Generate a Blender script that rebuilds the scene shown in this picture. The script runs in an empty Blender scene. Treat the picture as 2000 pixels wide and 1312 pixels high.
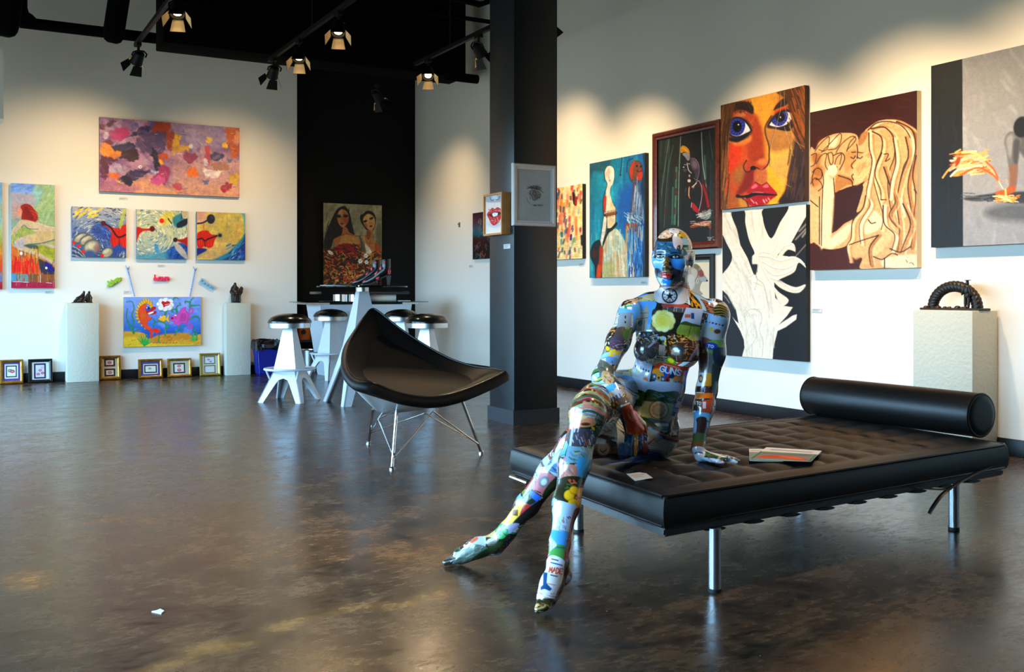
EXPO, SKY = 0.6, 19.0
WINL = [(1.2, 4.6), (5.0, 8.4), (8.8, 11.9)]
WINR = []
FC = [(46, 35, 27), (88, 62, 40), (56, 52, 53), (140, 82, 30), (190, 124, 58)]
FSP = .42
FRO = (.17, .30)
FBLOT = [(620, 1080, .55, .3, 255, .9), (760, 1060, .35, .2, 220, .8), (500, 1010, .8, .4, 160, .8), (250, 1060, .6, .3, 120, .8), (20, 1130, .16, .12, 255, 1), (120, 1020, .12, .06, 255, .9),
 (190, 1100, .1, .05, 230, .9), (850, 1190, .25, .1, 200, .7), (640, 1270, .3, .15, 220, .8), (800, 1240, .3, .15, 170, .8), (1500, 1240, .5, .3, 120, .6), (1700, 950, .5, .5, 140, .8), (1900, 1000, .6, .5, 110, .8), (1250, 1260, .4, .2, 110, .7), (1150, 780, .7, .4, 170, .8)]
FCRACK = [[(290, 1312), (380, 1275), (440, 1262), (520, 1235), (560, 1205), (620, 1195), (700, 1187), (770, 1182), (830, 1168), (880, 1148)]]
import bpy, bmesh, math, random
import numpy as np
from mathutils import Vector, Matrix, Euler
SC = bpy.context.scene
COL = SC.collection
PI = math.pi
R = math.radians
rnd = random.Random(7)
# ---------- viewpoint: level camera 1 m up, heading 29.36 deg off the long right wall ----------
F, HX, HY = 1950.0, 1000.0, 569.0
TH = R(29.36)
CT, ST = math.cos(TH), math.sin(TH)
RW, BW, NW = 5.62, 12.17, 12.73      # right wall (u), back wall (v), niche wall (v)
def cam(X, Y, z): return Vector((CT*X + ST*Y, -ST*X + CT*Y, z))
def at(px, py, Y): return cam((px-HX)/F*Y, Y, 1-(py-HY)/F*Y)
def flo(px, py, z=0.0):
    Y = (1-z)*F/(py-HY); return cam((px-HX)/F*Y, Y, z)
def onR(px, py, u=RW):
    k = (px-HX)/F; return at(px, py, u/(CT*k+ST))
def onB(px, py, v=BW):
    k = (px-HX)/F; return at(px, py, v/(CT-ST*k))
def L1(v): v = v/255.0; return v/12.92 if v <= 0.04045 else ((v+0.055)/1.055)**2.4
def H(c):
    if isinstance(c, str): c = tuple(int(c[i:i+2], 16) for i in (0, 2, 4))
    return c
def LIN(c): return tuple(L1(v) for v in H(c)) + (1.0,)
# ---------- materials ----------
MATS = {}
def mat(name, col, rough=.5, metal=0., spec=.5, coat=0., bump=None, emit=None, var=None, alpha=None):
    if name in MATS: return MATS[name]
    m = bpy.data.materials.new(name); m.use_nodes = True
    nt = m.node_tree; b = nt.nodes['Principled BSDF']
    b.inputs['Base Color'].default_value = LIN(col)
    b.inputs['Roughness'].default_value = rough
    b.inputs['Metallic'].default_value = metal
    b.inputs['Specular IOR Level'].default_value = spec
    b.inputs['Coat Weight'].default_value = coat
    if coat: b.inputs['Coat Roughness'].default_value = .06
    tc = nt.nodes.new('ShaderNodeTexCoord')
    if var:
        n = nt.nodes.new('ShaderNodeTexNoise'); n.inputs['Scale'].default_value = var[0]; n.inputs['Detail'].default_value = 4
        nt.links.new(tc.outputs['Object'], n.inputs['Vector'])
        mx = nt.nodes.new('ShaderNodeMix'); mx.data_type = 'RGBA'
        mx.inputs[6].default_value = LIN(col); mx.inputs[7].default_value = LIN(var[1])
        rp = nt.nodes.new('ShaderNodeMapRange'); rp.inputs[1].default_value = .35; rp.inputs[2].default_value = .68
        nt.links.new(n.outputs['Fac'], rp.inputs[0]); nt.links.new(rp.outputs[0], mx.inputs[0])
        nt.links.new(mx.outputs[2], b.inputs['Base Color'])
    if bump:
        n = nt.nodes.new('ShaderNodeTexNoise'); n.inputs['Scale'].default_value = bump[0]; n.inputs['Detail'].default_value = 5
        nt.links.new(tc.outputs['Object'], n.inputs['Vector'])
        bp = nt.nodes.new('ShaderNodeBump'); bp.inputs['Strength'].default_value = bump[1]; bp.inputs['Distance'].default_value = bump[2] if len(bump) > 2 else .01
        nt.links.new(n.outputs['Fac'], bp.inputs['Height']); nt.links.new(bp.outputs['Normal'], b.inputs['Normal'])
    if emit:
        b.inputs['Emission Color'].default_value = LIN(emit[0]); b.inputs['Emission Strength'].default_value = emit[1]
    MATS[name] = m; return m
def paintmat(name, rough=.45, coat=0., spec=.4, bump=.15, scale=160):
    if name in MATS: return MATS[name]
    m = mat(name, (128, 128, 128), rough, 0, spec, coat, bump=(scale, bump, .003) if bump else None)
    nt = m.node_tree; a = nt.nodes.new('ShaderNodeVertexColor'); a.layer_name = 'Col'
    nt.links.new(a.outputs['Color'], nt.nodes['Principled BSDF'].inputs['Base Color'])
    return m
def glassmat(name, tint=(235, 245, 242), gloss=.12, rough=.02):
    if name in MATS: return MATS[name]
    m = bpy.data.materials.new(name); m.use_nodes = True; nt = m.node_tree; nt.nodes.clear()
    o = nt.nodes.new('ShaderNodeOutputMaterial'); t = nt.nodes.new('ShaderNodeBsdfTransparent'); g = nt.nodes.new('ShaderNodeBsdfGlossy')
    t.inputs[0].default_value = LIN(tint); g.inputs['Roughness'].default_value = rough
    fr = nt.nodes.new('ShaderNodeFresnel'); fr.inputs[0].default_value = 1.45
    mx = nt.nodes.new('ShaderNodeMixShader')
    ge = nt.nodes.new('ShaderNodeNewGeometry'); sb = nt.nodes.new('ShaderNodeMath'); sb.operation = 'SUBTRACT'; sb.inputs[0].default_value = 1; nt.links.new(ge.outputs['Backfacing'], sb.inputs[1])
    mu = nt.nodes.new('ShaderNodeMath'); mu.operation = 'MULTIPLY'; nt.links.new(fr.outputs[0], mu.inputs[0]); nt.links.new(sb.outputs[0], mu.inputs[1])
    nt.links.new(mu.outputs[0], mx.inputs[0]); nt.links.new(t.outputs[0], mx.inputs[1]); nt.links.new(g.outputs[0], mx.inputs[2]); nt.links.new(mx.outputs[0], o.inputs[0])
    MATS[name] = m; return m
# ---------- mesh helpers ----------
def BM(): return bmesh.new()
def box(bm, c, s, rz=0., bev=0., rot=None, seg=2):
    r = bmesh.ops.create_cube(bm, size=1.0); vs = r['verts']
    M = Matrix.Translation(Vector(c)) @ (rot.to_4x4() if rot is not None else Matrix.Rotation(rz, 4, 'Z')) @ Matrix.Diagonal((s[0], s[1], s[2], 1))
    bmesh.ops.transform(bm, matrix=M, verts=vs)
    if bev:
        es = list({e for v in vs for e in v.link_edges})
        bmesh.ops.bevel(bm, geom=es, offset=bev, segments=seg, affect='EDGES', profile=.5)
def bx(bm, x0, x1, y0, y1, z0, z1, bev=0.): box(bm, ((x0+x1)/2, (y0+y1)/2, (z0+z1)/2), (x1-x0, y1-y0, z1-z0), bev=bev)
def hexa(bm, b4, t4):
    """box from four bottom and four top corners"""
    vs = [bm.verts.new(p) for p in list(b4)+list(t4)]
    for f in ((3, 2, 1, 0), (4, 5, 6, 7), (0, 1, 5, 4), (1, 2, 6, 5), (2, 3, 7, 6), (3, 0, 4, 7)): bm.faces.new([vs[i] for i in f])
def tube(bm, pts, r, n=10, cap=True, closed=False, flat=None):
    pts = [Vector(p) for p in pts]; N = len(pts); rs = r if isinstance(r, (list, tuple)) else [r]*N
    rings = []; up = None
    for i, p in enumerate(pts):
        if closed: d = pts[(i+1) % N]-pts[i-1]
        else: d = pts[min(i+1, N-1)]-pts[max(i-1, 0)]
        d.normalize()
        if up is None: up = Vector((0, 0, 1)) if abs(d.z) < .9 else Vector((1, 0, 0))
        a = d.cross(up)
        if a.length < 1e-5: a = d.orthogonal()
        a.normalize(); b = a.cross(d).normalized(); up = b
        k = flat if flat else 1.0
        rings.append([bm.verts.new(p+a*(rs[i]*math.cos(2*PI*j/n))+b*(rs[i]*k*math.sin(2*PI*j/n))) for j in range(n)])
    M = N if closed else N-1
    for i in range(M):
        A, B = rings[i], rings[(i+1) % N]
        for j in range(n): bm.faces.new((A[j], A[(j+1) % n], B[(j+1) % n], B[j]))
    if cap and not closed:
        bm.faces.new(rings[0][::-1]); bm.faces.new(rings[-1])
def lathe(bm, prof, c=(0, 0, 0), n=32, rot=None):
    c = Vector(c); rings = []
    def P(x, y, z):
        v = Vector((x, y, z)); return c+(rot @ v if rot is not None else v)
    for r, z in prof:
        if r < 1e-6: rings.append([bm.verts.new(P(0, 0, z))])
        else: rings.append([bm.verts.new(P(r*math.cos(2*PI*j/n), r*math.sin(2*PI*j/n), z)) for j in range(n)])
    for A, B in zip(rings, rings[1:]):
        for j in range(n):
            k = (j+1) % n
            if len(A) == 1 and len(B) == 1: continue
            if len(A) == 1: bm.faces.new((A[0], B[k], B[j]))
            elif len(B) == 1: bm.faces.new((A[j], A[k], B[0]))
            else: bm.faces.new((A[j], A[k], B[k], B[j]))
    if len(rings[0]) > 1: bm.faces.new(rings[0][::-1])
    if len(rings[-1]) > 1: bm.faces.new(rings[-1])
def prism(bm, pts, ext):
    """closed polygon of 3-D points extruded by a vector"""
    ext = Vector(ext); A = [bm.verts.new(Vector(p)) for p in pts]; B = [bm.verts.new(Vector(p)+ext) for p in pts]
    n = len(pts); bm.faces.new(A[::-1]); bm.faces.new(B)
    for i in range(n): bm.faces.new((A[i], A[(i+1) % n], B[(i+1) % n], B[i]))
def gridface(bm, P):
    """P[i][j] points -> quad sheet"""
    V = [[bm.verts.new(p) for p in row] for row in P]
    for i in range(len(P)-1):
        for j in range(len(P[0])-1): bm.faces.new((V[i][j], V[i+1][j], V[i+1][j+1], V[i][j+1]))
    return V
def ellips(bm, c, r, rot=None, u=16, v=10):
    M = Matrix.Translation(Vector(c)) @ (rot.to_4x4() if rot is not None else Matrix()) @ Matrix.Diagonal((r[0], r[1], r[2], 1))
    bmesh.ops.create_uvsphere(bm, u_segments=u, v_segments=v, radius=1, matrix=M)
def obj(name, bm, m, parent=None, ang=35, loc=None):
    me = bpy.data.meshes.new(name)
    bmesh.ops.recalc_face_normals(bm, faces=bm.faces)
    bm.to_mesh(me); bm.free()
    for f in me.polygons: f.use_smooth = True
    me.set_sharp_from_angle(angle=R(ang))
    me.materials.append(m)
    o = bpy.data.objects.new(name, me); COL.objects.link(o)
    if parent is not None: o.parent = parent
    if loc is not None: o.location = loc
    return o
def tag(o, label, cat, group=None, kind=None):
    o['label'] = label; o['category'] = cat
    if group: o['group'] = group
    if kind: o['kind'] = kind
    return o
def thing(name, label, cat, loc=(0, 0, 0), rz=0., group=None):
    o = bpy.data.objects.new(name, None); COL.objects.link(o); o.empty_display_size = .1
    o.location = loc; o.rotation_euler = (0, 0, rz)
    return tag(o, label, cat, group)
def struct(name, bm, m, label=None, cat=None):
    o = obj(name, bm, m); o['kind'] = 'structure'
    if label: o['label'] = label; o['category'] = cat
    return o
def dup(root, loc, rz=None, label=None):
    r = root.copy(); COL.objects.link(r); r.location = loc
    if rz is not None: r.rotation_euler = (0, 0, rz)
    if label: r['label'] = label
    for ch in list(root.children):
        c = ch.copy(); COL.objects.link(c); c.parent = r
        for g in list(ch.children):
            d = g.copy(); COL.objects.link(d); d.parent = c
    return r
def cr(pts, n=6, closed=False):
    """Catmull-Rom through points of any dimension"""
    P = [np.array(p, float) for p in pts]; N = len(P); out = []
    M = N if closed else N-1
    for i in range(M):
        if closed: a, b, c, d = P[i-1], P[i], P[(i+1) % N], P[(i+2) % N]
        else: a, b, c, d = P[max(i-1, 0)], P[i], P[i+1], P[min(i+2, N-1)]
        for k in range(n):
            t = k/n
            out.append(.5*((2*b)+(c-a)*t+(2*a-5*b+4*c-d)*t*t+(3*b-a-3*c+d)*t**3))
    if not closed: out.append(P[-1])
    return out
# ---------- numpy painter: colours for the vertices of painted surfaces ----------
def vnoise(X, Y, seed=0):
    rs = np.random.RandomState(seed); T = rs.rand(256, 256)
    xi = np.floor(X).astype(int); yi = np.floor(Y).astype(int); fx = X-xi; fy = Y-yi
    fx = fx*fx*(3-2*fx); fy = fy*fy*(3-2*fy); g = lambda a, b: T[a & 255, b & 255]
    return (g(xi, yi)*(1-fx)+g(xi+1, yi)*fx)*(1-fy)+(g(xi, yi+1)*(1-fx)+g(xi+1, yi+1)*fx)*fy
def fbm(X, Y, seed=0, o=4):
    s = 0; a = .5
    for i in range(o): s = s+a*vnoise(X*2**i+31*i, Y*2**i+17*i, seed+i); a *= .5
    return s/(1-.5**o)
class Paint:
    def __init__(s, U, V, fr=(0, 0, 1.)):
        s.U0, s.V0 = U, V; s.c = np.zeros((len(U), 3)); s.on = None; s.warp0 = None; s.frame(*fr)
    def frame(s, x0, y0, k): s.U = (s.U0-x0)*k; s.V = (s.V0-y0)*k; s.k = k; s.warp(0)
    def warp(s, amp, scale=20, seed=5):
        if amp:
            s.u = s.U+(fbm(s.U/scale, s.V/scale, seed)-.5)*2*amp; s.v = s.V+(fbm(s.U/scale+9, s.V/scale+5, seed+9)-.5)*2*amp
        else: s.u, s.v = s.U, s.V
    def mix(s, idx, m, col, a=1.):
        col = np.array(H(col), float)/255 if not isinstance(col, np.ndarray) else col
        if s.on is not None: m = m*s.on[idx]
        m = (m*a)[:, None]; s.c[idx] = s.c[idx]*(1-m)+col*m
    def fill(s, col, a=1.): s.mix(slice(None), np.ones(len(s.U)), col, a)
    def grad(s, stops, ang=90):
        d = s.u*math.cos(R(ang))+s.v*math.sin(R(ang)); xs = [t for t, _ in stops]
        cs = np.array([H(c) for _, c in stops], float)/255
        s.mix(slice(None), np.ones(len(s.U)), np.stack([np.interp(d, xs, cs[:, i]) for i in range(3)], 1))
    def _seg(s, idx, P, closed):
        x = s.u[idx]; y = s.v[idx]; d = np.full(len(x), 1e18); T = np.zeros(len(x)); n = len(P)
        for i in range(n if closed else n-1):
            ax, ay = P[i][:2]; b = P[(i+1) % n]; dx, dy = b[0]-ax, b[1]-ay; l = dx*dx+dy*dy+1e-9
            t = np.clip(((x-ax)*dx+(y-ay)*dy)/l, 0, 1); e = (x-ax-t*dx)**2+(y-ay-t*dy)**2
            k = e < d; d = np.where(k, e, d); T = np.where(k, i+t, T)
        return np.sqrt(d), T
    def _bb(s, P, m):
        xs = [p[0] for p in P]; ys = [p[1] for p in P]
        return np.nonzero((s.u > min(xs)-m) & (s.u < max(xs)+m) & (s.v > min(ys)-m) & (s.v < max(ys)+m))[0]
    def poly(s, pts, col, soft=2., a=1., sm=True):
        P = cr(pts, 5, True) if sm else pts
        i = s._bb(P, soft+1)
        if not len(i): return
        x = s.u[i]; y = s.v[i]; ins = np.zeros(len(i), bool); n = len(P)
        for k in range(n):
            ax, ay = P[k][:2]; bx_, by = P[(k+1) % n][:2]
            if ay == by: continue
            c = ((ay > y) != (by > y)) & (x < (bx_-ax)*(y-ay)/(by-ay)+ax); ins ^= c
        d, _ = s._seg(i, P, True); d = np.where(ins, d, -d)
        s.mix(i, np.clip(d/soft+.5, 0, 1), col, a)
    def ell(s, cx, cy, rx, ry, col, rot=0, soft=.15, a=1.):
        m = max(rx, ry)*(1+soft)+2; i = s._bb([(cx, cy)], m)
        if not len(i): return
        x = s.u[i]-cx; y = s.v[i]-cy; c, t = math.cos(R(rot)), math.sin(R(rot))
        d = np.sqrt(((x*c+y*t)/rx)**2+((-x*t+y*c)/ry)**2)
        s.mix(i, np.clip((1-d)/soft+.5, 0, 1), col, a)
    def line(s, pts, w, col, soft=2., a=1., sm=True, w2=None):
        P = cr(pts, 6) if sm and len(pts) > 2 else pts; w2 = w if w2 is None else w2
        i = s._bb(P, max(w, w2)+soft)
        if not len(i): return
        d, T = s._seg(i, P, False); ww = w+(w2-w)*T/max(len(P)-1, 1)
        s.mix(i, np.clip((ww/2-d)/soft+.5, 0, 1), col, a)
    def rect(s, x0, y0, x1, y1, col, soft=1.5, a=1.): s.poly([(x0, y0), (x1, y0), (x1, y1), (x0, y1)], col, soft, a, False)
    def dabs(s, n, area, ln, w, cols, ang, seed=1, a=.8, jit=15, soft=2.):
        r = random.Random(seed); x0, y0, x1, y1 = area
        for _ in range(n):
            x, y = r.uniform(x0, x1), r.uniform(y0, y1); t = R((ang(x, y) if callable(ang) else ang)+r.uniform(-jit, jit)); l = ln*r.uniform(.5, 1.3)/2
            s.line([(x-l*math.cos(t), y-l*math.sin(t)), (x+l*math.cos(t), y+l*math.sin(t))], w*r.uniform(.6, 1.3), r.choice(cols), soft, a, False)
    def cloud(s, col, sc, lo, hi, seed=1, a=1., st=1.):
        n = fbm(s.U/sc, s.V/sc*st, seed); s.mix(slice(None), np.clip((n-lo)/(hi-lo), 0, 1), col, a)
def setcols(me, c):
    lin = np.where(c <= .04045, c/12.92, ((np.clip(c, 0, 1)+.055)/1.055)**2.4)
    at_ = me.color_attributes.new('Col', 'FLOAT_COLOR', 'POINT')
    at_.data.foreach_set('color', np.concatenate([lin, np.ones((len(c), 1))], 1).astype(np.float32).ravel())
def npmesh(name, V, Fq):
    me = bpy.data.meshes.new(name); n = len(Fq)
    me.vertices.add(len(V)); me.vertices.foreach_set('co', np.asarray(V, np.float32).ravel())
    k = Fq.shape[1]; me.loops.add(n*k); me.loops.foreach_set('vertex_index', Fq.astype(np.int32).ravel())
    me.polygons.add(n); me.polygons.foreach_set('loop_start', np.arange(0, n*k, k, dtype=np.int32)); me.polygons.foreach_set('use_smooth', np.ones(n, bool))
    me.update(); me.validate(); return me
TZ = 3.42; TRK = (1.6, 2.93, 4.35)
def tv(px, py):
    Y = (TZ-.02-1)*F/(HY-py); return cam((px-HX)/F*Y, Y, TZ).y
LAMPS = [
 (1.6, tv(265, 88), onB(130, 430), 150, 'black track light over the large abstract, nearest the picture edge pipe', 84, 1.),
 (2.93, tv(535, 118), onB(430, 450), 120, 'black track light hanging last on the middle track by the black niche', 84, 1.),
 (2.93, tv(596, 84), (2.2, 7.6, 0), 60, 'lit track light second from the niche end of the middle track', 78),
 (2.93, tv(646, 26), (2.2, 6.4, 0), 60, 'lit track light third from the niche end of the middle track', 78),
 (1.6, 8.35, (1.1, 6.6, 0), 60, 'lit track light cut by the top picture edge', 78),
 (4.35, tv(928, 72), onR(1105, 400), 120, 'track light just left of the column top', 84, 1.),
 (4.35, tv(852, 122), (3.0, 7.0, 0), 40, 'lit track light in front of the duct left of the column', 78),
 (4.35, tv(772, 172), onR(885, 470), 70, 'dim track light farthest down the right track against the black niche', 84, 1.),
 (4.35, 7.2, onR(1230, 520), 200, 'track light added outside the view to light the blue figure painting', 84, 1.),  # this and the next wall lamps are unseen, added for the picture wall
 (4.35, 5.7, onR(1500, 520), 200, 'track light added outside the view to light the large face painting', 84, 1.),
 (4.35, 4.4, onR(1750, 520), 200, 'track light added outside the view to light the embracing couple painting', 84, 1.),
 (4.35, 3.2, onR(1980, 520), 200, 'track light added outside the view to light the grey figure painting', 84, 1.),
 (2.93, 2.6, (2.9, 3.6, 0.4), 160, 'track light added outside the view to light the daybed', 84, 1.),  # unseen lamp, added to brighten the daybed
]
def J(px, py, Y): return np.array([(px-HX)/F*Y, Y, 1-(py-HY)/F*Y])
class Fld:
    def __init__(s): s.p = []
    def cone(s, a, b, ra, rb, k=.03): s.p.append(('c', np.array(a, float), np.array(b, float), ra, rb, k)); return s
    def chain(s, pts, k=.03):
        for (a, ra), (b, rb) in zip(pts, pts[1:]): s.cone(a, b, ra, rb, k)
        return s
    def ell(s, c, r, rot=None, k=.03): s.p.append(('e', np.array(c, float), np.array(r, float), np.array(rot) if rot is not None else np.eye(3), 0, k)); return s
    def sub(s, c, r, k=.01): s.p.append(('s', np.array(c, float), np.array([r]*3, float), np.eye(3), 0, k)); return s
    def one(s, q, X, Y, Z):
        if q[0] == 'c':
            _, a, b, ra, rb, k = q; d = b-a; l = d@d+1e-12
            t = np.clip(((X-a[0])*d[0]+(Y-a[1])*d[1]+(Z-a[2])*d[2])/l, 0, 1)
            return np.sqrt((X-a[0]-t*d[0])**2+(Y-a[1]-t*d[1])**2+(Z-a[2]-t*d[2])**2)-(ra+(rb-ra)*t)
        _, c, r, M, _, k = q; x, y, z = X-c[0], Y-c[1], Z-c[2]
        u = [M[0][i]*x+M[1][i]*y+M[2][i]*z for i in range(3)]
        k0 = np.sqrt(sum((u[i]/r[i])**2 for i in range(3))); k1 = np.sqrt(sum((u[i]/r[i]**2)**2 for i in range(3)))+1e-9
        return k0*(k0-1)/k1
    def bounds(s, q):
        if q[0] == 'c': r = max(q[3], q[4]); return np.minimum(q[1], q[2])-r, np.maximum(q[1], q[2])+r
        r = max(q[2]); return q[1]-r, q[1]+r
def smin(a, b, k):
    h = np.clip(.5+.5*(b-a)/k, 0, 1); return b*(1-h)+a*h-k*h*(1-h)
def edges(Q): e = np.concatenate([Q[:, [0, 1]], Q[:, [1, 2]], Q[:, [2, 3]], Q[:, [3, 0]]]); return np.unique(np.sort(e, 1), axis=0)
def smooth(V, Q, it, lam):
    e = edges(Q); n = len(V); dg = np.bincount(e.ravel(), minlength=n)[:, None]
    for _ in range(it):
        s = np.stack([np.bincount(e[:, 0], V[e[:, 1], i], n)+np.bincount(e[:, 1], V[e[:, 0], i], n) for i in range(3)], 1); V = V+lam*(s/np.maximum(dg, 1)-V)
    return V
def grow(fields, lo, hi, HS, ks):
    """smooth union of the fields, skinned with surface nets"""
    dims = np.ceil((hi-lo)/HS).astype(int)+1; D_ = np.full(dims, .2, np.float32)
    for f, kf in zip(fields, ks):
        B = [f.bounds(q) for q in f.p]; l0 = np.maximum(np.floor((np.min([b[0] for b in B], 0)-.03-lo)/HS).astype(int), 0); l1_ = np.minimum(np.ceil((np.max([b[1] for b in B], 0)+.03-lo)/HS).astype(int)+1, dims)
        A_ = np.full(l1_-l0, .2, np.float32)
        for q, b in zip(f.p, B):
            m = .012+q[5]*.6; a0 = np.maximum(np.floor((b[0]-m-lo)/HS).astype(int), l0); a1 = np.minimum(np.ceil((b[1]+m-lo)/HS).astype(int)+1, l1_)
            if (a1 <= a0).any(): continue
            X = (lo[0]+HS*np.arange(a0[0], a1[0]))[:, None, None].astype(np.float32); Y = (lo[1]+HS*np.arange(a0[1], a1[1]))[None, :, None].astype(np.float32); Z = (lo[2]+HS*np.arange(a0[2], a1[2]))[None, None].astype(np.float32)
            d = f.one(q, X, Y, Z); sl = tuple(slice(a0[i]-l0[i], a1[i]-l0[i]) for i in range(3)); cur = A_[sl]
            if q[0] == 's': h = np.clip(.5-.5*(cur+d)/q[5], 0, 1); A_[sl] = cur*(1-h)-d*h+q[5]*h*(1-h)
            else: A_[sl] = smin(d, cur, q[5])
        sl = tuple(slice(l0[i], l1_[i]) for i in range(3)); D_[sl] = smin(A_, D_[sl], kf); del A_
    S = D_ < 0; act = np.zeros(dims-1, np.uint8)
    for i in (0, 1):
        for j in (0, 1):
            for k in (0, 1): act += S[i:dims[0]-1+i, j:dims[1]-1+j, k:dims[2]-1+k]
    ci = np.argwhere((act > 0) & (act < 8)); cid = np.full(dims-1, -1, np.int32); cid[tuple(ci.T)] = np.arange(len(ci)); del act
    cor = [(i, j, k) for i in (0, 1) for j in (0, 1) for k in (0, 1)]
    val = np.stack([D_[ci[:, 0]+c[0], ci[:, 1]+c[1], ci[:, 2]+c[2]] for c in cor], 1); ps = np.zeros((len(ci), 3)); cn = np.zeros(len(ci))
    for a in range(8):
        for b in range(a+1, 8):
            if sum(abs(cor[a][i]-cor[b][i]) for i in range(3)) != 1: continue
            m = (val[:, a] < 0) != (val[:, b] < 0); t = np.where(m, val[:, a]/(val[:, a]-val[:, b]+1e-12), 0)[:, None]
            ps += np.where(m[:, None], np.array(cor[a])*(1-t)+np.array(cor[b])*t, 0); cn += m
    V = lo+HS*(ci+ps/cn[:, None]); Q = []
    for ax_ in range(3):
        o1, o2 = (ax_+1) % 3, (ax_+2) % 3; sa = [slice(1, -1)]*3; sa[ax_] = slice(0, -1); sb = [slice(1, -1)]*3; sb[ax_] = slice(1, None)
        e0, e1 = S[tuple(sa)], S[tuple(sb)]
        for flip, mk in ((0, e0 & ~e1), (1, ~e0 & e1)):
            p = np.argwhere(mk); off = np.ones(3, int); off[ax_] = 0; p = p+off
            def c_(d1, d2): q = p.copy(); q[:, o1] += d1; q[:, o2] += d2; return cid[tuple(q.T)]
            qd = np.stack([c_(-1, -1), c_(0, -1), c_(0, 0), c_(-1, 0)], 1); Q.append(qd[:, ::-1] if flip else qd)
    Q = np.concatenate(Q); Q = Q[(Q >= 0).all(1)]
    return smooth(V, Q, 2, .5), Q
def grown(name, m, f, lo, hi, hs, parent=None):
    V, Q = grow([f], np.array(lo), np.array(hi), hs, [.004]); me = npmesh(name, V, Q); me.materials.append(m); o = bpy.data.objects.new(name, me); COL.objects.link(o); o.parent = parent; return o
# ---------- view ----------
cd = bpy.data.cameras.new('camera'); co = bpy.data.objects.new('camera', cd); COL.objects.link(co)
cd.sensor_width = 36; cd.lens = 36*F/2000; cd.shift_y = -(656-HY)/2000; cd.clip_start = .05
co.location = (0, 0, 1); co.rotation_euler = (PI/2, 0, -TH); SC.camera = co
SC.view_settings.view_transform = 'Standard'; SC.view_settings.look = 'None'
SC.view_settings.gamma = 1; SC.view_settings.use_curve_mapping = False; SC.view_settings.exposure = EXPO
SC.cycles.max_bounces = 10; SC.cycles.diffuse_bounces = 5; SC.cycles.glossy_bounces = 5; SC.cycles.transparent_max_bounces = 12
SC.cycles.sample_clamp_indirect = 4; SC.cycles.caustics_reflective = False; SC.cycles.caustics_refractive = False
w = bpy.data.worlds.new('sky'); SC.world = w; w.use_nodes = True; bg = w.node_tree.nodes['Background']
tcw = w.node_tree.nodes.new('ShaderNodeTexCoord'); sp = w.node_tree.nodes.new('ShaderNodeSeparateXYZ'); rp = w.node_tree.nodes.new('ShaderNodeValToRGB')
w.node_tree.links.new(tcw.outputs['Generated'], sp.inputs[0]); w.node_tree.links.new(sp.outputs[2], rp.inputs[0]); w.node_tree.links.new(rp.outputs[0], bg.inputs[0])
rp.color_ramp.elements[0].position = .0; rp.color_ramp.elements[0].color = (.11, .112, .115, 1)
rp.color_ramp.elements[1].position = .04; rp.color_ramp.elements[1].color = (.44, .67, 1, 1)
e = rp.color_ramp.elements.new(.6); e.color = (.38, .60, 1, 1)
bg.inputs[1].default_value = SKY
# ---------- shell ----------
Mwall = mat('wall_paint', (230, 225, 215), .75, spec=.25, bump=(60, .08, .004))
Mblack = mat('black_wall_paint', (7, 7, 7), .7, spec=.2)
Mcol1 = mat('column_paint', (27, 29, 31), .36, spec=.5, bump=(80, .05, .003))
Mceil = mat('ceiling_paint', (7, 7, 7), .9, spec=.05)
Mbase = mat('baseboard_vinyl', (12, 12, 13), .4, spec=.4)
Mduct = mat('duct_paint', (4, 4, 4), .9, spec=.05)
CZ, UL, VR = 4.9, -1.7, -4.0
# floor: polished stained concrete, stain and crack distances held on the floor's own vertices
fx = np.arange(UL-.2, RW+.21, .05); fy = np.arange(VR-.2, NW+.31, .05)
FX, FY = np.meshgrid(fx, fy); n1, n2 = FX.shape
V = np.stack([FX.ravel(), FY.ravel(), np.zeros(FX.size)], 1)
ii = (np.arange(n1-1)[:, None]*n2+np.arange(n2-1)[None]).ravel()
me = npmesh('floor', V, np.stack([ii, ii+1, ii+n2+1, ii+n2], 1))
P = Paint(V[:, 0], V[:, 1]); P.fill((0, 0, 0)); P.warp(.35, .5, 3)
def fl2(px, py): q = flo(px, py); return (q.x, q.y)
for (px, py, rx, ry, g, a) in FBLOT:
    q = flo(px, py); P.ell(q.x, q.y, rx, ry, (g, g, g), -29, 1.2, a)
setcols(me, P.c)
P.warp(.06, .3, 8)
dist = np.full(len(V), 9.)
for ln in FCRACK:
    pts = cr([fl2(*p) for p in ln], 5); d, T = P._seg(np.arange(len(V)), pts, False); dist = np.minimum(dist, d)
a_ = me.attributes.new('crack', 'FLOAT', 'POINT'); a_.data.foreach_set('value', dist.astype(np.float32))
fl = bpy.data.objects.new('floor', me); COL.objects.link(fl); fl['kind'] = 'structure'
m = bpy.data.materials.new('stained_concrete'); m.use_nodes = True; nt = m.node_tree; b = nt.nodes['Principled BSDF']; lk = nt.links.new
def N(t, **kw):
    n = nt.nodes.new(t)
    for k, v in kw.items(): n.inputs[k.replace('_', ' ')].default_value = v
    return n
geo = N('ShaderNodeNewGeometry')
def noise(sc, det=5, rough=.6, dist=0., st=None):
    n = N('ShaderNodeTexNoise', Scale=sc, Detail=det, Roughness=rough, Distortion=dist)
    if st:
        mp = N('ShaderNodeMapping'); mp.inputs['Rotation'].default_value = (0, 0, R(-29)); mp.inputs['Scale'].default_value = st
        lk(geo.outputs['Position'], mp.inputs[0]); lk(mp.outputs[0], n.inputs['Vector'])
    else: lk(geo.outputs['Position'], n.inputs['Vector'])
    return n.outputs['Fac']
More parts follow.
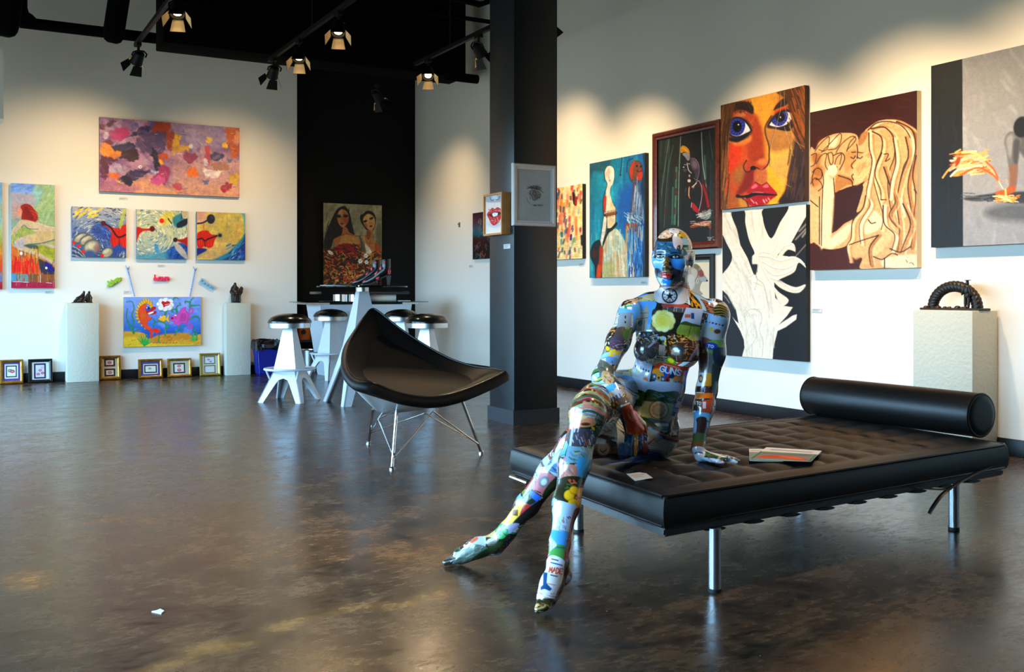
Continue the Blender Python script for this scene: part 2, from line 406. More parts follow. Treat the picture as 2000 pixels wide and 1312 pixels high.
def rng(x, a, b_, c=0., d=1.):
    r = N('ShaderNodeMapRange'); r.inputs[1].default_value = a; r.inputs[2].default_value = b_; r.inputs[3].default_value = c; r.inputs[4].default_value = d; lk(x, r.inputs[0]); return r.outputs[0]
def mth(op, a, b2):
    r = N('ShaderNodeMath'); r.operation = op
    for i, x in enumerate((a, b2)):
        if isinstance(x, (int, float)): r.inputs[i].default_value = x
        else: lk(x, r.inputs[i])
    return r.outputs[0]
def mixc(f, a, b2):
    r = N('ShaderNodeMix'); r.data_type = 'RGBA'
    if isinstance(f, float): r.inputs[0].default_value = f
    else: lk(f, r.inputs[0])
    for i, x in ((6, a), (7, b2)):
        if isinstance(x, tuple): r.inputs[i].default_value = LIN(x)
        else: lk(x, r.inputs[i])
    return r.outputs[2]
vc = N('ShaderNodeVertexColor'); vc.layer_name = 'Col'; ak = N('ShaderNodeAttribute'); ak.attribute_name = 'crack'
st_ = N('ShaderNodeSeparateColor'); lk(vc.outputs[0], st_.inputs[0])
big = noise(.55, 6, .6, .6); mid = noise(4.6, 8, .66, .35, (.9, 1.15, 1)); fine = noise(30, 6, .7, 0, (.6, 1.4, 1)); spk = noise(60, 2, .5)
base = mixc(rng(mid, .40, .60), FC[0], FC[1])
base = mixc(mth('MULTIPLY', rng(big, .48, .68), .6), base, FC[2])
stain = mth('MULTIPLY', st_.outputs[0], rng(mth('ADD', mth('MULTIPLY', mid, .75), mth('MULTIPLY', fine, .25)), .36, .64))
base = mixc(mth('MULTIPLY', rng(stain, 0., .62), .92), base, FC[3])
base = mixc(mth('MULTIPLY', rng(stain, .55, 1.), .85), base, FC[4])
base = mixc(rng(fine, .36, .64, .75, 0.), base, (16, 12, 9))
base = mixc(rng(noise(11, 6, .7), .5, .72, 0., .45), base, (92, 68, 44))
ck = mth('ADD', ak.outputs['Fac'], mth('MULTIPLY', mth('SUBTRACT', fine, .5), .05))
base = mixc(mth('MULTIPLY', rng(ck, .06, .0), rng(mid, .34, .6)), base, (150, 100, 45))
base = mixc(rng(spk, .765, .785), base, (150, 140, 125))
lk(base, b.inputs['Base Color'])
lk(mth('ADD', rng(mid, .3, .7, FRO[0], FRO[1]), rng(fine, .3, .7, -.05, .08)), b.inputs['Roughness']); b.inputs['Specular IOR Level'].default_value = FSP
bp = N('ShaderNodeBump', Strength=.05, Distance=.01); lk(mth('ADD', mth('MULTIPLY', mid, .7), mth('MULTIPLY', fine, .3)), bp.inputs['Height']); lk(bp.outputs[0], b.inputs['Normal'])
me.materials.append(m)
T_ = .15
NU0 = onB(580, 400).x
def wall(name, x0, x1, y0, y1, z0, z1, m):
    bm = BM(); bx(bm, x0, x1, y0, y1, z0, z1); return struct(name, bm, m)
wall('wall_back', UL, NU0, BW, BW+T_+.6, 0, CZ, Mwall)
wall('wall_niche', NU0, RW, NW, NW+T_, 0, CZ, Mblack)
wall('wall_right', RW, RW+T_, VR, NW+T_, 0, CZ, Mwall)
# left storefront wall with glazed openings, rear wall with glazed openings
def glazed(nm, axis, pos, a0, a1, cuts, z0, z1, wn, pm=None):
    bm = BM()
    def B(p0, p1, q0, q1):
        if axis == 'u': bx(bm, pos-T_, pos, p0, p1, q0, q1)
        else: bx(bm, p0, p1, pos-T_, pos, q0, q1)
    B(a0, a1, z1, CZ)
    if z0 > 0: B(a0, a1, 0, z0)
    last = a0
    for c0, c1 in cuts: B(last, c0, z0, z1); last = c1
    B(last, a1, z0, z1)
    struct(nm, bm, pm or Mwall)
    Mfr = mat('window_frame_metal', (60, 62, 64), .4, .8); Mgl = glassmat('window_glass')
    for c0, c1 in cuts:
        wn[0] += 1; bm = BM()
        def Q(p0, p1, q0, q1, th, bm):
            if axis == 'u': bx(bm, pos-T_/2-th/2, pos-T_/2+th/2, p0, p1, q0, q1)
            else: bx(bm, p0, p1, pos-T_/2-th/2, pos-T_/2+th/2, q0, q1)
        w_ = .05
        Q(c0, c1, z0, z0+w_, .08, bm); Q(c0, c1, z1-w_, z1, .08, bm); Q(c0, c0+w_, z0+w_, z1-w_, .08, bm); Q(c1-w_, c1, z0+w_, z1-w_, .08, bm)
        n = max(1, round((c1-c0)/1.5))
        for k in range(1, n):
            x = c0+(c1-c0)*k/n; Q(x-w_/2, x+w_/2, z0+w_, z1-w_, .08, bm)
        o = struct('window_%d' % wn[0], bm, Mfr); bm = BM(); Q(c0+w_, c1-w_, z0+w_, z1-w_, .008, bm); g = obj('glass', bm, Mgl, o)
        ld = bpy.data.lights.new('daylight', 'AREA'); ld.shape = 'RECTANGLE'; ld.size = c1-c0; ld.size_y = z1-z0; ld.cycles.is_portal = True
        lo = bpy.data.objects.new('daylight', ld); COL.objects.link(lo)
        mid_ = (c0+c1)/2
        if axis == 'u': lo.location = (pos-T_-.02, mid_, (z0+z1)/2); lo.rotation_euler = (PI/2, 0, -PI/2)
        else: lo.location = (mid_, pos-T_-.02, (z0+z1)/2); lo.rotation_euler = (PI/2, 0, 0)
        ld.size, ld.size_y = c1-c0, z1-z0
wn = [0]
glazed('wall_left', 'u', UL, VR, BW, WINL, .0, 2.5, wn)
glazed('wall_rear', 'v', VR, UL, RW, WINR, .0, 2.2, wn, mat('rear_wall_paint', (30, 30, 31), .7, spec=.2))
bm = BM(); bx(bm, UL-T_, RW+T_, VR-T_, NW+T_, CZ, CZ+.1); struct('ceiling', bm, Mceil)
# baseboards
bm = BM(); bx(bm, UL, NU0, BW-.012, BW, 0, .105, .003); struct('baseboard_back', bm, Mbase)
bm = BM(); bx(bm, RW-.012, RW, VR, NW, 0, .105, .003); struct('baseboard_right', bm, Mbase)
# column and its base trim
cu0, cu1, cv0, cv1 = 3.676, 4.058, 6.504, 6.893
bm = BM(); bx(bm, cu0, cu1, cv0, cv1, 0, CZ, .006); struct('column', bm, Mcol1, 'square charcoal painted column standing free in the gallery', 'column')
bm = BM()
for (x0, x1, y0, y1) in ((cu0-.012, cu1+.012, cv0-.012, cv0), (cu0-.012, cu1+.012, cv1, cv1+.012), (cu0-.012, cu0, cv0, cv1), (cu1, cu1+.012, cv0, cv1)): bx(bm, x0, x1, y0, y1, 0, .11)
struct('baseboard_column', bm, mat('column_base', (32, 35, 41), .35, spec=.5))
# white header beam at far left, black duct and pipes under the ceiling
q = at(7, 232, 9.0)
bm = BM(); bx(bm, UL, q.x, q.y, q.y+.3, q.z, q.z+.62); struct('trim_1', bm, Mwall)
bm = BM(); bx(bm, 1.88, 5.3, 10.53, 10.97, 3.52, CZ, .01); tag(obj('air_duct', bm, Mduct), 'large black rectangular duct under the ceiling before the black niche', 'duct')
def pipe(name, label, pts, r, n=16, cat='pipe'):
    bm = BM(); tube(bm, pts, r, n); return tag(obj(name, bm, Mduct), label, cat)
a = at(60, 46, 10.2); bpt = at(304, 73, 10.2)
bb = Vector((a.x+2.2, a.y, a.z)); pipe('ceiling_pipe', 'long black horizontal pipe at upper left before the white wall', [(a.x-.1, a.y, a.z), bb], .058)
def can(label, px, py, Y, r, tilt):
    c0 = at(px, py, Y); d = Vector((tilt[0], tilt[1], 1)).normalized(); t = c0+d*((CZ-.01-c0.z)/d.z)
    bm = BM(); tube(bm, [c0-d*.0+d*.0, c0+d*.02, c0+d*.05, c0+d*.1, t], [r*.45, r*.78, r*.93, r, r], 20); o = tag(obj('round_duct', bm, Mduct), label, 'duct')
can('round black duct drop left of the rectangular duct', 219, 84, 9.3, .095, (.12, -.22))
can('round black duct drop cut by the upper left picture edge', 4, 71, 7.6, .11, (.1, -.2))
a = at(872, 148, 11.5); pipe('hanging_pipe_stub', 'short black pipe end beside the right end of the rectangular duct', [a, a+Vector((.40, 0, 0))], .052)
a = at(925, 38, 10.2)
pipe('ceiling_pipe', 'thin black pipe crossing above the track beside the column', [a+Vector((-.5, 0, 0)), a+Vector((.25, 0, -.0))], .022)
a = at(958, 12, 9.6)
pipe('ceiling_pipe', 'black elbow pipe high beside the column top', [a+Vector((-.6, 0, .04)), a+Vector((-.12, 0, 0)), a+Vector((-.04, .0, .03)), a+Vector((-.03, 0, .2)), a+Vector((-.03, 0, .8))], .03)
a, b2 = at(62, 46, 10.2), at(40, 34, 10.15)
pipe('ceiling_pipe', 'black pipe dropping from the ceiling to the long pipe at far upper left', [b2+Vector((-.01, 0, .9)), b2+Vector((-.005, 0, .1)), b2+Vector((.02, 0, .02)), b2+Vector((.07, 0, -.015)), a], .07)
# ---------- track lighting ----------
TZ = 3.42; TRK = (1.6, 2.93, 4.35)
Mtrk = mat('track_metal', (7, 7, 7), .55, spec=.2); Mdoor = mat('barn_door_lit_face', (205, 180, 135), .5, .0, .3); Mlens = mat('lamp_lens', (255, 240, 210), .3, emit=((255, 214, 150), 6))
for i, u in enumerate(TRK):
    t = thing('light_track', 'black ceiling light track, ' + ('left one over the white wall', 'middle one ending at the duct', 'right one running along the picture wall')[i], 'track', (u, 0, TZ), 0, 'ceiling light tracks')
    y1 = 10.3 if i < 2 else 9.7 if i == 2 else 10
    bm = BM(); bx(bm, -.018, .018, -1.5, y1+.15, .0, .04); obj('rail', bm, Mtrk, t)
    for y in (0, 3, 6, 9): 
        bm = BM(); tube(bm, [(0, y, .03), (0, y, CZ-TZ)], .006, 6); obj('hanger', bm, Mtrk, t)
def make_lamp():
    t = thing('track_light', 'x', 'track light', (0, 0, 0), 0, 'track lights')
    bm = BM(); bx(bm, -.022, .022, -.05, .05, -.03, .0); tube(bm, [(0, 0, -.03), (0, 0, -.085)], .012, 8); obj('mount', bm, Mtrk, t)
    h = bpy.data.objects.new('lamp_head', None); COL.objects.link(h); h.parent = t; h.location = (0, 0, -.13)
    bm = BM()   # head axis along -Z before aiming
    tube(bm, [(-.068, 0, .005), (-.068, 0, .045), (-.03, 0, .075), (.03, 0, .075), (.068, 0, .045), (.068, 0, .005)], .008, 6)
    obj('yoke', bm, Mtrk, h)
    bm = BM(); lathe(bm, [(.0, .06), (.03, .058), (.045, .045), (.052, .0), (.058, -.06), (.062, -.075), (.056, -.075), (.05, -.06), (.046, -.03), (0, -.03)], n=20); obj('can', bm, Mtrk, h)
    bm = BM(); lathe(bm, [(0, -.056), (.036, -.056), (.036, -.05), (0, -.05)], n=20); obj('lens', bm, Mlens, h)
    for k in range(4):
        bm = BM(); w0, w1, ln, sp_ = .042, .06, .1, .38 if k % 2 else .5
        a0 = Vector((.062, 0, -.072)); d = Vector((math.sin(sp_), 0, -math.cos(sp_)))*ln
        q = [a0+Vector((0, -w0, 0)), a0+Vector((0, w0, 0)), a0+d+Vector((0, w1, 0)), a0+d+Vector((0, -w1, 0))]
        rz = Matrix.Rotation(PI/2*k, 3, 'Z'); prism(bm, [rz @ p for p in q], rz @ Vector((.003, 0, 0)))
        o = obj('barn_door', bm, Mtrk, h); o.data.materials.append(Mdoor); o.data.polygons[0].material_index = 1  # cream inner face: lamp glow on the door put into its colour
    return t
LAMP0 = make_lamp(); used = [0]
def lamp(u, v, target, power, label, size=55, blend=.5, col=(1, .72, .42)):
    t = LAMP0 if not used[0] else dup(LAMP0, (0, 0, 0)); used[0] = 1
    t.location = (u, v, TZ); t['label'] = label
    h = [c for c in t.children if c.name.startswith('lamp_head')][0]
    d = Vector(target)-Vector((u, v, TZ-.13))
    h.rotation_euler = (-d).to_track_quat('Z', 'Y').to_euler()
    if power:
        ld = bpy.data.lights.new('track_beam', 'SPOT'); ld.energy = power; ld.color = col; ld.spot_size = R(size); ld.spot_blend = blend; ld.shadow_soft_size = .045
        lo = bpy.data.objects.new('track_beam', ld); COL.objects.link(lo); lo.location = Vector((u, v, TZ-.13))+d.normalized()*.062; lo.rotation_euler = h.rotation_euler
def tv(px, py):  # v of the track point seen at this pixel
    Y = (TZ-.02-1)*F/(HY-py); return cam((px-HX)/F*Y, Y, TZ).y
for args in LAMPS: lamp(*args)
def A(name, bm, m, root, ang=35):
    bmesh.ops.translate(bm, vec=-root.location, verts=bm.verts); return obj(name, bm, m, root, ang)
Mleather = mat('black_leather', (13, 12, 11), .42, spec=.36, bump=(220, .06, .002))
Mchrome = mat('chrome', (225, 228, 232), .12, 1.)
Msteel = mat('brushed_steel', (190, 193, 196), .32, 1., bump=(90, .04, .002))
Mwhite_metal = mat('white_enamel_metal', (205, 210, 216), .32, .25, spec=.5)
Mrubber = mat('black_rubber', (10, 10, 10), .6)
# ---------- daybed ----------
ZT, ZB = .345, .238
Nn = flo(1298, 968, ZT); Rr = flo(1966, 866, ZT); Lf = flo(1001, 872, ZT)
E1, E2 = Rr-Nn, Lf-Nn; l1, l2 = E1.length, E2.length
def D(a, b, z): p = Nn+E1*a+E2*b; return Vector((p.x, p.y, z))
day = thing('daybed', 'long black tufted leather daybed with bolster and tubular chrome legs', 'daybed', D(.5, .5, 0))
bm = BM(); na, nb = 150, 86; mg = .10; P = []
def tuft(a, b):
    x, y = a*l1, b*l2; ed = min(x, l1-x, y, l2-y)
    px, py = .163, .154; u_, v_ = (x-mg)/px, (y-mg)/py
    if ed > mg: h = .019*(abs(math.sin(PI*u_))*abs(math.sin(PI*v_)))**.42
    else: h = .012*math.sin(min(ed/mg, 1)*PI*.85)
    return ZT-.006+h
for i in range(na+1): P.append([D(i/na, j/nb, tuft(i/na, j/nb)) for j in range(nb+1)])
V = gridface(bm, P)
rim = [V[i][0] for i in range(na+1)]+[V[na][j] for j in range(1, nb+1)]+[V[i][nb] for i in range(na-1, -1, -1)]+[V[0][j] for j in range(nb-1, 0, -1)]
prev = rim
for t, out in ((.12, .006), (.5, .012), (.88, .006), (1., -.004)):
    cur = []
    for v in rim:
        d = (v.co-D(.5, .5, v.co.z)); q = v.co+Vector((d.x, d.y, 0)).normalized()*out; q.z = ZT-.006+(ZB-ZT+.006)*t; cur.append(bm.verts.new(q))
    for k in range(len(rim)): bm.faces.new((prev[k], prev[(k+1) % len(rim)], cur[(k+1) % len(rim)], cur[k]))
    prev = cur
bm.faces.new(prev); mt = A('mattress', bm, Mleather, day, 60)
for z in (ZT-.004, ZB+.006):
    bm = BM(); c4 = [D(0, 0, z), D(1, 0, z), D(1, 1, z), D(0, 1, z)]; pts = []
    for k in range(4):
        p, q = c4[k], c4[(k+1) % 4]; pts += [p.lerp(q, t) for t in (.01, .2, .4, .6, .8, .99)]
    tube(bm, pts, .0055, 6, closed=True); A('piping', bm, Mleather, day)
bm = BM()
for i in range(1, 12):
    for j in range(1, 7):
        x, y = mg+.163*i-.0, mg+.154*j
        if x < l1-mg and y < l2-mg: ellips(bm, D(x/l1, y/l2, ZT-.003), (.011, .011, .005), u=8, v=5)
A('tufting_buttons', bm, Mleather, day)
Mwood = mat('dark_stained_frame', (24, 17, 13), .3, spec=.5, coat=.3)
bm = BM(); b4 = [D(*ab, .208) for ab in ((.004, .008), (.996, .008), (.996, .992), (.004, .992))]; hexa(bm, b4, [p+Vector((0, 0, .028)) for p in b4])
bmesh.ops.bevel(bm, geom=bm.edges[:], offset=.006, segments=2, affect='EDGES'); A('frame', bm, Mwood, day)
bm = BM(); p, q = D(-.003, 1.0, .218), D(-.003, .86, .218); tube(bm, [p, q], .011, 10); A('corner_tube', bm, Mchrome, day)  # short chrome tube low at the bed's left corner
for k in range(9):
    a = .12+k*.095; bm = BM()
    pts = [D(a, b, .209-.007*math.sin(PI*min(b/.12, 1))-.002) for b in (.004, .03, .08, .2, .5, .8, .92, .97, .996)]
    tube(bm, pts, .04, 8, flat=.16); A('webbing_strap', bm, Mleather, day)
for (px, py) in ((1396, 1155), (1863, 1034), (1130, 1038), (1566, 960)):
    p = flo(px, py) if px != 1566 else D(0, 0, 0)
    if px == 1566: p = flo(1863, 1034)+flo(1130, 1038)-flo(1396, 1155)
    bm = BM(); lathe(bm, [(.021, .012), (.021, .212)], (p.x, p.y, 0), 20); lg = A('leg', bm, Msteel, day)
    bm = BM(); lathe(bm, [(.0225, 0), (.0225, .012)], (p.x, p.y, 0), 20); bmesh.ops.translate(bm, vec=-day.location, verts=bm.verts); obj('foot_cap', bm, Mrubber, lg)
def strap(pts, w=.013, name='loose_strap'):
    bm = BM(); tube(bm, cr(pts, 6), w, 8, flat=.28); return A(name, bm, Mleather, day)
strap([at(1752, 944, 3.92), at(1785, 951, 3.92), at(1825, 955, 3.95), at(1852, 954, 3.98), at(1876, 940, 4.04), at(1905, 924, 4.14), at(1935, 910, 4.24)], .0105)
strap([at(1876, 940, 4.03), at(1856, 953, 3.97), at(1838, 968, 3.95), at(1822, 990, 3.94), at(1815, 1003, 3.94)], .0105)
# bolster: lies across the head of the bed, strapped to it
c0, c1 = at(1921, 808, 4.46), at(1585, 776, 5.34); c0.z = c1.z = .445
ax = (c1-c0); ln = ax.length; ax.normalize(); q3 = Vector((0, 0, 1)).rotation_difference(ax).to_matrix(); rb = .099
bm = BM(); lathe(bm, [(0, .004), (.06, .0), (.085, .004), (.096, .014), (rb, .03), (rb+.002, ln*.3), (rb+.002, ln*.7), (rb, ln-.03), (.096, ln-.014), (.085, ln-.004), (.06, ln), (0, ln-.004)], c0, 40, q3)
bo = A('bolster', bm, Mleather, day)
for t in (.012, ln-.012):
    bm = BM(); lathe(bm, [(.096, t-.004), (.101, t), (.096, t+.004)], c0, 40, q3); bmesh.ops.translate(bm, vec=-day.location, verts=bm.verts); obj('end_piping', bm, Mleather, bo)
for t in (.08, .92):
    p = c0.lerp(c1, t); bm = BM(); s = Vector((ax.y, -ax.x, 0))
    tube(bm, [p+s*.02+Vector((0, 0, -.098)), p+s*.06+Vector((0, 0, -.092)), p+s*.11+Vector((0, 0, -.088))], .012, 6, flat=.3); bmesh.ops.translate(bm, vec=-day.location, verts=bm.verts); obj('bolster_strap', bm, Mleather, bo)
# ---------- shell lounge chair ----------
ch = thing('lounge_chair', 'black triangular shell lounge chair on thin chrome rod legs', 'chair', cam(-.58, 5.95, 0))
ring = [(982, 727, 5.98), (940, 748, 5.85), (890, 767, 5.74), (840, 775, 5.64), (780, 767, 5.52), (728, 747, 5.43), (694, 739, 5.48), (677, 712, 5.63), (680, 675, 5.85), (698, 640, 6.1), (717, 611, 6.30), (727, 603, 6.36), (740, 608, 6.36), (780, 640, 6.32), (830, 673, 6.27), (880, 700, 6.2), (930, 716, 6.12), (972, 721, 6.03)]
RG = [Vector(p) for p in cr([tuple(at(*p)) for p in ring], 5, True)]
CC = cam(-.57, 5.93, .385); n = len(RG)
bm = BM(); rows = []
for r_ in (1., .97, .9, .8, .68, .55, .42, .3, .2, .1):
    row = []
    for p in RG:
        z = CC.z+(p.z-CC.z)*(r_**1.45)+(.012*math.sin(PI*min((1-r_)/.3, 1)) if r_ < 1 else 0); row.append(bm.verts.new((CC.x+(p.x-CC.x)*r_, CC.y+(p.y-CC.y)*r_, z)))
    rows.append(row)
for Aa, Bb in zip(rows, rows[1:]):
    for j in range(n): bm.faces.new((Aa[j], Aa[(j+1) % n], Bb[(j+1) % n], Bb[j]))
bm.faces.new(rows[-1])
def outer(dn, out):
    o_ = []
    for p in RG:
        d = Vector((p.x-CC.x, p.y-CC.y, 0)).normalized(); o_.append(p+d*out+Vector((0, 0, -dn)))
    return o_
prev = rows[0]
for dn, out in ((.003, .016), (.022, .032), (.05, .032), (.062, .012)):
    cur = [bm.verts.new(p) for p in outer(dn, out)]
    for j in range(n): bm.faces.new((prev[j], cur[j], cur[(j+1) % n], prev[(j+1) % n]))
    prev = cur
bm.faces.new(prev); A('upholstery', bm, mat('chair_leather', (11, 10, 9), .5, spec=.16, bump=(200, .04, .002)), ch, 60)
bm = BM(); tube(bm, RG, .0055, 6, closed=True); A('welt', bm, mat('chair_welt', (20, 19, 18), .3, spec=.55), ch)
C2 = cam(-.785, 6.03, .257); bm = BM(); O = outer(.058, .004); rows = []
for r_ in (1., .93, .84, .72, .58, .42, .25, .1):
    rows.append([bm.verts.new((C2.x+(p.x-C2.x)*r_, C2.y+(p.y-C2.y)*r_, C2.z+(p.z-C2.z)*r_**1.12)) for p in O])
for Aa, Bb in zip(rows, rows[1:]):
    for j in range(n): bm.faces.new((Aa[j], Aa[(j+1) % n], Bb[(j+1) % n], Bb[j]))
bm.faces.new(rows[-1]); A('shell', bm, mat('shell_enamel', (196, 200, 200), .35, spec=.5), ch, 60)
hA, hB, hC = at(776, 790, 5.74), at(905, 790, 6.02), at(727, 808, 6.35)
for (px, py), h in (((766, 916), hA), ((940, 885), hB), ((720, 866), hC)):
    f = flo(px, py); d = (h-f).normalized()
    bm = BM(); tube(bm, [f+Vector((0, 0, .008)), h+d*.05], .0095, 10); lg = A('leg', bm, Mchrome, ch)
    bm = BM(); lathe(bm, [(.0, 0), (.017, 0), (.017, .008), (.011, .016), (0, .016)], f, 14); bmesh.ops.translate(bm, vec=-ch.location, verts=bm.verts); obj('glide', bm, Mchrome, lg)
h1, h2 = at(739, 818, 5.95), at(846, 803, 5.95)
for p, q in ((at(770, 893, 5.62), h1), (h1, hA+Vector((0, 0, -.03))), (at(772, 891, 5.62), h2), (h2, at(934, 867, 6.13)), (at(722, 846, 6.52), at(830, 807, 5.97)), (at(724, 843, 6.52), h1), (at(830, 807, 5.97), at(933, 865, 6.13)), (h1, at(755, 795, 5.9))):
    bm = BM(); tube(bm, [p, q], .0048, 8); A('brace_rod', bm, Mchrome, ch)
# ---------- bar stools and high table ----------
def base_parts(t, m, top_z, join_z, tw, jw, fw, th=.012):
    bm = BM(); hexa(bm, [(-jw, -jw, join_z), (jw, -jw, join_z), (jw, jw, join_z), (-jw, jw, join_z)], [(-tw, -tw, top_z), (tw, -tw, top_z), (tw, tw, top_z), (-tw, tw, top_z)])
    obj('pylon', bm, m, t, 20)
    for k in range(4):
        rz = Matrix.Rotation(PI/2*k, 3, 'Z'); bm = BM(); z = join_z
        prof = [(-jw, z), (jw, z), (fw, 0), (fw*.74, 0), (jw*.62, z*.58), (jw*.4, z*.70), (0, z*.75), (-jw*.4, z*.70), (-jw*.62, z*.58), (-fw*.74, 0), (-fw, 0)]
        def P3(x, zz): y = -(jw+(fw-jw)*(1-zz/z)); return rz @ Vector((x, y, zz))
        nrm = rz @ Vector((0, th, th*.5)); A_ = [P3(*p) for p in prof]
        va = [bm.verts.new(p) for p in A_]; vb = [bm.verts.new(p+Vector((nrm.x, nrm.y, 0))) for p in A_]; nn = len(A_)
        bm.faces.new(va); bm.faces.new(vb[::-1])
        for i in range(nn): bm.faces.new((va[i], va[(i+1) % nn], vb[(i+1) % nn], vb[i]))
        obj('base_panel', bm, m, t, 20)
def make_stool():
    t = thing('bar_stool', 'x', 'stool', (0, 0, 0), 0, 'bar stools')
    bm = BM(); lathe(bm, [(0, .800), (.06, .797), (.12, .785), (.165, .765), (.192, .738), (.199, .722), (.197, .712), (0, .712)], n=40); obj('seat', bm, mat('stool_vinyl', (16, 14, 12), .2, spec=.55), t, 60)
    bm = BM(); lathe(bm, [(0, .667), (.188, .667), (.19, .669), (.19, .712), (0, .712)], n=40); obj('seat_band', bm, Msteel, t)
    base_parts(t, Mwhite_metal, .668, .285, .044, .108, .215)
    bm = BM(); tube(bm, [(.225*math.cos(2*PI*k/36), .225*math.sin(2*PI*k/36), .292) for k in range(36)], .0115, 8, closed=True)
    fr = obj('foot_ring', bm, Mwhite_metal, t)
    for k in range(4):
        a = PI/4+PI/2*k; bm = BM(); tube(bm, [(.223*math.cos(a), .223*math.sin(a), .29), (.185*math.cos(a), .185*math.sin(a), .2)], .009, 6); obj('ring_strut', bm, Mwhite_metal, fr)
    return t
s0 = make_stool()
STO = [(566, 9.15, 13, 'bar stool nearest the blue waste bin, legs fully in view'), (646, 11.45, 40, 'bar stool between the high table and the reception desk front, left of the table leg'),
       (834, 9.15, 25, 'bar stool right of the lounge chair back, in front of the white wall'), (784, 11.3, 10, 'bar stool mostly hidden behind the lounge chair and another stool')]
for i, (px, Y, rz, lb) in enumerate(STO):
    p = cam((px-HX)/F*Y, Y, 0)
    if i == 0: s0.location = p; s0.rotation_euler = (0, 0, -TH-R(rz)); s0['label'] = lb
    else: dup(s0, p, -TH-R(rz), lb)
p = cam(-1.35, 9.0, 0)
tb = thing('high_table', 'round glass topped high table on a white tapered metal pylon', 'table', p)
base_parts(tb, Mwhite_metal, 1.0, .52, .045, .135, .275, .014)
bm = BM(); lathe(bm, [(0, 1.0), (.058, 1.0), (.058, 1.036), (0, 1.036)], n=24); obj('collar', bm, Msteel, tb)
bm = BM(); lathe(bm, [(0, 1.037), (.402, 1.037), (.405, 1.040), (.405, 1.046), (.402, 1.049), (0, 1.049)], n=64); obj('glass_top', bm, glassmat('table_glass', (190, 225, 215)), tb)
TT = 1.049
# flat plate, leaflet and ankle boots standing on the glass
bm = BM(); c = at(656, 556, 8.95); lathe(bm, [(0, 0), (.07, 0), (.14, .004), (.14, .007), (.07, .004), (0, .004)], (c.x, c.y, TT), 40); tag(obj('plate', bm, mat('white_plate', (220, 222, 220), .3)), 'thin round white platter lying on the glass table top', 'plate')
Mboot = mat('boot_leather', (22, 20, 22), .3, spec=.5); Mred = mat('boot_red_patch', (215, 40, 52), .35)
def boot(loc, rz, label):
    t = thing('ankle_boot', label, 'boot', loc, rz, 'pair of ankle boots')
    # toe towards -x, heel at +x
    prof = [(-.15, .004, .012, .010), (-.135, .012, .028, .016), (-.10, .022, .038, .024), (-.05, .048, .036, .034), (0, .085, .034, .044), (.03, .11, .036, .05)]
    bm = BM(); tube(bm, [(x, 0, z+.008) for x, z, w_, h in prof]+[(.055, 0, .135), (.06, 0, .17), (.058, 0, .205), (.056, 0, .225)], [.014, .027, .036, .04, .046, .05, .05, .046, .047, .05], 16, flat=.85); obj('upper', bm, Mboot, t, 60)
    bm = BM(); prism(bm, [(.065, -.02, .085), (.1, -.02, .08), (.088, -.012, .0), (.072, -.012, .0)], (0, .036, 0)); obj('heel', bm, Mrubber, t)
    bm = BM(); pts = [(-.16, .0), (-.13, .006), (-.08, .012), (-.03, .035), (.02, .066), (.07, .085), (.1, .082)]
    prism(bm, [(x, -.024, z) for x, z in pts]+[(x, -.024, z-.006 if i < 6 else z-.006) for i, (x, z) in reversed(list(enumerate(pts)))], (0, .048, 0)); obj('sole', bm, Mrubber, t)
    for c_, r_ in (((-.012, -.036, .082), (.024, .005, .036)), ((.092, -.018, .118), (.012, .026, .03)), ((.055, -.043, .2), (.011, .005, .013)), ((-.115, -.014, .034), (.028, .016, .008)), ((.02, -.041, .14), (.010, .005, .022))): bm = BM(); ellips(bm, c_, r_); obj('red_patch', bm, Mred, t)
    return t
c = at(722, 556, 8.9); boot((c.x, c.y, TT+.007), -TH+R(8), 'black and red ankle boot on the glass table, farther left of the pair')
c = at(741, 556, 8.78); boot((c.x, c.y, TT+.007), -TH+R(-4), 'black and red ankle boot on the glass table, nearer right of the pair')
# ---------- reception desk in front of the niche ----------
du, dv = 4.33, 11.48
dk = thing('reception_desk', 'brushed metal reception desk with glass counter before the black niche', 'desk', (du, dv, 0))
Mdesk = mat('desk_metal', (206, 214, 224), .35, .35, bump=(40, .03, .002))
def hx(w0, w1, d0, d1, z0, z1): return ([(-w0, -d0, z0), (w0, -d0, z0), (w0, d0, z0), (-w0, d0, z0)], [(-w1, -d1, z1), (w1, -d1, z1), (w1, d1, z1), (-w1, d1, z1)])
bm = BM(); hexa(bm, *hx(.46, .58, .2, .26, 0, .845)); obj('body', bm, Mdesk, dk, 20)
bm = BM(); bx(bm, -.78, .78, -.31, .3, .868, .88, .003); obj('glass_counter', bm, glassmat('desk_glass', (170, 215, 200)), dk)
bm = BM(); bx(bm, -.70, -.46, -.25, .25, .846, .868); bx(bm, .46, .68, -.25, .25, .846, .868); obj('counter_bracket', bm, Msteel, dk)
for x, r_ in ((-.28, .085), (-.1, .085)):
    bm = BM(); lathe(bm, [(0, .88), (r_, .88), (r_, .965), (0, .965)], (x, -.1, 0), 24); obj('riser', bm, Mchrome, dk)
bm = BM(); bx(bm, .1, .42, -.15, .1, .88, .965, .004); obj('riser_box', bm, Msteel, dk)
bm = BM(); bx(bm, -.56, .56, -.24, .2, .965, 1.0, .01); obj('upper_shelf', bm, mat('desk_black', (12, 12, 12), .25, spec=.5), dk)
bm = BM(); bx(bm, -.52, -.3, -.22, -.04, .88, .888); tag(obj('folder', bm, mat('desk_paper', (40, 42, 44), .5), loc=(du, dv, 0)), 'dark folder lying on the left of the desk glass counter', 'folder')
bm = BM(); bx(bm, .45, .58, -.22, -.08, .88, .89); tag(obj('business_cards', bm, mat('card_white', (225, 228, 230), .5), loc=(du, dv, 0)), 'small white card stack on the right of the desk counter', 'cards')
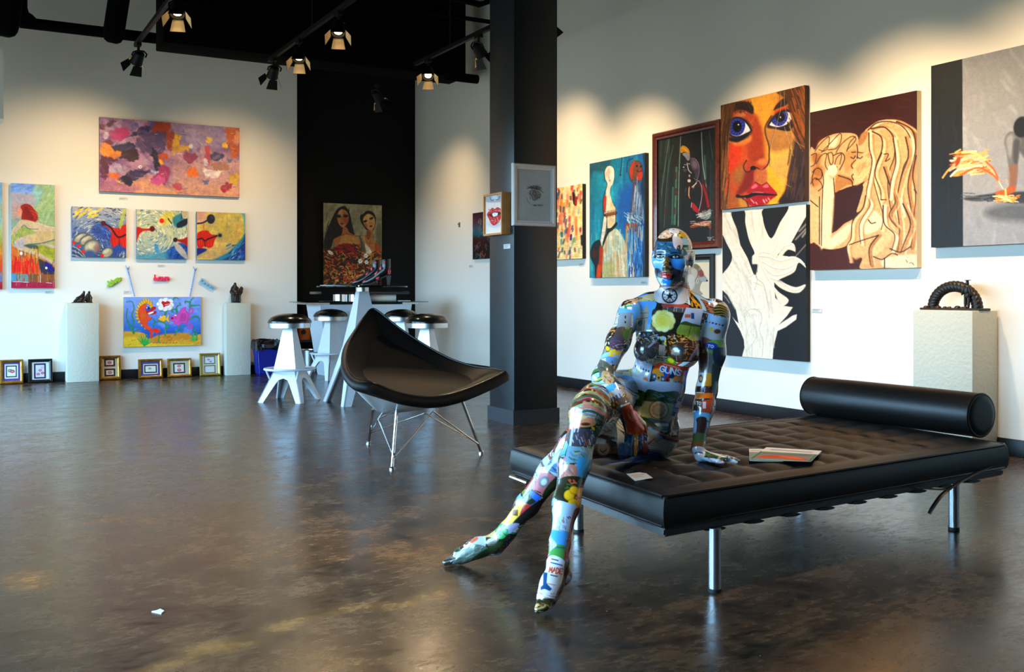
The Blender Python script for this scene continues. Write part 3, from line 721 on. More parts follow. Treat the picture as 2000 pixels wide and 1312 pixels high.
# low black shelf with objects at the left end of the niche
x0, x1 = NU0+.03, NU0+.56; y0 = 12.25
sh = thing('low_shelf', 'low black shelf in the left corner of the black niche', 'shelf', ((x0+x1)/2, y0+.2, 0)); Msh = mat('shelf_black', (13, 13, 13), .5)
bm = BM(); bx(bm, x0, x1, y0, y0+.42, .36, .385); A('shelf_board', bm, Msh, sh)
for xx in (x0, x1-.02): 
    bm = BM(); bx(bm, xx, xx+.02, y0+.38, y0+.42, 0, .36); A('leg', bm, Msh, sh); bm = BM(); bx(bm, xx, xx+.02, y0, y0+.03, 0, .36); A('leg', bm, Msh, sh)
c = Vector((x0+.15, y0+.2, .386))
t = thing('plant_pot', 'orange tapered pot with dark round motif on the low black shelf', 'pot', c); bm = BM(); lathe(bm, [(0, 0), (.085, 0), (.115, .2), (.1, .2), (.09, .17), (0, .17)], n=24); obj('pot', bm, mat('orange_glaze', (196, 92, 26), .4), t)
bm = BM()
for k in range(7):
    a = k*2*PI/7; ellips(bm, (-.04+.024*math.cos(a), -.1, .1+.024*math.sin(a)), (.012, .008, .012), u=8, v=6)
ellips(bm, (-.04, -.1, .1), (.015, .008, .015), u=8, v=6); obj('motif', bm, Mrubber, t)
bm = BM(); q = Vector((x0+.40, y0+.15, .386)); r2 = random.Random(4)
for k in range(9): ellips(bm, q+Vector((r2.uniform(-.05, .05), r2.uniform(-.06, .06), .062+.05*(k/3))), (.06, .06, .055))
tag(obj('black_bag', bm, mat('glossy_bag', (8, 8, 8), .25)), 'crumpled black bag beside the orange pot on the low shelf', 'bag')
c = Vector((x0+.12, y0-.1, 0)); t = thing('metal_bin', 'round brushed metal bin on the floor under the orange pot', 'bin', c)
bm = BM(); lathe(bm, [(0, .0), (.1, 0), (.125, .27), (.118, .27), (.1, .02), (0, .02)], n=28); obj('body', bm, Msteel, t)
bm = BM(); tube(bm, [(.125*math.cos(k*PI/12), .125*math.sin(k*PI/12), .27) for k in range(24)], .006, 6, closed=True); obj('rim', bm, Msteel, t)
t = thing('side_bin', 'x', 'bin', c+Vector((.27, -.16, 0))); tag(t, 'white topped short stool bin behind the bar stool base', 'bin')
bm = BM(); lathe(bm, [(0, 0), (.09, 0), (.1, .16), (0, .16)], n=24); obj('body', bm, Msteel, t); bm = BM(); lathe(bm, [(0, .16), (.13, .16), (.13, .18), (0, .18)], n=24); obj('lid', bm, mat('lid_white', (215, 215, 210), .4), t)
for k in range(4):
    z = .182+k*.035; bm = BM(); bx(bm, -.1+.006*k, .09, -.08, .09, z, z+.032, .002); tag(obj('book', bm, mat('book_white', (206, 204, 196), .6), loc=c+Vector((.27, -.16, 0))), ('white book at the bottom of the small stack behind the stool', 'white book second from the bottom of the small stack', 'white book third from the bottom of the small stack', 'white book on top of the small stack beside the black bag')[k], 'book', 'stack of white books')
# ---------- blue waste bin ----------
c = flo(518, 731.5)
t = thing('waste_bin', 'blue rectangular waste bin with a black plastic liner', 'bin', (c.x+.012, c.y+.0, 0))
bm = BM(); hexa(bm, *hx(.115, .142, .08, .10, 0, .37)); bmesh.ops.bevel(bm, geom=bm.edges[:], offset=.018, segments=3, affect='EDGES'); obj('body', bm, mat('blue_plastic', (14, 26, 120), .35, spec=.5), t)
bm = BM(); r2 = random.Random(3); rows = []
for (k, z, ex) in ((0, .30, .016), (1, .33, .03), (2, .365, .035), (3, .40, .03), (4, .42, .01), (5, .40, -.02), (6, .34, -.03)):
    rows.append([bm.verts.new(((.138+ex+r2.uniform(-.014, .014))*math.copysign(abs(math.cos(a))**.6, math.cos(a)), (.095+ex+r2.uniform(-.014, .014))*math.copysign(abs(math.sin(a))**.6, math.sin(a)), z+r2.uniform(-.014, .014))) for a in [2*PI*j/36 for j in range(36)]])
for Aa, Bb in zip(rows, rows[1:]):
    for j in range(36): bm.faces.new((Aa[j], Aa[(j+1) % 36], Bb[(j+1) % 36], Bb[j]))
obj('liner', bm, mat('black_plastic_film', (9, 9, 10), .22, spec=.6), t, 20)
# ---------- pedestals ----------
Mped = mat('textured_plaster', (196, 193, 176), .85, spec=.2, bump=(46, .32, .015))
def pedestal(u0, u1, v0, v1, h, label):
    bm = BM(); bx(bm, u0, u1, v0, v1, 0, h, .004); return tag(obj('pedestal', bm, Mped), label, 'pedestal', 'plaster pedestals')
p = flo(130.8, 747); pedestal(p.x, p.x+.328, p.y, BW-.02, .872, 'pale plaster pedestal left of the gold frames, bearing the low bronze pair'); PA = (p.x+.165, (p.y+BW-.02)/2, .872)
p = flo(442, 733.5); pedestal(p.x-.0, p.x+.29, p.y, BW-.02, .862, 'pale plaster pedestal beside the blue waste bin'); PB = (p.x+.13, (p.y+BW-.02)/2, .862)
pedestal(5.363, 5.602, 3.88, 4.305, .883, 'cream plaster pedestal behind the daybed bolster, bearing the arch sculpture'); PC = (5.482, 4.09, .883)
# ---------- bronzes ----------
Mbr = mat('dark_bronze', (44, 37, 32), .42, .5, bump=(60, .15, .004))
def blob(bm, parts):
    for c_, r_, *rot in parts: ellips(bm, c_, r_, Euler([R(a) for a in rot[0]]).to_matrix() if rot else None, 14, 9)
t = thing('bronze_sculpture', 'low dark bronze of two seated figures on the left pedestal', 'sculpture', PA, 0, 'bronze sculptures')
bm = BM(); bx(bm, -.105, .105, -.05, .05, 0, .010, .003); obj('base', bm, Mbr, t)
f = Fld(); f.chain([((-.012, 0, .03), .032), ((.0, .005, .065), .026), ((.01, 0, .092), .02)], .012).ell((.018, -.004, .118), (.014, .015, .018), None, .006).chain([((-.01, -.01, .03), .022), ((-.05, -.018, .052), .014), ((-.085, -.02, .016), .010)], .01).chain([((.0, -.015, .09), .011), ((-.035, -.022, .066), .009), ((-.055, -.02, .055), .008)], .008).ell((-.03, 0, .015), (.06, .035, .014), None, .012)
grown('figure', Mbr, f, (-.14, -.08, .0), (.1, .08, .16), .004, t)
f = Fld(); f.chain([((.06, 0, .03), .03), ((.058, .004, .064), .026), ((.064, 0, .09), .02)], .012).ell((.072, -.004, .116), (.014, .015, .018), None, .006).chain([((.055, -.01, .03), .02), ((.03, -.03, .05), .013), ((.012, -.04, .014), .010)], .01).chain([((.08, -.01, .088), .010), ((.095, -.018, .056), .009), ((.09, -.02, .02), .008)], .008).ell((.075, 0, .014), (.028, .035, .012), None, .012)
grown('figure', Mbr, f, (-.02, -.08, .0), (.14, .08, .16), .004, t)
t = thing('bronze_sculpture', 'upright dark bronze of a robed seated figure on the pedestal by the bin', 'sculpture', PB, 0, 'bronze sculptures')
f = Fld(); f.chain([((0, 0, .012), .055), ((0, 0, .06), .050), ((.0, 0, .1), .052), ((-.01, .01, .135), .042), ((-.012, .008, .175), .036), ((-.01, .004, .2), .022)], .02).ell((-.008, 0, .226), (.017, .019, .021), None, .006).chain([((-.04, 0, .178), .016), ((-.062, -.02, .13), .014), ((-.03, -.05, .108), .012)], .012).chain([((.02, 0, .178), .016), ((.045, -.03, .14), .013), ((.0, -.055, .115), .011)], .012).chain([((.03, 0, .09), .03), ((.058, 0, .13), .022), ((.07, 0, .172), .017), ((.066, 0, .186), .012)], .016)
for k in range(5): f.cone((-.04+.02*k, -.05, .02), (-.03+.018*k, -.048, .1), .008, .005, .006)
grown('figure', Mbr, f, (-.12, -.1, .0), (.12, .1, .26), .004, t)
t = thing('arch_sculpture', 'dark bronze twisted arch with standing figure and small domes', 'sculpture', PC, -PI/2, 'bronze sculptures')
bm = BM(); bx(bm, -.215, .215, -.06, .05, 0, .014, .005); obj('base_plate', bm, Mbr, t)
bm = BM(); rows = []
for i in range(181):
    a = PI*(i/180); cx, cz = -.158*math.cos(a), .014+.135*math.sin(a); tw = 0
    row = []
    for j in range(20):
        ph = 2*PI*j/20; rr = .031*(1+.16*abs(math.sin((ph*2+i*.34)/2*2)))
        lx, ly = rr*math.cos(ph), rr*math.sin(ph)*.9; row.append(Vector((cx-lx*math.cos(a), ly, max(.012, cz+lx*math.sin(a)))))
    rows.append([bm.verts.new(p) for p in row])
for Aa, Bb in zip(rows, rows[1:]):
    for j in range(20): bm.faces.new((Aa[j], Bb[j], Bb[(j+1) % 20], Aa[(j+1) % 20]))
obj('arch', bm, Mbr, t, 50)
bm = BM(); blob(bm, [((.118, -.045, .125), (.022, .018, .036)), ((.122, -.045, .165), (.01, .01, .016)), ((.108, -.045, .055), (.009, .01, .045)), ((.13, -.045, .055), (.01, .01, .045)), ((.098, -.05, .125), (.009, .01, .035), (0, 20, 0)), ((.142, -.05, .125), (.009, .01, .035), (0, -14, 0)), ((.12, -.045, .09), (.02, .016, .02))]); tube(bm, [(.122, -.045, .17), (.122, -.045, .185)], .009, 8); bx(bm, .112, .138, -.058, -.032, .184, .188); obj('figure', bm, Mbr, t, 60)
Mbr2 = mat('polished_bronze', (84, 52, 30), .25, .7)
for x, r_ in ((-.178, .018), (-.09, .019), (-.04, .013), (-.008, .013), (.05, .02), (.086, .012), (.105, .015)):
    bm = BM(); ellips(bm, (x, -.04, .015), (r_, r_, r_*.72)); obj('dome', bm, Mbr2, t, 60)
# ---------- papers on the daybed, scrap on the floor ----------
def sheet(name, label, cat, pts, m, th=.0025, z=None):
    bm = BM(); q = [flo(px, py, z) for px, py in pts]; prism(bm, q, (0, 0, th)); return tag(obj(name, bm, m), label, cat)
# ---------- pictures ----------
def plane_rect(kind, pos, quad, d):
    f = (lambda p: onR(p[0], p[1], pos-d)) if kind == 'R' else (lambda p: onB(p[0], p[1], pos-d))
    c = [f(p) for p in quad]; ax_ = 1 if kind == 'R' else 0
    a0, a1 = (c[0][ax_]+c[3][ax_])/2, (c[1][ax_]+c[2][ax_])/2
    z1, z0 = (c[0].z+c[1].z)/2, (c[3].z+c[2].z)/2
    w_, h_ = abs(a1-a0), z1-z0; m = (a0+a1)/2
    loc = Vector((pos, m, (z0+z1)/2)) if kind == 'R' else Vector((m, pos, (z0+z1)/2))
    return loc, (-PI/2 if kind == 'R' else 0.), w_, h_
def sheet_mesh(name, w_, h_, d, quad, fn, side=None, step=.0045, back=0., tex=0.):
    """flat painted panel: front grid at y=-d, closed by sides and back; colours per vertex"""
    nx = max(12, int(w_/step)); nz = max(12, int(h_/step)); nx, nz = min(nx, 260), min(nz, 330)
    s, t = np.meshgrid(np.linspace(0, 1, nx+1), np.linspace(0, 1, nz+1)); s = s.ravel(); t = t.ravel()
    V = np.stack([(s-.5)*w_, np.full(s.size, -d), (.5-t)*h_], 1); q = np.array(quad, float)
    px = ((q[0][None]*(1-s)[:, None]+q[1][None]*s[:, None])*(1-t)[:, None]+(q[3][None]*(1-s)[:, None]+q[2][None]*s[:, None])*t[:, None])
    P = Paint(px[:, 0], px[:, 1]); fn(P)
    if tex:
        X_, Y_ = px[:, 0], px[:, 1]; w1 = fbm(X_/5, Y_/5, 21)*5; n_ = .5*fbm(X_/2.2+w1, Y_/6.5, 31, 3)+.3*fbm(X_/7+w1, Y_/2.4, 37, 3)+.2*fbm(X_/22, Y_/22, 41, 3)
        P.c = np.clip(P.c, 0, 1)**(1.22 if tex > .3 else 1.)*(1+tex*(n_-.5)[:, None]*np.array([1., .95, .9]))
    ii = (np.arange(nz)[:, None]*(nx+1)+np.arange(nx)[None]).ravel(); Fq = np.stack([ii, ii+nx+1, ii+nx+2, ii+1], 1)
    n0 = len(V); hw, hh = w_/2, h_/2
    fr = [(-hw, -d, hh), (hw, -d, hh), (hw, -d, -hh), (-hw, -d, -hh)]; bk = [(-hw, -back, hh), (hw, -back, hh), (hw, -back, -hh), (-hw, -back, -hh)]
    ex, ef = [], []
    for i in range(4):
        j = (i+1) % 4; b_ = n0+len(ex); ex += [fr[i], fr[j], bk[j], bk[i]]; ef.append([b_, b_+1, b_+2, b_+3])
    b_ = n0+len(ex); ex += bk; ef.append([b_, b_+1, b_+2, b_+3])
    V = np.concatenate([V, np.array(ex)]); Fq = np.concatenate([Fq, np.array(ef)])
    sc = np.tile(np.array(H(side or (225, 220, 210)), float)/255, (len(ex), 1))
    me = npmesh(name, V, Fq); setcols(me, np.concatenate([np.clip(P.c, 0, 1), sc])); return me
Mcanvas = paintmat('oil_paint_on_canvas', .5, 0, .35, .25, 120)
Mprint = paintmat('printed_paper', .6, 0, .25, 0)
def canvas(name, label, kind, pos, quad, fn, side, d=.045, m=None, cat='painting', group=None, step=.0045, tex=.5):
    loc, rz, w_, h_ = plane_rect(kind, pos, quad, d)
    me = sheet_mesh(name, w_, h_, d, quad, fn, side, step, .002, tex); me.materials.append(m or Mcanvas)
    o = bpy.data.objects.new(name, me); COL.objects.link(o); o.location = loc; o.rotation_euler = (0, 0, rz); return tag(o, label, cat, group)
def framebars(bm, w_, h_, fw, d, prof=.4):
    """mitred picture frame, front at y=-d, stepped moulding"""
    for (x0, z0, x1, z1) in ((-1, 1, 1, 1), (1, 1, 1, -1), (1, -1, -1, -1), (-1, -1, -1, 1)):
        secs = []
        for (x, z) in ((x0, z0), (x1, z1)):
            s_ = []
            for inn, dep in ((0, 0), (0, d*.75), (fw*.18, d), (fw*.55, d), (fw*.72, d*.8), (fw, d*.7), (fw, 0)):
                s_.append(bm.verts.new((x*(w_/2-inn), -dep, z*(h_/2-inn))))
            secs.append(s_)
        a, b_ = secs
        for i in range(len(a)): bm.faces.new((a[i], a[(i+1) % len(a)], b_[(i+1) % len(a)], b_[i]))
    bmesh.ops.remove_doubles(bm, verts=bm.verts, dist=1e-6)
def framed(name, label, kind, pos, quad, fw, d, fm, fn, inset=None, cat='picture', glass=True, group=None, extra=None):
    loc, rz, w_, h_ = plane_rect(kind, pos, quad, d)
    t = thing(name, label, cat, loc, rz, group)
    bm = BM(); framebars(bm, w_, h_, fw, d); obj('frame', bm, fm, t, 20)
    q = np.array(quad, float); sx, sz = fw/w_, fw/h_
    def bl(s, u): return tuple((q[0]*(1-s)+q[1]*s)*(1-u)+(q[3]*(1-s)+q[2]*s)*u)
    iq = [bl(sx, sz), bl(1-sx, sz), bl(1-sx, 1-sz), bl(sx, 1-sz)]
    me = sheet_mesh('print', w_-2*fw+.004, h_-2*fw+.004, d*.35, inset or iq, fn, None, .004, .004, 0 if glass else .5); me.materials.append(Mprint if glass else Mcanvas)
    o = bpy.data.objects.new('picture', me); COL.objects.link(o); o.parent = t
    if glass:
        bm = BM(); bx(bm, -w_/2+fw-.002, w_/2-fw+.002, -d*.6, -d*.6+.002, -h_/2+fw-.002, h_/2-fw+.002); obj('glass', bm, glassmat('picture_glass', (248, 250, 250)), t)
    return t
# --- colour fields, each drawn in coordinates measured on the picture itself ---
def p_abstract(s):
    s.frame(120, 220, 4.372); s.fill('9a6f96')
    s.cloud('7a5a8c', 130, .45, .6, 2, .9); s.cloud('c79ab0', 110, .5, .62, 9, .8); s.cloud('b8a2c0', 70, .55, .7, 5, .6)
    s.warp(40, 70, 4)
    s.poly([(320, 620), (520, 560), (700, 540), (900, 600), (1100, 560), (1530, 620), (1530, 740), (320, 720)], 'e0a882', 90, .9)
    s.poly([(1000, 380), (1530, 400), (1530, 640), (950, 600)], 'd9a9a0', 120, .7)
    s.poly([(980, 110), (1400, 120), (1420, 260), (1180, 300), (960, 220)], 'a898b8', 60, .8)
    s.poly([(320, 500), (420, 420), (500, 600), (640, 620), (560, 690), (320, 680)], '9a5c92', 50, .6)
    s.warp(22, 26, 8)
    for p, c in (([(410, 170), (470, 130), (560, 150), (560, 200), (490, 240), (430, 210)], 'c02a7a'), ([(330, 100), (380, 95), (370, 140), (330, 140)], '55143a'), ([(395, 80), (450, 70), (440, 105), (400, 110)], '48173c'),
        ([(650, 130), (740, 120), (720, 190), (640, 190), (560, 210)], '2c2560'), ([(580, 90), (640, 85), (650, 130), (580, 130)], '6a6fae'), ([(760, 170), (800, 80), (915, 95), (900, 160), (940, 250), (900, 330), (860, 200)], 'b83c12'),
        ([(900, 180), (940, 150), (950, 260), (900, 330)], 'a8401c'), ([(950, 180), (1000, 200), (990, 290), (1080, 270), (1060, 320), (960, 330), (920, 350)], 'e5b01c'), ([(330, 330), (370, 250), (450, 300), (500, 325), (460, 400), (370, 380)], 'f0921a'),
        ([(340, 250), (420, 235), (420, 270)], '7a2440'), ([(430, 280), (600, 260), (620, 310), (480, 330)], '2b2858'), ([(520, 320), (630, 315), (630, 405), (500, 390)], '36102c'), ([(330, 380), (400, 380), (480, 400), (420, 430), (390, 480), (370, 570), (330, 520)], '5c1848'),
        ([(640, 200), (840, 160), (880, 230), (860, 330), (760, 360), (640, 300)], '5d4a78'), ([(750, 290), (790, 320), (815, 480), (780, 470), (760, 380)], '241c4c'), ([(800, 370), (860, 340), (890, 370), (840, 410)], 'd8561c'), ([(815, 400), (850, 405), (845, 445), (815, 440)], 'f2b420'),
        ([(480, 560), (600, 490), (740, 490), (820, 500), (700, 530), (600, 580), (560, 620), (500, 590)], '37305e'), ([(500, 540), (580, 560), (570, 620), (520, 610)], '1e1c40'), ([(400, 510), (470, 520), (480, 560), (410, 550)], 'f06a18'), ([(470, 570), (500, 600), (470, 600)], 'e8c030'),
        ([(820, 470), (870, 450), (910, 520), (860, 610), (800, 590), (740, 570)], 'a8306e'), ([(740, 560), (830, 540), (870, 590), (800, 620)], 'd062a0'), ([(750, 485), (810, 495), (800, 520), (750, 510)], 'b9c0e0'), ([(1070, 470), (1138, 475), (1138, 535), (1060, 535)], 'f07a14'),
        ([(1020, 350), (1080, 340), (1150, 380), (1080, 440), (1040, 400)], '9a2c64'), ([(1220, 290), (1260, 330), (1260, 430), (1210, 420)], 'c83c4c'), ([(1270, 350), (1370, 345), (1370, 390), (1280, 410)], '2c2f66'), ([(1220, 225), (1265, 220), (1260, 260), (1230, 260)], 'f0c02c'),
        ([(1365, 265), (1410, 240), (1420, 290), (1380, 295)], 'efc02a'), ([(1390, 140), (1520, 130), (1520, 330), (1450, 390), (1440, 270), (1410, 260)], 'd0622a'), ([(1480, 180), (1520, 160), (1515, 280), (1470, 260)], 'e8a070'), ([(1200, 480), (1290, 500), (1360, 480), (1360, 520), (1280, 560), (1210, 530)], 'f0e6e0'),
        ([(1430, 540), (1505, 520), (1500, 610), (1440, 610)], 'd8b02a'), ([(1350, 620), (1430, 600), (1440, 640), (1370, 680)], 'a82c44'), ([(1190, 575), (1240, 575), (1240, 610), (1195, 605)], '6a74a4'), ([(1410, 395), (1450, 400), (1440, 425), (1410, 425)], '4a6c9c'), ([(1280, 430), (1400, 420), (1420, 480), (1300, 490)], 'b07c6c'),
        ([(350, 180), (390, 170), (400, 205), (360, 220)], 'e8d8e4'), ([(395, 450), (470, 430), (500, 470), (480, 510), (410, 500)], 'b9aac4'), ([(930, 600), (1010, 610), (1000, 660), (940, 640)], 'c04a5c'), ([(1200, 400), (1230, 390), (1240, 440), (1200, 450)], 'dcd4e4')):
        s.poly(p, c, 13, .94)
    s.warp(10, 30, 3); s.dabs(170, (320, 40, 1530, 720), 70, 26, ['8c6a98', 'b08cb4', 'd8a098', '6a4a80', 'c4a8c8', 'e0b498', '7c4c7c', 'a87898'], 15, 13, .2, 50, 16); s.warp(0); s.dabs(120, (330, 60, 1520, 700), 30, 6, ['d8c0d0', '7a5a90', 'e8b090', 'b890b0', 'f0d0c0', '5a4878'], 10, 3, .45, 60, 5)
    for x, y in ((655, 462),): s.ell(x, y, 14, 14, 'e8e6ee', 0, .4); s.ell(x+3, y+2, 6, 6, '7a7a98', 0, .4)
    s.line([(975, 230), (985, 180)], 3, '201820'); s.line([(1000, 185), (1045, 188)], 4, '201820'); s.line([(970, 348), (1025, 350)], 6, 'd8d0d4', 4, .8); s.ell(1090, 285, 18, 20, 'd8d4dc', 10, .5, .9)
def starry(s, area, cen, cols, n, seed): s.dabs(n, area, 26, 7, cols, lambda x, y: math.degrees(math.atan2(y-cen[1], x-cen[0]))+90, seed, .85, 14, 4)
def p_face1(s):
    s.frame(120, 220, 4.372); s.grad([(800, 'b8b4b4'), (900, '9aa6b4'), (1050, '5a74a4'), (1240, '3a5c84')])
    starry(s, (90, 800, 550, 1240), (330, 1150), ['d8d4cc', '384a78', '8a9cc0', 'e6dcb0', '5a6ea0', 'a8b4c4', '2c3a68'], 420, 3)
    s.dabs(16, (100, 810, 340, 890), 40, 18, ['e8cc50', 'f0da78'], -25, 8, .9)
    s.poly([(270, 960), (400, 950), (440, 1100), (400, 1240), (520, 1190), (550, 1180), (540, 1120), (300, 1060)], '2a4a98', 40, .75)
    s.dabs(60, (280, 980, 430, 1180), 22, 6, ['4a6ac0', '1c2c6c', '8aa0d8'], 60, 12)
    s.poly([(345, 930), (400, 965), (480, 985), (555, 960), (552, 1150), (490, 1120), (440, 1150), (415, 1090), (425, 1020), (380, 970)], 'd0200f', 5)
    s.line([(355, 945), (420, 980), (480, 1060), (552, 1040)], 14, '1a0a18', 5, .85); s.line([(490, 1060), (495, 1140)], 7, '5a0a0a', 4, .8)
    for x in (440, 465, 520, 540): s.line([(x, 1080), (x+8, 1135)], 5, 'f05038', 4, .7)
    s.ell(357, 943, 20, 20, '5c1018', 0, .3); s.poly([(530, 820), (557, 820), (520, 960), (500, 1000), (485, 960)], 'b8c060', 6, .95, False)
    for (x, y, rx, ry) in ((160, 1070, 62, 30), (210, 1090, 60, 34), (255, 1150, 72, 60), (385, 1195, 52, 38)):
        s.ell(x, y, rx+6, ry+6, '23304a', -32, .2); s.ell(x, y, rx, ry, 'b0a890', -32, .5); s.ell(x-10, y-12, rx*.5, ry*.4, 'dcd2b0', -32, .9, .8)
    s.ell(240, 1205, 50, 30, '4a6090', 0, .8); s.ell(300, 1160, 26, 34, '9a6060', 0, .9, .6)
    for k in range(6): s.line([(92, 1140+k*18), (150, 1170+k*16), (200, 1232+k*8)], 7, ['b0aca4', '3a4250'][k % 2], 4)
    for x, y in ((104, 1112), (146, 1140), (182, 1186), (342, 1218)): s.ell(x, y, 16, 13, 'e81c12', 0, .3)
def p_face2(s):
    s.frame(120, 220, 4.372); s.grad([(820, 'b8c0a8'), (1000, 'c8c8a4'), (1240, '9ab0b0')])
    starry(s, (640, 820, 1080, 1250), (760, 1030), ['f0ecd0', '7aa0b4', 'e8dc90', '4c7c9c', 'f4f0e0', 'a8bca0', 'd8cc80'], 420, 5)
    s.poly([(860, 870), (960, 850), (940, 930), (850, 960)], 'e8cc3c', 30, .7)
    s.poly([(880, 1240), (980, 1120), (1075, 1140), (1075, 1250)], '1c50a0', 12); s.dabs(40, (900, 1130, 1075, 1250), 40, 10, ['2a64b8', '123a84', '3a80c0'], -40, 7)
    s.poly([(640, 1220), (760, 1210), (880, 1190), (900, 1250), (640, 1250)], '4a9cb0', 25, .8)
    s.poly([(960, 1110), (1000, 1120), (1060, 1190), (1075, 1250), (1020, 1220), (970, 1160)], 'b8b4ac', 8)
    s.poly([(640, 980), (700, 990), (790, 985), (785, 1005), (700, 1010), (660, 1050), (640, 1110)], 'c81c12', 6); s.ell(773, 991, 22, 24, '6a0c14', 0, .3)
    s.poly([(970, 1085), (1030, 1080), (1076, 1065), (1076, 1135), (1040, 1115)], 'b01a16', 6); s.ell(970, 1085, 19, 19, '3a1014', 0, .3)
    s.ell(855, 923, 20, 20, 'e01c14', 0, .25); s.poly([(950, 900), (1000, 870), (1070, 850), (1076, 950), (1000, 985), (960, 960)], '2a8898', 14, .9)
    s.poly([(985, 950), (1020, 925), (1075, 905), (1076, 950), (1030, 975), (990, 980)], '101c38', 7); s.line([(910, 905), (940, 945)], 10, '20406a'); s.line([(1030, 845), (1024, 905)], 8, '2c4060', 4)
    s.poly([(1030, 845), (1078, 845), (1078, 900), (1040, 900)], 'c8b898', 5); s.poly([(790, 1125), (815, 1130), (832, 1190), (800, 1190)], '4a98c8', 4, .9)
def p_face3(s):
    s.frame(120, 220, 4.372); s.grad([(845, 'd8c468'), (1000, 'd0b458'), (1255, 'd8b07c')]); s.cloud('b8a868', 60, .5, .65, 3, .7); s.cloud('e8d070', 45, .55, .68, 8, .7); s.cloud('d89a6a', 50, .58, .7, 12, .5)
    s.poly([(1470, 840), (1560, 840), (1575, 1000), (1540, 1080), (1556, 960), (1545, 870)], '6ab0b8', 10); s.poly([(1158, 845), (1230, 850), (1215, 940), (1158, 945)], 'dca890', 10)
    s.poly([(1310, 1255), (1430, 1190), (1530, 1080), (1575, 1020), (1575, 1262), (1310, 1262)], '1a4c94', 6, 1, False); s.poly([(1270, 1262), (1420, 1190), (1560, 1040), (1520, 1140), (1420, 1230), (1340, 1262)], '3aa0b0', 14, .8)
    s.dabs(50, (1420, 1120, 1570, 1255), 36, 8, ['2a6cb8', '103070', '3a9cc4'], -40, 4)
    s.dabs(14, (1450, 1170, 1530, 1245), 22, 4, ['b8d8e8'], -50, 9)
    s.poly([(1158, 1160), (1240, 1170), (1170, 1215), (1158, 1220)], '1c2c84', 10)
    s.poly([(1500, 1100), (1560, 960), (1545, 1060), (1440, 1170)], 'e8c430', 18, .8)
    s.line([(1160, 948), (1210, 940), (1250, 915)], 13, '1c2440', 4); s.ell(1275, 908, 34, 40, '161c3c', 0, .2); s.ell(1282, 895, 12, 14, '3a5080', 0, .6, .6)
    s.poly([(1158, 1040), (1195, 1010), (1220, 1005), (1250, 1010), (1280, 1040), (1340, 1045), (1310, 1080), (1290, 1140), (1255, 1155), (1220, 1140), (1190, 1160), (1160, 1140)], 'd4220f', 5)
    s.line([(1158, 1085), (1200, 1075), (1222, 1095), (1260, 1075), (1345, 1045)], 12, '2a0a18', 4, .9); s.line([(1222, 1090), (1225, 1145)], 7, '6a0a0a', 4)
    for x in (1175, 1195, 1250, 1275): s.line([(x, 1095), (x+2, 1135)], 6, 'f05a34', 4, .7)
    s.line([(1218, 945), (1212, 985), (1222, 1010)], 10, 'd86a2c', 5, .8); s.ell(1350, 1046, 26, 24, '6a8a78', 0, .5, .7); s.ell(1352, 1047, 14, 14, '241028', 0, .3)
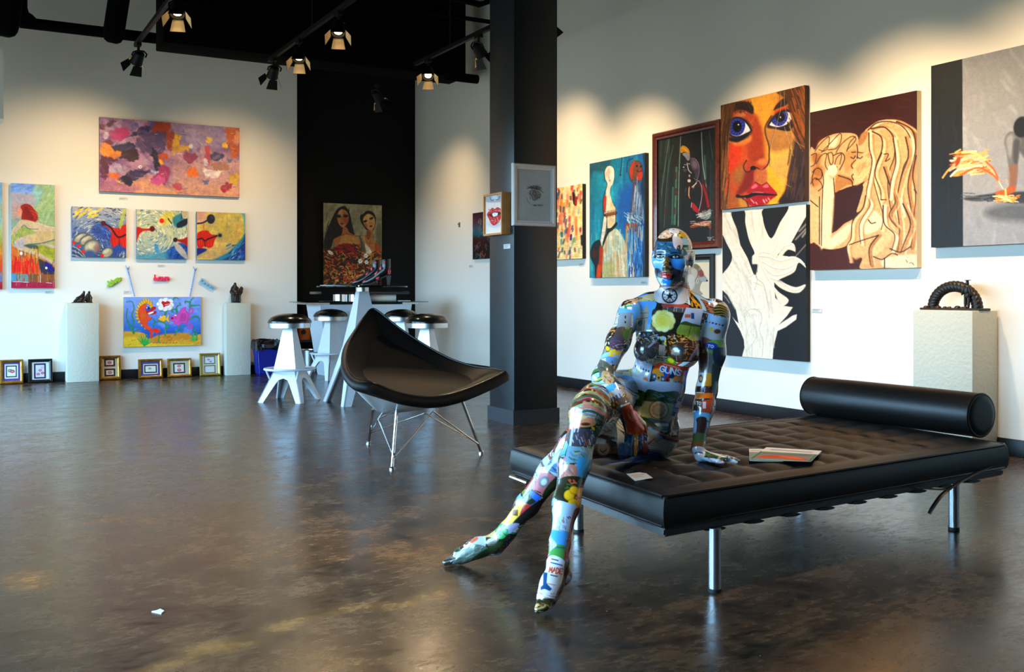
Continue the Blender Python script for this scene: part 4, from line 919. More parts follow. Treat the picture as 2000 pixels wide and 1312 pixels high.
def p_nude(s):
    s.frame(0, 350, 5.963); s.grad([(50, '8ab4e8'), (140, '7aa4e8'), (200, 'b8c0c8'), (600, 'a8b484'), (900, 'c8b050')])
    s.poly([(400, 60), (645, 60), (645, 520), (470, 500), (380, 350), (390, 180)], 'a8c088', 60, .95); s.poly([(380, 100), (500, 120), (440, 300), (390, 250)], '9ad0dc', 50, .7); s.dabs(40, (420, 80, 640, 480), 110, 22, ['b8cc90', '98b87c', 'c4d0a0', '8cb0a0'], -55, 3, .5, 10, 14)
    s.poly([(130, 150), (380, 180), (380, 330), (130, 330)], 'c0b4bc', 50, .9); s.dabs(20, (130, 60, 400, 150), 90, 24, ['7098e8', 'a0c4f0', '88b0f0'], -25, 5, .7, 15, 14)
    s.poly([(130, 480), (250, 470), (150, 620), (130, 620)], '9ab09c', 30); s.ell(185, 380, 70, 90, 'c89890', 0, .9, .7); s.ell(226, 385, 24, 52, 'f09880', 8, .4)
    s.poly([(130, 660), (280, 560), (420, 590), (300, 660), (160, 720)], 'a8b45c', 20); s.dabs(30, (140, 600, 330, 700), 60, 8, ['d8c070', '7a9c70', 'e0d090'], 90, 8, .6)
    s.poly([(130, 740), (180, 800), (640, 960), (640, 1110), (130, 1110)], 'd8782c', 20); s.poly([(420, 770), (640, 800), (640, 950), (500, 880), (410, 820)], 'b0ac30', 16); s.dabs(30, (440, 790, 640, 930), 70, 10, ['c4bc40', '8c9c3c'], 25, 8, .6)
    s.poly([(238, 318), (290, 287), (350, 300), (395, 350), (425, 400), (440, 445), (415, 492), (370, 502), (310, 482), (252, 470), (250, 425), (258, 370)], 'b01c10', 8); s.poly([(280, 330), (350, 330), (390, 400), (380, 470), (300, 450)], '8c1a12', 24, .8)
    for k in range(9): s.line([(330+k*8, 330+k*14), (390+k*6, 350+k*15), (425+(k%3)*14, 380+k*13)], 12, ['d0301c', 'a02014', 'e04c2c'][k % 3], 6, .8, True, 3)
    s.poly([(245, 475), (330, 478), (430, 505), (560, 540), (625, 560), (636, 590), (600, 610), (628, 650), (600, 710), (480, 740), (340, 745), (275, 775), (340, 810), (480, 870), (636, 960), (636, 1005), (540, 950), (400, 880), (290, 850), (200, 815), (155, 760), (200, 700), (320, 650), (420, 620), (300, 560), (270, 540), (190, 610), (132, 655), (132, 600), (190, 530)], 'd8bc98', 8)
    s.poly([(440, 610), (600, 610), (610, 700), (400, 735), (340, 690)], 'd4b478', 30, .7); s.poly([(170, 750), (280, 690), (270, 800), (220, 810)], 'c4b4bc', 25, .8); s.line([(250, 560), (280, 535), (330, 575), (440, 580)], 9, '5c7468', 6, .8); s.line([(280, 775), (340, 760), (470, 745), (640, 700)], 12, '4a6878', 8, .8); s.line([(430, 505), (540, 545), (628, 562)], 6, 'f0dcc0', 6, .8); s.line([(190, 640), (160, 740), (200, 815), (300, 855), (480, 915), (636, 1000)], 7, '8c6c6c', 6, .6)
    s.poly([(290, 770), (420, 765), (440, 810), (340, 800)], '3c5468', 12, .8); s.poly([(480, 745), (640, 770), (640, 800), (560, 780)], 'c8b8b0', 8)
    s.dabs(40, (200, 850, 460, 1000), 110, 9, ['807868', 'd8a038', 'e8c860', 'a85c30', 'f08020', '6a6a70'], 90, 4, .8, 4); s.dabs(90, (140, 950, 450, 1100), 120, 9, ['f01c0c', 'ff3010', 'e8380c', 'd81808'], 90, 2, .85, 5)
    s.poly([(450, 930), (560, 990), (640, 1040), (640, 1110), (500, 1100)], '3a3a48', 18, .9); s.poly([(520, 960), (590, 990), (636, 1060), (560, 1070)], '10189c', 16, .9); s.dabs(30, (460, 950, 640, 1110), 60, 7, ['202870', '6a4838', '18207c'], 90, 5, .7, 6)
    for x, y, r_ in ((244, 865, 17), (537, 1030, 13)): s.ell(x, y, r_, r_*1.1, 'f4f2f6', 0, .3)
    s.rect(130, 1105, 640, 1210, '9c5c34'); s.rect(132, 1100, 190, 1190, '5c9cc0', 4); s.rect(200, 1105, 320, 1195, '7c9c9c', 4); s.dabs(36, (190, 1105, 640, 1200), 80, 7, ['c8a050', '88a4a4', 'c0682c', 'e0b878', '9c3c40', '787c44'], 90, 7, .8, 4)
    s.rect(130, 1200, 640, 1272, 'b0204c', 6); s.dabs(40, (130, 1190, 640, 1265), 60, 7, ['d03c64', 'c01c50', 'e890a0', '9c1c40'], 90, 9, .8, 4); s.line([(140, 1195), (330, 1200)], 5, 'ece4e8'); s.line([(465, 1110), (470, 1200)], 6, 'ecd8c0'); s.line([(535, 1200), (600, 1206)], 6, 'f4eef0', 4)
def p_left_edge(s):
    s.frame(0, 350, 5.963); s.grad([(40, '8ab4d8'), (200, '90b8d0'), (500, 'a8c4a0'), (700, 'b0b060'), (860, 'e09030'), (1050, 'd83c1c'), (1100, '7888a8'), (1190, '8878a0'), (1200, 'b8203c'), (1280, 'a01c34')])
    s.dabs(60, (-480, 60, 30, 1000), 120, 30, ['a8c8d8', '98bc98', 'd8b050', '88a8c8'], 70, 3, .4, 30, 18); s.dabs(50, (-480, 820, 30, 1080), 120, 10, ['f0301c', 'f08020', 'd8a038'], 90, 4, .8, 6)
def seaweed(s, pts, w_, c): s.line(pts, w_+11, '0c5838', 4, 1, True, 9); s.line(pts, w_+3, c, 3, 1, True, 4)
def p_fish(s):
    s.frame(180, 540, 5.963); s.grad([(237, '7a9ce8'), (420, '6c8ce0'), (560, '3c74d4'), (680, '1c4cb0')]); s.cloud('94a8ec', 90, .5, .66, 4, .6)
    s.poly([(360, 650), (470, 640), (600, 660), (640, 720), (760, 690), (840, 670), (960, 665), (1060, 660), (1170, 690), (1270, 680), (1270, 830), (360, 830)], 'd8a028', 7); s.poly([(700, 700), (860, 670), (1060, 660), (1200, 700), (1230, 760), (1000, 740), (720, 780)], 'd08020', 30, .8); s.poly([(360, 720), (520, 700), (560, 780), (700, 780), (1270, 800), (1270, 830), (360, 830)], 'e8c424', 24, .8); s.dabs(40, (370, 660, 1260, 810), 60, 8, ['f0cc3c', 'c07c1c', 'e0a830'], -20, 4, .6)
    for p in ([(480, 660), (460, 590), (480, 520), (460, 450), (485, 370), (460, 290), (400, 295)], [(470, 640), (430, 560), (400, 480), (410, 370)], [(485, 640), (545, 612)], [(840, 680), (850, 560), (780, 525), (730, 530)], [(850, 600), (890, 570), (860, 560)], [(960, 680), (1000, 600), (1060, 570)], [(980, 420), (980, 350), (1020, 330), (1010, 305)], [(930, 275), (965, 245), (1000, 260)], [(1135, 360), (1140, 290), (1180, 245)], [(1135, 300), (1080, 290), (1080, 310)], [(1150, 340), (1250, 335)], [(1120, 500), (1200, 465), (1245, 490), (1240, 520)], [(1170, 740), (1175, 650), (1190, 580)], [(1215, 740), (1220, 650), (1250, 640)], [(700, 570), (720, 520), (700, 490)], [(845, 440), (840, 400), (780, 405)], [(850, 430), (870, 390)], [(930, 410), (920, 390), (960, 380), (990, 410)], [(765, 760), (770, 690)], [(1040, 650), (1040, 615)]): seaweed(s, p, 9, '28a45c')
    for k in range(9): a = -150+k*18; s.line([(600, 800), (600+95*math.cos(R(a)), 760+90*math.sin(R(a)))], 20, ['18943c', '2cb04a'][k % 2], 4, .95, False, 5)
    for k in range(5): a = -130+k*20; s.line([(1180, 760), (1180+80*math.cos(R(a)), 740+80*math.sin(R(a)))], 14, '38b048', 4, .95, False, 4)
    for k in range(15):   # mane of the orange fish
        pts = [(690, 330), (680, 292), (650, 275), (620, 262), (595, 272), (570, 290), (548, 315), (530, 345), (515, 380), (505, 415), (502, 455), (510, 495), (535, 535), (570, 575), (610, 610)]
        x, y = pts[k]; dx, dy = x-640, y-430; l = math.hypot(dx, dy); s.line([(x-dx/l*28, y-dy/l*28), (x+dx/l*16, y+dy/l*16-8)], 40, '8a5c10', 3, 1, False, 6); s.line([(x-dx/l*28, y-dy/l*28), (x+dx/l*14, y+dy/l*14-8)], 32, 'f0b41c', 3, 1, False, 3)
    body = [(600, 320), (630, 330), (620, 375), (640, 400), (640, 440), (660, 470), (690, 470), (665, 510), (640, 520), (640, 570), (680, 600), (690, 640), (640, 625), (590, 575), (550, 510), (532, 440), (545, 365)]
    s.poly(body, '7a1408', 9); s.poly([(x+(610-x)*.03, y+(450-y)*.03) for x, y in body], 'f0481c', 4)
    s.poly([(660, 610), (690, 610), (740, 600), (785, 640), (740, 660), (700, 640), (690, 700), (680, 725), (665, 700), (668, 650)], 'e83018', 4); s.poly([(560, 440), (590, 420), (620, 440), (610, 490), (570, 500)], 'd8641c', 6, .8)
    s.poly([(620, 400), (660, 390), (690, 355), (730, 350), (735, 375), (700, 400), (740, 405), (735, 430), (680, 445), (640, 440)], 'c01410', 4); s.poly([(645, 425), (700, 405), (705, 420), (660, 440)], 'f4f0ec', 3); s.ell(643, 372, 30, 26, '1c50c8', 0, .2); s.ell(652, 370, 13, 13, '081830', 0, .3); s.ell(632, 362, 8, 8, 'c8dcf8', 0, .4)
    for x, y, r_ in ((770, 320, 28), (800, 285, 34), (850, 280, 38), (900, 290, 34), (915, 330, 30), (890, 360, 34), (840, 372, 34), (795, 360, 34)): s.ell(x, y, r_+4, r_, '9a98a0', 0, .12); s.ell(x, y, r_, r_-4, 'f4f2f0', 0, .1)
    s.ell(842, 325, 60, 44, 'f4f2f0', 0, .1); s.poly([(800, 305), (815, 285), (845, 295), (870, 285), (900, 300), (890, 330), (850, 345), (825, 358), (815, 330)], 'c81418', 4); s.line([(840, 330), (890, 318)], 6, 'f4dcd8', 4)
    s.poly([(755, 495), (790, 465), (820, 445), (850, 455), (858, 490), (895, 430), (885, 490), (895, 540), (855, 510), (835, 530), (795, 520)], '8a5c10', 7); s.poly([(760, 494), (795, 467), (825, 450), (848, 460), (852, 488), (888, 440), (880, 490), (888, 532), (850, 506), (830, 522), (800, 516)], 'f0b830', 4); s.ell(790, 470, 9, 9, 'f8f4e0'); s.ell(792, 471, 4, 4, '201008')
    s.line([(1110, 520), (1130, 470), (1125, 400), (1160, 368), (1172, 410), (1140, 430)], 16, 'd83ca8', 4); s.line([(1100, 500), (1110, 580), (1140, 600), (1162, 570), (1130, 540)], 17, 'd83ca8', 4)
    pk = [(1040, 370), (1090, 360), (1085, 395), (1115, 430), (1110, 500), (1085, 540), (1040, 545), (990, 585), (985, 550), (930, 565), (945, 530), (905, 510), (900, 470), (940, 450), (985, 440), (1010, 410)]
    s.poly(pk, '7a1460', 8); s.poly([(x+(1020-x)*.03, y+(480-y)*.03) for x, y in pk], 'd84cb0', 4); s.poly([(1030, 430), (1090, 440), (1080, 510), (1020, 520)], 'b03890', 20, .7); s.ell(962, 452, 14, 7, 'f0e0a0'); s.ell(925, 485, 15, 12, '5c1048', 0, .3); s.line([(960, 470), (975, 495)], 5, '7a1460', 3)
    for x in range(700, 1000, 38): s.line([(x, 775), (x+16, 768)], 6, '8a2c10', 3)
    s.line([(860, 710), (900, 700), (920, 730), (880, 745)], 5, 'a03818', 3)
def p_women(s):
    s.frame(600, 380, 7.289); s.grad([(110, 'a89c78'), (500, '9a8e6c'), (750, '6a6040')]); s.cloud('c0b48c', 120, .48, .66, 3, .7); s.cloud('7c7858', 90, .55, .7, 6, .6); s.dabs(40, (230, 150, 1060, 700), 150, 26, ['b0a47c', '8c8460', '98926c'], 85, 4, .35, 12, 16)
    s.poly([(980, 480), (1060, 440), (1060, 900), (1000, 800)], '5c5a3c', 40, .7)
    s.poly([(490, 165), (545, 175), (590, 240), (620, 360), (650, 500), (670, 590), (600, 560), (480, 620), (380, 640), (330, 760), (240, 780), (250, 600), (300, 460), (360, 320), (420, 210)], '241812', 8); s.dabs(50, (270, 250, 640, 700), 150, 10, ['38241a', '1a100c', '4a3020'], 100, 6, .6, 12)
    s.poly([(440, 250), (490, 205), (550, 230), (585, 300), (575, 390), (540, 440), (500, 465), (455, 430), (425, 350)], 'c0844c', 6); s.poly([(520, 260), (580, 300), (572, 390), (530, 430), (505, 350)], 'b06434', 20, .8); s.poly([(440, 260), (490, 215), (500, 300), (450, 320)], 'dca868', 18, .8); s.ell(560, 380, 22, 32, 'b04028', 0, .9, .6)
    for x, y in ((447, 308), (545, 305)): s.ell(x, y, 32, 18, '2a140c', 0, .6); s.ell(x, y+2, 12, 7, '0c0806', 0, .4)
    s.line([(425, 290), (470, 282)], 6, '2a140c', 4); s.line([(515, 280), (575, 295)], 6, '2a140c', 4); s.line([(500, 300), (480, 370), (498, 384)], 6, '8a4c24', 5, .8); s.poly([(462, 408), (490, 400), (515, 410), (490, 428)], '8a2018', 4)
    s.poly([(505, 460), (560, 470), (600, 540), (700, 590), (740, 640), (750, 860), (640, 760), (420, 730), (370, 640), (480, 570)], 'b87038', 10); s.poly([(520, 570), (640, 590), (720, 620), (720, 760), (560, 690), (440, 720)], 'd09850', 24, .8); s.line([(470, 580), (560, 560), (640, 575)], 8, '7c3c18', 8, .7); s.line([(440, 720), (520, 690)], 8, '8c4820', 8, .7)
    s.poly([(790, 280), (830, 240), (880, 232), (940, 260), (975, 340), (960, 440), (930, 520), (850, 510), (790, 440), (750, 360), (755, 290)], '1c1410', 8)
    s.poly([(800, 320), (860, 275), (930, 300), (962, 360), (955, 440), (920, 510), (870, 500), (815, 440), (790, 380)], 'd09858', 6); s.poly([(830, 300), (890, 285), (880, 400), (830, 420)], 'e4b878', 24, .7); s.ell(825, 440, 26, 36, 'a05028', 20, .9, .6)
    for x, y in ((822, 380), (910, 340)): s.ell(x, y, 30, 15, '2a140c', -20, .6); s.ell(x, y+2, 10, 7, '0c0806', 0, .4)
    s.line([(870, 360), (880, 410), (905, 400)], 5, '8a4c24', 5, .8); s.poly([(878, 452), (905, 436), (930, 445), (905, 468)], '8a2c20', 4)
    s.poly([(850, 510), (940, 510), (935, 640), (1000, 690), (1050, 760), (1040, 900), (900, 850), (820, 720), (780, 590), (845, 570)], 'b8763c', 10); s.poly([(960, 690), (1040, 740), (1040, 830), (980, 820)], 'a8482c', 16, .9); s.poly([(850, 520), (900, 530), (880, 640), (840, 600)], '90441c', 18, .8); s.line([(900, 650), (880, 700), (930, 690)], 7, '6a2c14', 6, .8)
    s.line([(745, 600), (770, 700), (760, 840)], 20, '5c4a34', 8); s.line([(800, 600), (830, 740)], 26, 'c8a070', 10, .8); s.line([(690, 590), (770, 580)], 10, '6a4828', 6, .8)
    s.poly([(370, 780), (420, 730), (560, 695), (660, 720), (710, 800), (740, 900), (560, 900), (380, 860)], '8c1410', 10); s.dabs(60, (380, 700, 740, 900), 80, 16, ['a81c14', '5c0c0c', 'c02818', '3c0808'], 20, 7, .7, 30)
    s.poly([(230, 800), (380, 790), (560, 860), (760, 870), (1000, 830), (1060, 860), (1060, 1290), (230, 1290)], '4a2814', 30, .9)
    s.dabs(420, (235, 800, 1050, 1275), 52, 16, ['a82414', 'd8581c', '241410', '8c6a1c', 'c8901c', '3c3420', 'e07828', '701410', '1c1c18', 'd8a840'], 20, 9, .85, 70)
    s.dabs(70, (400, 1080, 820, 1270), 40, 11, ['f0a030', 'e86818', 'f0c878', 'e03018', 'd8d0b8'], 20, 15, .85, 80)
    s.poly([(820, 700), (900, 780), (900, 850), (840, 830)], 'e8dcc0', 20, .8)
    for x, y, r_ in ((830, 870, 34), (750, 945, 36), (840, 960, 32), (890, 810, 24)):
        for k in range(6): s.ell(x+r_*.6*math.cos(k), y+r_*.6*math.sin(k), r_*.42, r_*.3, 'f0ece0', k*57, .3)
        s.ell(x, y, r_*.25, r_*.25, 'a0803c', 0, .5)
    s.ell(330, 826, 46, 22, 'f0e4d4', 38, .3); s.ell(335, 830, 30, 10, 'd0b090', 38, .5, .6); s.line([(910, 850), (900, 980)], 24, 'c8801c', 8)
def p_smallabs(s):
    s.frame(900, 260, 2.9825); s.grad([(460, '4a1c30'), (520, '5a4050'), (560, '3c7080'), (590, '2c6878'), (620, '4a1818'), (680, '3a1414'), (740, '241c18')]); r2 = random.Random(5)
    for k in range(40):
        x, y = r2.uniform(60, 260), r2.uniform(470, 720); s.line([(x, y), (x+r2.uniform(-14, 14), y-16), (x+r2.uniform(-22, 22), y+r2.uniform(-12, 12)), (x+r2.uniform(-14, 14), y+16)], 2.6, r2.choice(['a87a80', '60a8b0', 'b0682c', '8c3c34', 'c0b098', '4c9ca0']), 2, .8)
def p_drip(s):
    s.frame(1080, 350, 7.947); s.fill('f0dc98'); s.cloud('f4ecc0', 60, .45, .6, 3, .8); s.cloud('e8c878', 40, .55, .68, 8, .7)
    s.dabs(60, (-180, 80, 457, 1240), 120, 60, ['f0dc98', 'f4e8b8', 'ecc878'], 92, 14, .5, 8, 30); s.dabs(90, (-180, 80, 457, 1240), 150, 30, ['e85038', 'e8402c', 'f0a030', 'f08868', 'e8b0a0', 'f4e8c8', 'e85c4c'], 92, 4, .6, 5, 26); s.dabs(60, (-180, 100, 457, 1240), 70, 24, ['2c7c8c', '243c6c', '38306c', '1c2c3c', 'c0305c', '4c8c5c', '88b0b0', '5c2c6c'], 95, 7, .7, 14, 20)
    s.line([(325, 220), (340, 380)], 34, '201418', 12); s.line([(365, 290), (355, 400)], 40, 'a01c10', 14); s.line([(145, 320), (145, 400)], 34, 'f0a020', 10); s.line([(450, 890), (456, 1020)], 40, '1c2438', 12); s.line([(75, 220), (80, 300)], 30, '2c6c90', 12); s.line([(310, 90), (300, 160)], 40, 'e05c50', 16); s.line([(290, 870), (285, 940)], 30, '3c2470', 12); s.line([(145, 830), (150, 880)], 36, '1c7c8c', 10)
    for y in range(90, 1250, 17): s.line([(-180, y), (457, y-6)], 3.5, 'a08c58', 3, .35, False)
def p_blue(s):
    s.frame(1130, 280, 4.687); s.grad([(100, '1c7c98'), (300, '1ca0c0'), (470, '1c78b0'), (620, '1c64a0')], 0); s.cloud('147088', 80, .5, .66, 3, .6, .5); s.dabs(120, (100, 100, 620, 1220), 170, 16, ['28b0cc', '148cb0', '1c6c98', '2c98b8', '105c84'], 90, 4, .45, 4, 10)
    s.poly([(98, 180), (300, 150), (240, 260), (130, 260), (110, 400), (98, 400)], '28586a', 40, .8); s.poly([(350, 650), (450, 880), (460, 1000), (600, 1000), (610, 500), (520, 400), (400, 420)], '1c50a8', 60, .6)
    for k in range(11): s.line([(110, 230+k*46), (290, 205+k*46)], 2.2, '1c6c80', 2, .5)
    s.dabs(40, (110, 850, 240, 1220), 120, 18, ['3ab0b0', '2c8c98', '6cc0b8'], 90, 9, .5, 6); s.line([(405, 125), (392, 290)], 7, '0c2c3c', 3); s.ell(392, 290, 8, 7, '0c2c3c')
    # gown
    s.poly([(270, 830), (350, 780), (400, 830), (450, 940), (470, 1060), (520, 1228), (230, 1228), (225, 1000)], 'c8ccb8', 8); s.dabs(80, (240, 850, 500, 1225), 190, 13, ['e0dccc', '9cb8b4', 'd8b078', '88a088', 'c0c89c', 'b8d0d0', 'd09860'], 88, 6, .6, 4, 6); s.poly([(235, 1100), (340, 1080), (330, 1228), (230, 1228)], 'a8a860', 40, .6)
    s.poly([(480, 1060), (520, 1130), (530, 1225), (490, 1225)], 'dfe4dc', 8)
    # torso, neck, head
    s.poly([(250, 480), (285, 450), (300, 470), (320, 540), (350, 590), (352, 640), (340, 740), (280, 780), (270, 700), (245, 640), (240, 560)], 'd8c8a0', 5); s.poly([(250, 480), (290, 460), (300, 540), (270, 640), (245, 620)], 'e4d8c8', 14, .9); s.poly([(236, 490), (262, 480), (258, 600), (246, 640), (236, 580)], 'b83c1c', 6)
    s.poly([(262, 460), (258, 420), (275, 340), (310, 370), (300, 410), (290, 470)], 'dcd0c4', 5)
    s.poly([(245, 270), (265, 215), (300, 205), (328, 230), (335, 300), (320, 370), (295, 385), (270, 360), (250, 320)], 'e8d8cc', 5); s.ell(275, 270, 20, 40, 'e8a890', 20, .9, .7); s.line([(285, 300), (292, 345), (300, 330)], 5, '50605c', 3, .8); s.line([(243, 270), (250, 330), (268, 365), (258, 420), (240, 480), (230, 560), (240, 650)], 6, '0c2430', 4, .9)
    s.poly([(240, 650), (265, 650), (262, 780), (225, 930), (200, 930), (215, 850)], 'd4d4c4', 6); s.line([(268, 660), (262, 780), (228, 920)], 5, '24343c', 3, .8); s.line([(240, 660), (205, 880)], 5, '24343c', 3, .8); s.line([(330, 560), (350, 600), (350, 720)], 5, '24343c', 3, .7)
    s.line([(250, 655), (352, 635)], 26, '4a2010', 4, .9, False)
    for x in range(258, 350, 14): s.line([(x, 625-(x-250)*.2), (x+4, 680-(x-250)*.25)], 6, '7a3c18', 2, .9, False); s.ell(x+8, 652-(x-250)*.2, 3, 5, 'c89868')
    s.poly([(270, 780), (310, 770), (355, 720), (365, 745), (320, 795), (280, 830), (230, 950), (240, 880), (262, 820)], '142830', 6)
    s.poly([(110, 980), (140, 910), (195, 880), (215, 930), (205, 1020), (225, 1228), (160, 1228), (150, 1120), (115, 1050)], '1c2c34', 10); s.poly([(200, 940), (235, 960), (230, 1100), (215, 1228), (165, 1228), (190, 1080)], 'b03814', 14, .9); s.poly([(180, 1120), (215, 1120), (210, 1228), (175, 1228)], 'd85c18', 16, .8); s.ell(150, 1010, 26, 40, '6a2418', 0, .8, .7)
    # far figure
    s.line([(450, 260), (455, 170), (500, 140)], 8, '0c3048', 5, .7); s.ell(528, 262, 62, 104, '1c4050', 4, .15); s.ell(528, 258, 54, 96, '7c4c3c', 4, .2); s.poly([(470, 250), (490, 180), (520, 155), (505, 230), (495, 330), (480, 320)], 'b04428', 10, .9); s.poly([(540, 300), (560, 255), (580, 250), (585, 330), (540, 340)], 'c03c24', 10, .9)
    s.ell(536, 210, 8, 11, '24100c'); s.ell(570, 215, 8, 11, '24100c'); s.line([(545, 245), (540, 260), (570, 260), (575, 245)], 6, '14100c', 3); s.line([(505, 350), (540, 355)], 6, 'd8d0c8', 3)
    s.poly([(505, 350), (550, 355), (545, 520), (530, 680), (480, 690), (500, 520)], '50586a', 10, .95); s.line([(512, 360), (490, 660)], 12, '7a4438', 6, .8); s.dabs(60, (500, 380, 600, 720), 130, 8, ['90a8c0', '5c7898', 'a8bccc', '305c90', '6a6470'], 92, 8, .7, 5)
    s.dabs(60, (450, 640, 560, 730), 60, 6, ['a8c8d8', '4c88b0', 'c4d8e0', '28507c'], 60, 5, .8, 50); s.poly([(440, 740), (500, 730), (550, 740), (530, 780), (550, 850), (500, 800), (490, 850), (460, 800)], '98502c', 10, .9); s.line([(455, 760), (485, 850)], 14, 'd8a868', 6, .8)
    s.dabs(90, (450, 800, 610, 1220), 170, 9, ['2c7cc8', '1c50a0', '6ca8d0', '88c0d8', '1c3c80', '3c90c8', 'c8b890'], 90, 3, .7, 5); s.poly([(585, 100), (615, 95), (618, 1225), (590, 1225), (600, 700), (570, 400), (600, 250)], '14344c', 12, .8)
    for p in ([(485, 1135), (485, 1170), (505, 1155), (490, 1132)], [(515, 1165), (530, 1150)], [(535, 1130), (545, 1165)], [(550, 1140), (565, 1160)], [(575, 1130), (585, 1160), (570, 1180)]): s.line(p, 4, '14181c', 2)
def p_visitor(s):
    s.frame(1260, 225, 4.948); s.fill('17181a'); s.cloud('202426', 70, .5, .66, 3, .7)
    s.poly([(80, 230), (300, 180), (310, 1280), (90, 1320)], '232b2a', 10, .9); s.poly([(505, 140), (640, 100), (665, 1230), (600, 1230), (580, 750), (525, 640)], '232a2c', 10, .9)
    s.dabs(70, (95, 220, 300, 1250), 420, 9, ['2c3c38', '3c5850', '1a2220', '34483f', '20302c'], 91, 4, .55, 2, 8); s.dabs(40, (510, 150, 650, 900), 380, 9, ['30403c', '1a2022', '3c5450'], 89, 5, .55, 2, 8)
    for p, w_, c, a in (([(310, 190), (302, 600), (305, 1080)], 8, '9cb8b0', .8), ([(275, 500), (270, 1060)], 20, '5c9484', .7), ([(195, 220), (160, 500), (130, 780)], 7, '88988f', .6), ([(240, 280), (190, 560), (165, 1100)], 9, '5c7c70', .6), ([(245, 700), (245, 1060)], 18, '4c7c70', .7), ([(505, 150), (520, 420), (545, 600), (565, 700)], 8, 'c0ccc8', .8), ([(540, 380), (550, 600)], 12, '5c9484', .7), ([(575, 140), (610, 400)], 6, '7c8c8c', .6), ([(140, 560), (130, 1080)], 6, '4c6458', .6)): s.line(p, w_, c, 5, a)
    for x, y in ((268, 580), (275, 740), (265, 930), (170, 930), (545, 650), (570, 710)): s.line([(x, y-26), (x, y+26)], 20, '5c1c20', 8, .8)
    s.poly([(312, 300), (340, 280), (385, 310), (400, 360), (350, 345), (315, 355)], 'c89018', 5); s.line([(330, 300), (380, 340)], 8, 'e8b83c', 6, .8)
    s.poly([(330, 365), (360, 350), (400, 365), (400, 420), (380, 430), (360, 400)], '9c94a0', 8, .95); s.line([(378, 455), (392, 520), (420, 552)], 8, 'c8c0c8', 4); s.ell(360, 470, 14, 6, '8c8488', 0, .5); s.ell(345, 495, 6, 6, 'e8e4e4', 0, .4); s.ell(358, 525, 18, 16, '6a5c60', 0, .9, .8); s.ell(395, 460, 10, 5, 'a8a0a4', 0, .4); s.ell(400, 628, 16, 16, 'd8b8ac', 0, .4); s.ell(402, 580, 8, 14, 'b0a4a4', 0, .5)
    s.poly([(400, 410), (440, 405), (480, 440), (492, 520), (480, 600), (465, 620), (450, 560), (420, 500)], '4c3c50', 8, .95); s.ell(448, 465, 28, 44, '8c7890', -20, .9, .8); s.line([(410, 408), (450, 410), (488, 470), (490, 560), (470, 620), (445, 600)], 4, 'b0a8b4', 3, .8)
    s.poly([(430, 695), (480, 620), (520, 660), (580, 790), (600, 900), (500, 960), (520, 820), (510, 720), (470, 680)], '3a1416', 8); s.line([(525, 670), (560, 760), (585, 880)], 22, 'a81c24', 8, .9); s.line([(440, 700), (485, 625), (520, 700), (518, 820), (495, 935)], 7, 'b8a0a8', 3, .9); s.line([(430, 690), (470, 650)], 7, 'e0dcdc', 3); s.poly([(425, 850), (450, 850), (495, 910), (490, 945), (440, 910)], 'a41c28', 6); s.line([(430, 845), (425, 890)], 5, 'c8c0c0', 3)
    s.line([(405, 690), (400, 760), (410, 800)], 12, 'c86c1c', 6, .9); s.line([(372, 700), (365, 740)], 10, '7a6a3c', 8, .7); s.line([(400, 700), (402, 780)], 4, 'e8dcc8', 3)
    s.poly([(490, 960), (560, 930), (600, 900), (610, 960), (580, 1000), (530, 1000)], '8c9494', 8); s.dabs(24, (500, 920, 605, 1000), 60, 5, ['d8dcdc', '5c6464', 'b0b8b8'], -25, 5, .8)
    s.poly([(420, 1075), (480, 1045), (560, 1020), (605, 1030), (610, 1100), (560, 1060), (480, 1085), (430, 1095)], '8c4424', 6); s.dabs(22, (440, 1020, 605, 1080), 60, 5, ['d8b89c', 'e8e0d8', 'a85c34'], -12, 6, .8); s.line([(600, 1050), (606, 1190)], 7, '6a5c54', 5, .7); s.dabs(12, (590, 1170, 650, 1210), 30, 4, ['b8b8b4'], -20, 9, .8, 50)
def p_dogsketch(s):
    s.frame(1340, 480, 10.94); s.fill('f0dfc4'); s.poly([(60, 420), (130, 360), (220, 390), (290, 490), (330, 580), (410, 690), (390, 745), (300, 760), (260, 850), (250, 960), (300, 1060), (-60, 1100), (-40, 560)], '9c948c', 8); s.poly([(100, 380), (160, 365), (230, 420), (200, 480), (120, 460)], '6a6038', 24, .8); s.poly([(210, 520), (280, 480), (330, 590), (280, 650), (220, 620)], '8c4030', 18, .9); s.poly([(230, 680), (320, 640), (410, 700), (380, 745), (290, 750)], 'a8acb4', 12); s.ell(395, 720, 24, 20, '303438', 0, .3)
    s.poly([(60, 480), (170, 500), (190, 620), (150, 760), (60, 600)], 'c4b8b0', 20, .9); s.line([(190, 480), (200, 600), (140, 760)], 16, '5c3830', 10, .8); s.ell(190, 750, 26, 66, 'd4d4d4', 6, .25); s.ell(192, 750, 15, 50, '8c9094', 6, .3); s.poly([(0, 640), (110, 660), (130, 880), (0, 1000)], 'd0ccc8', 24, .8)
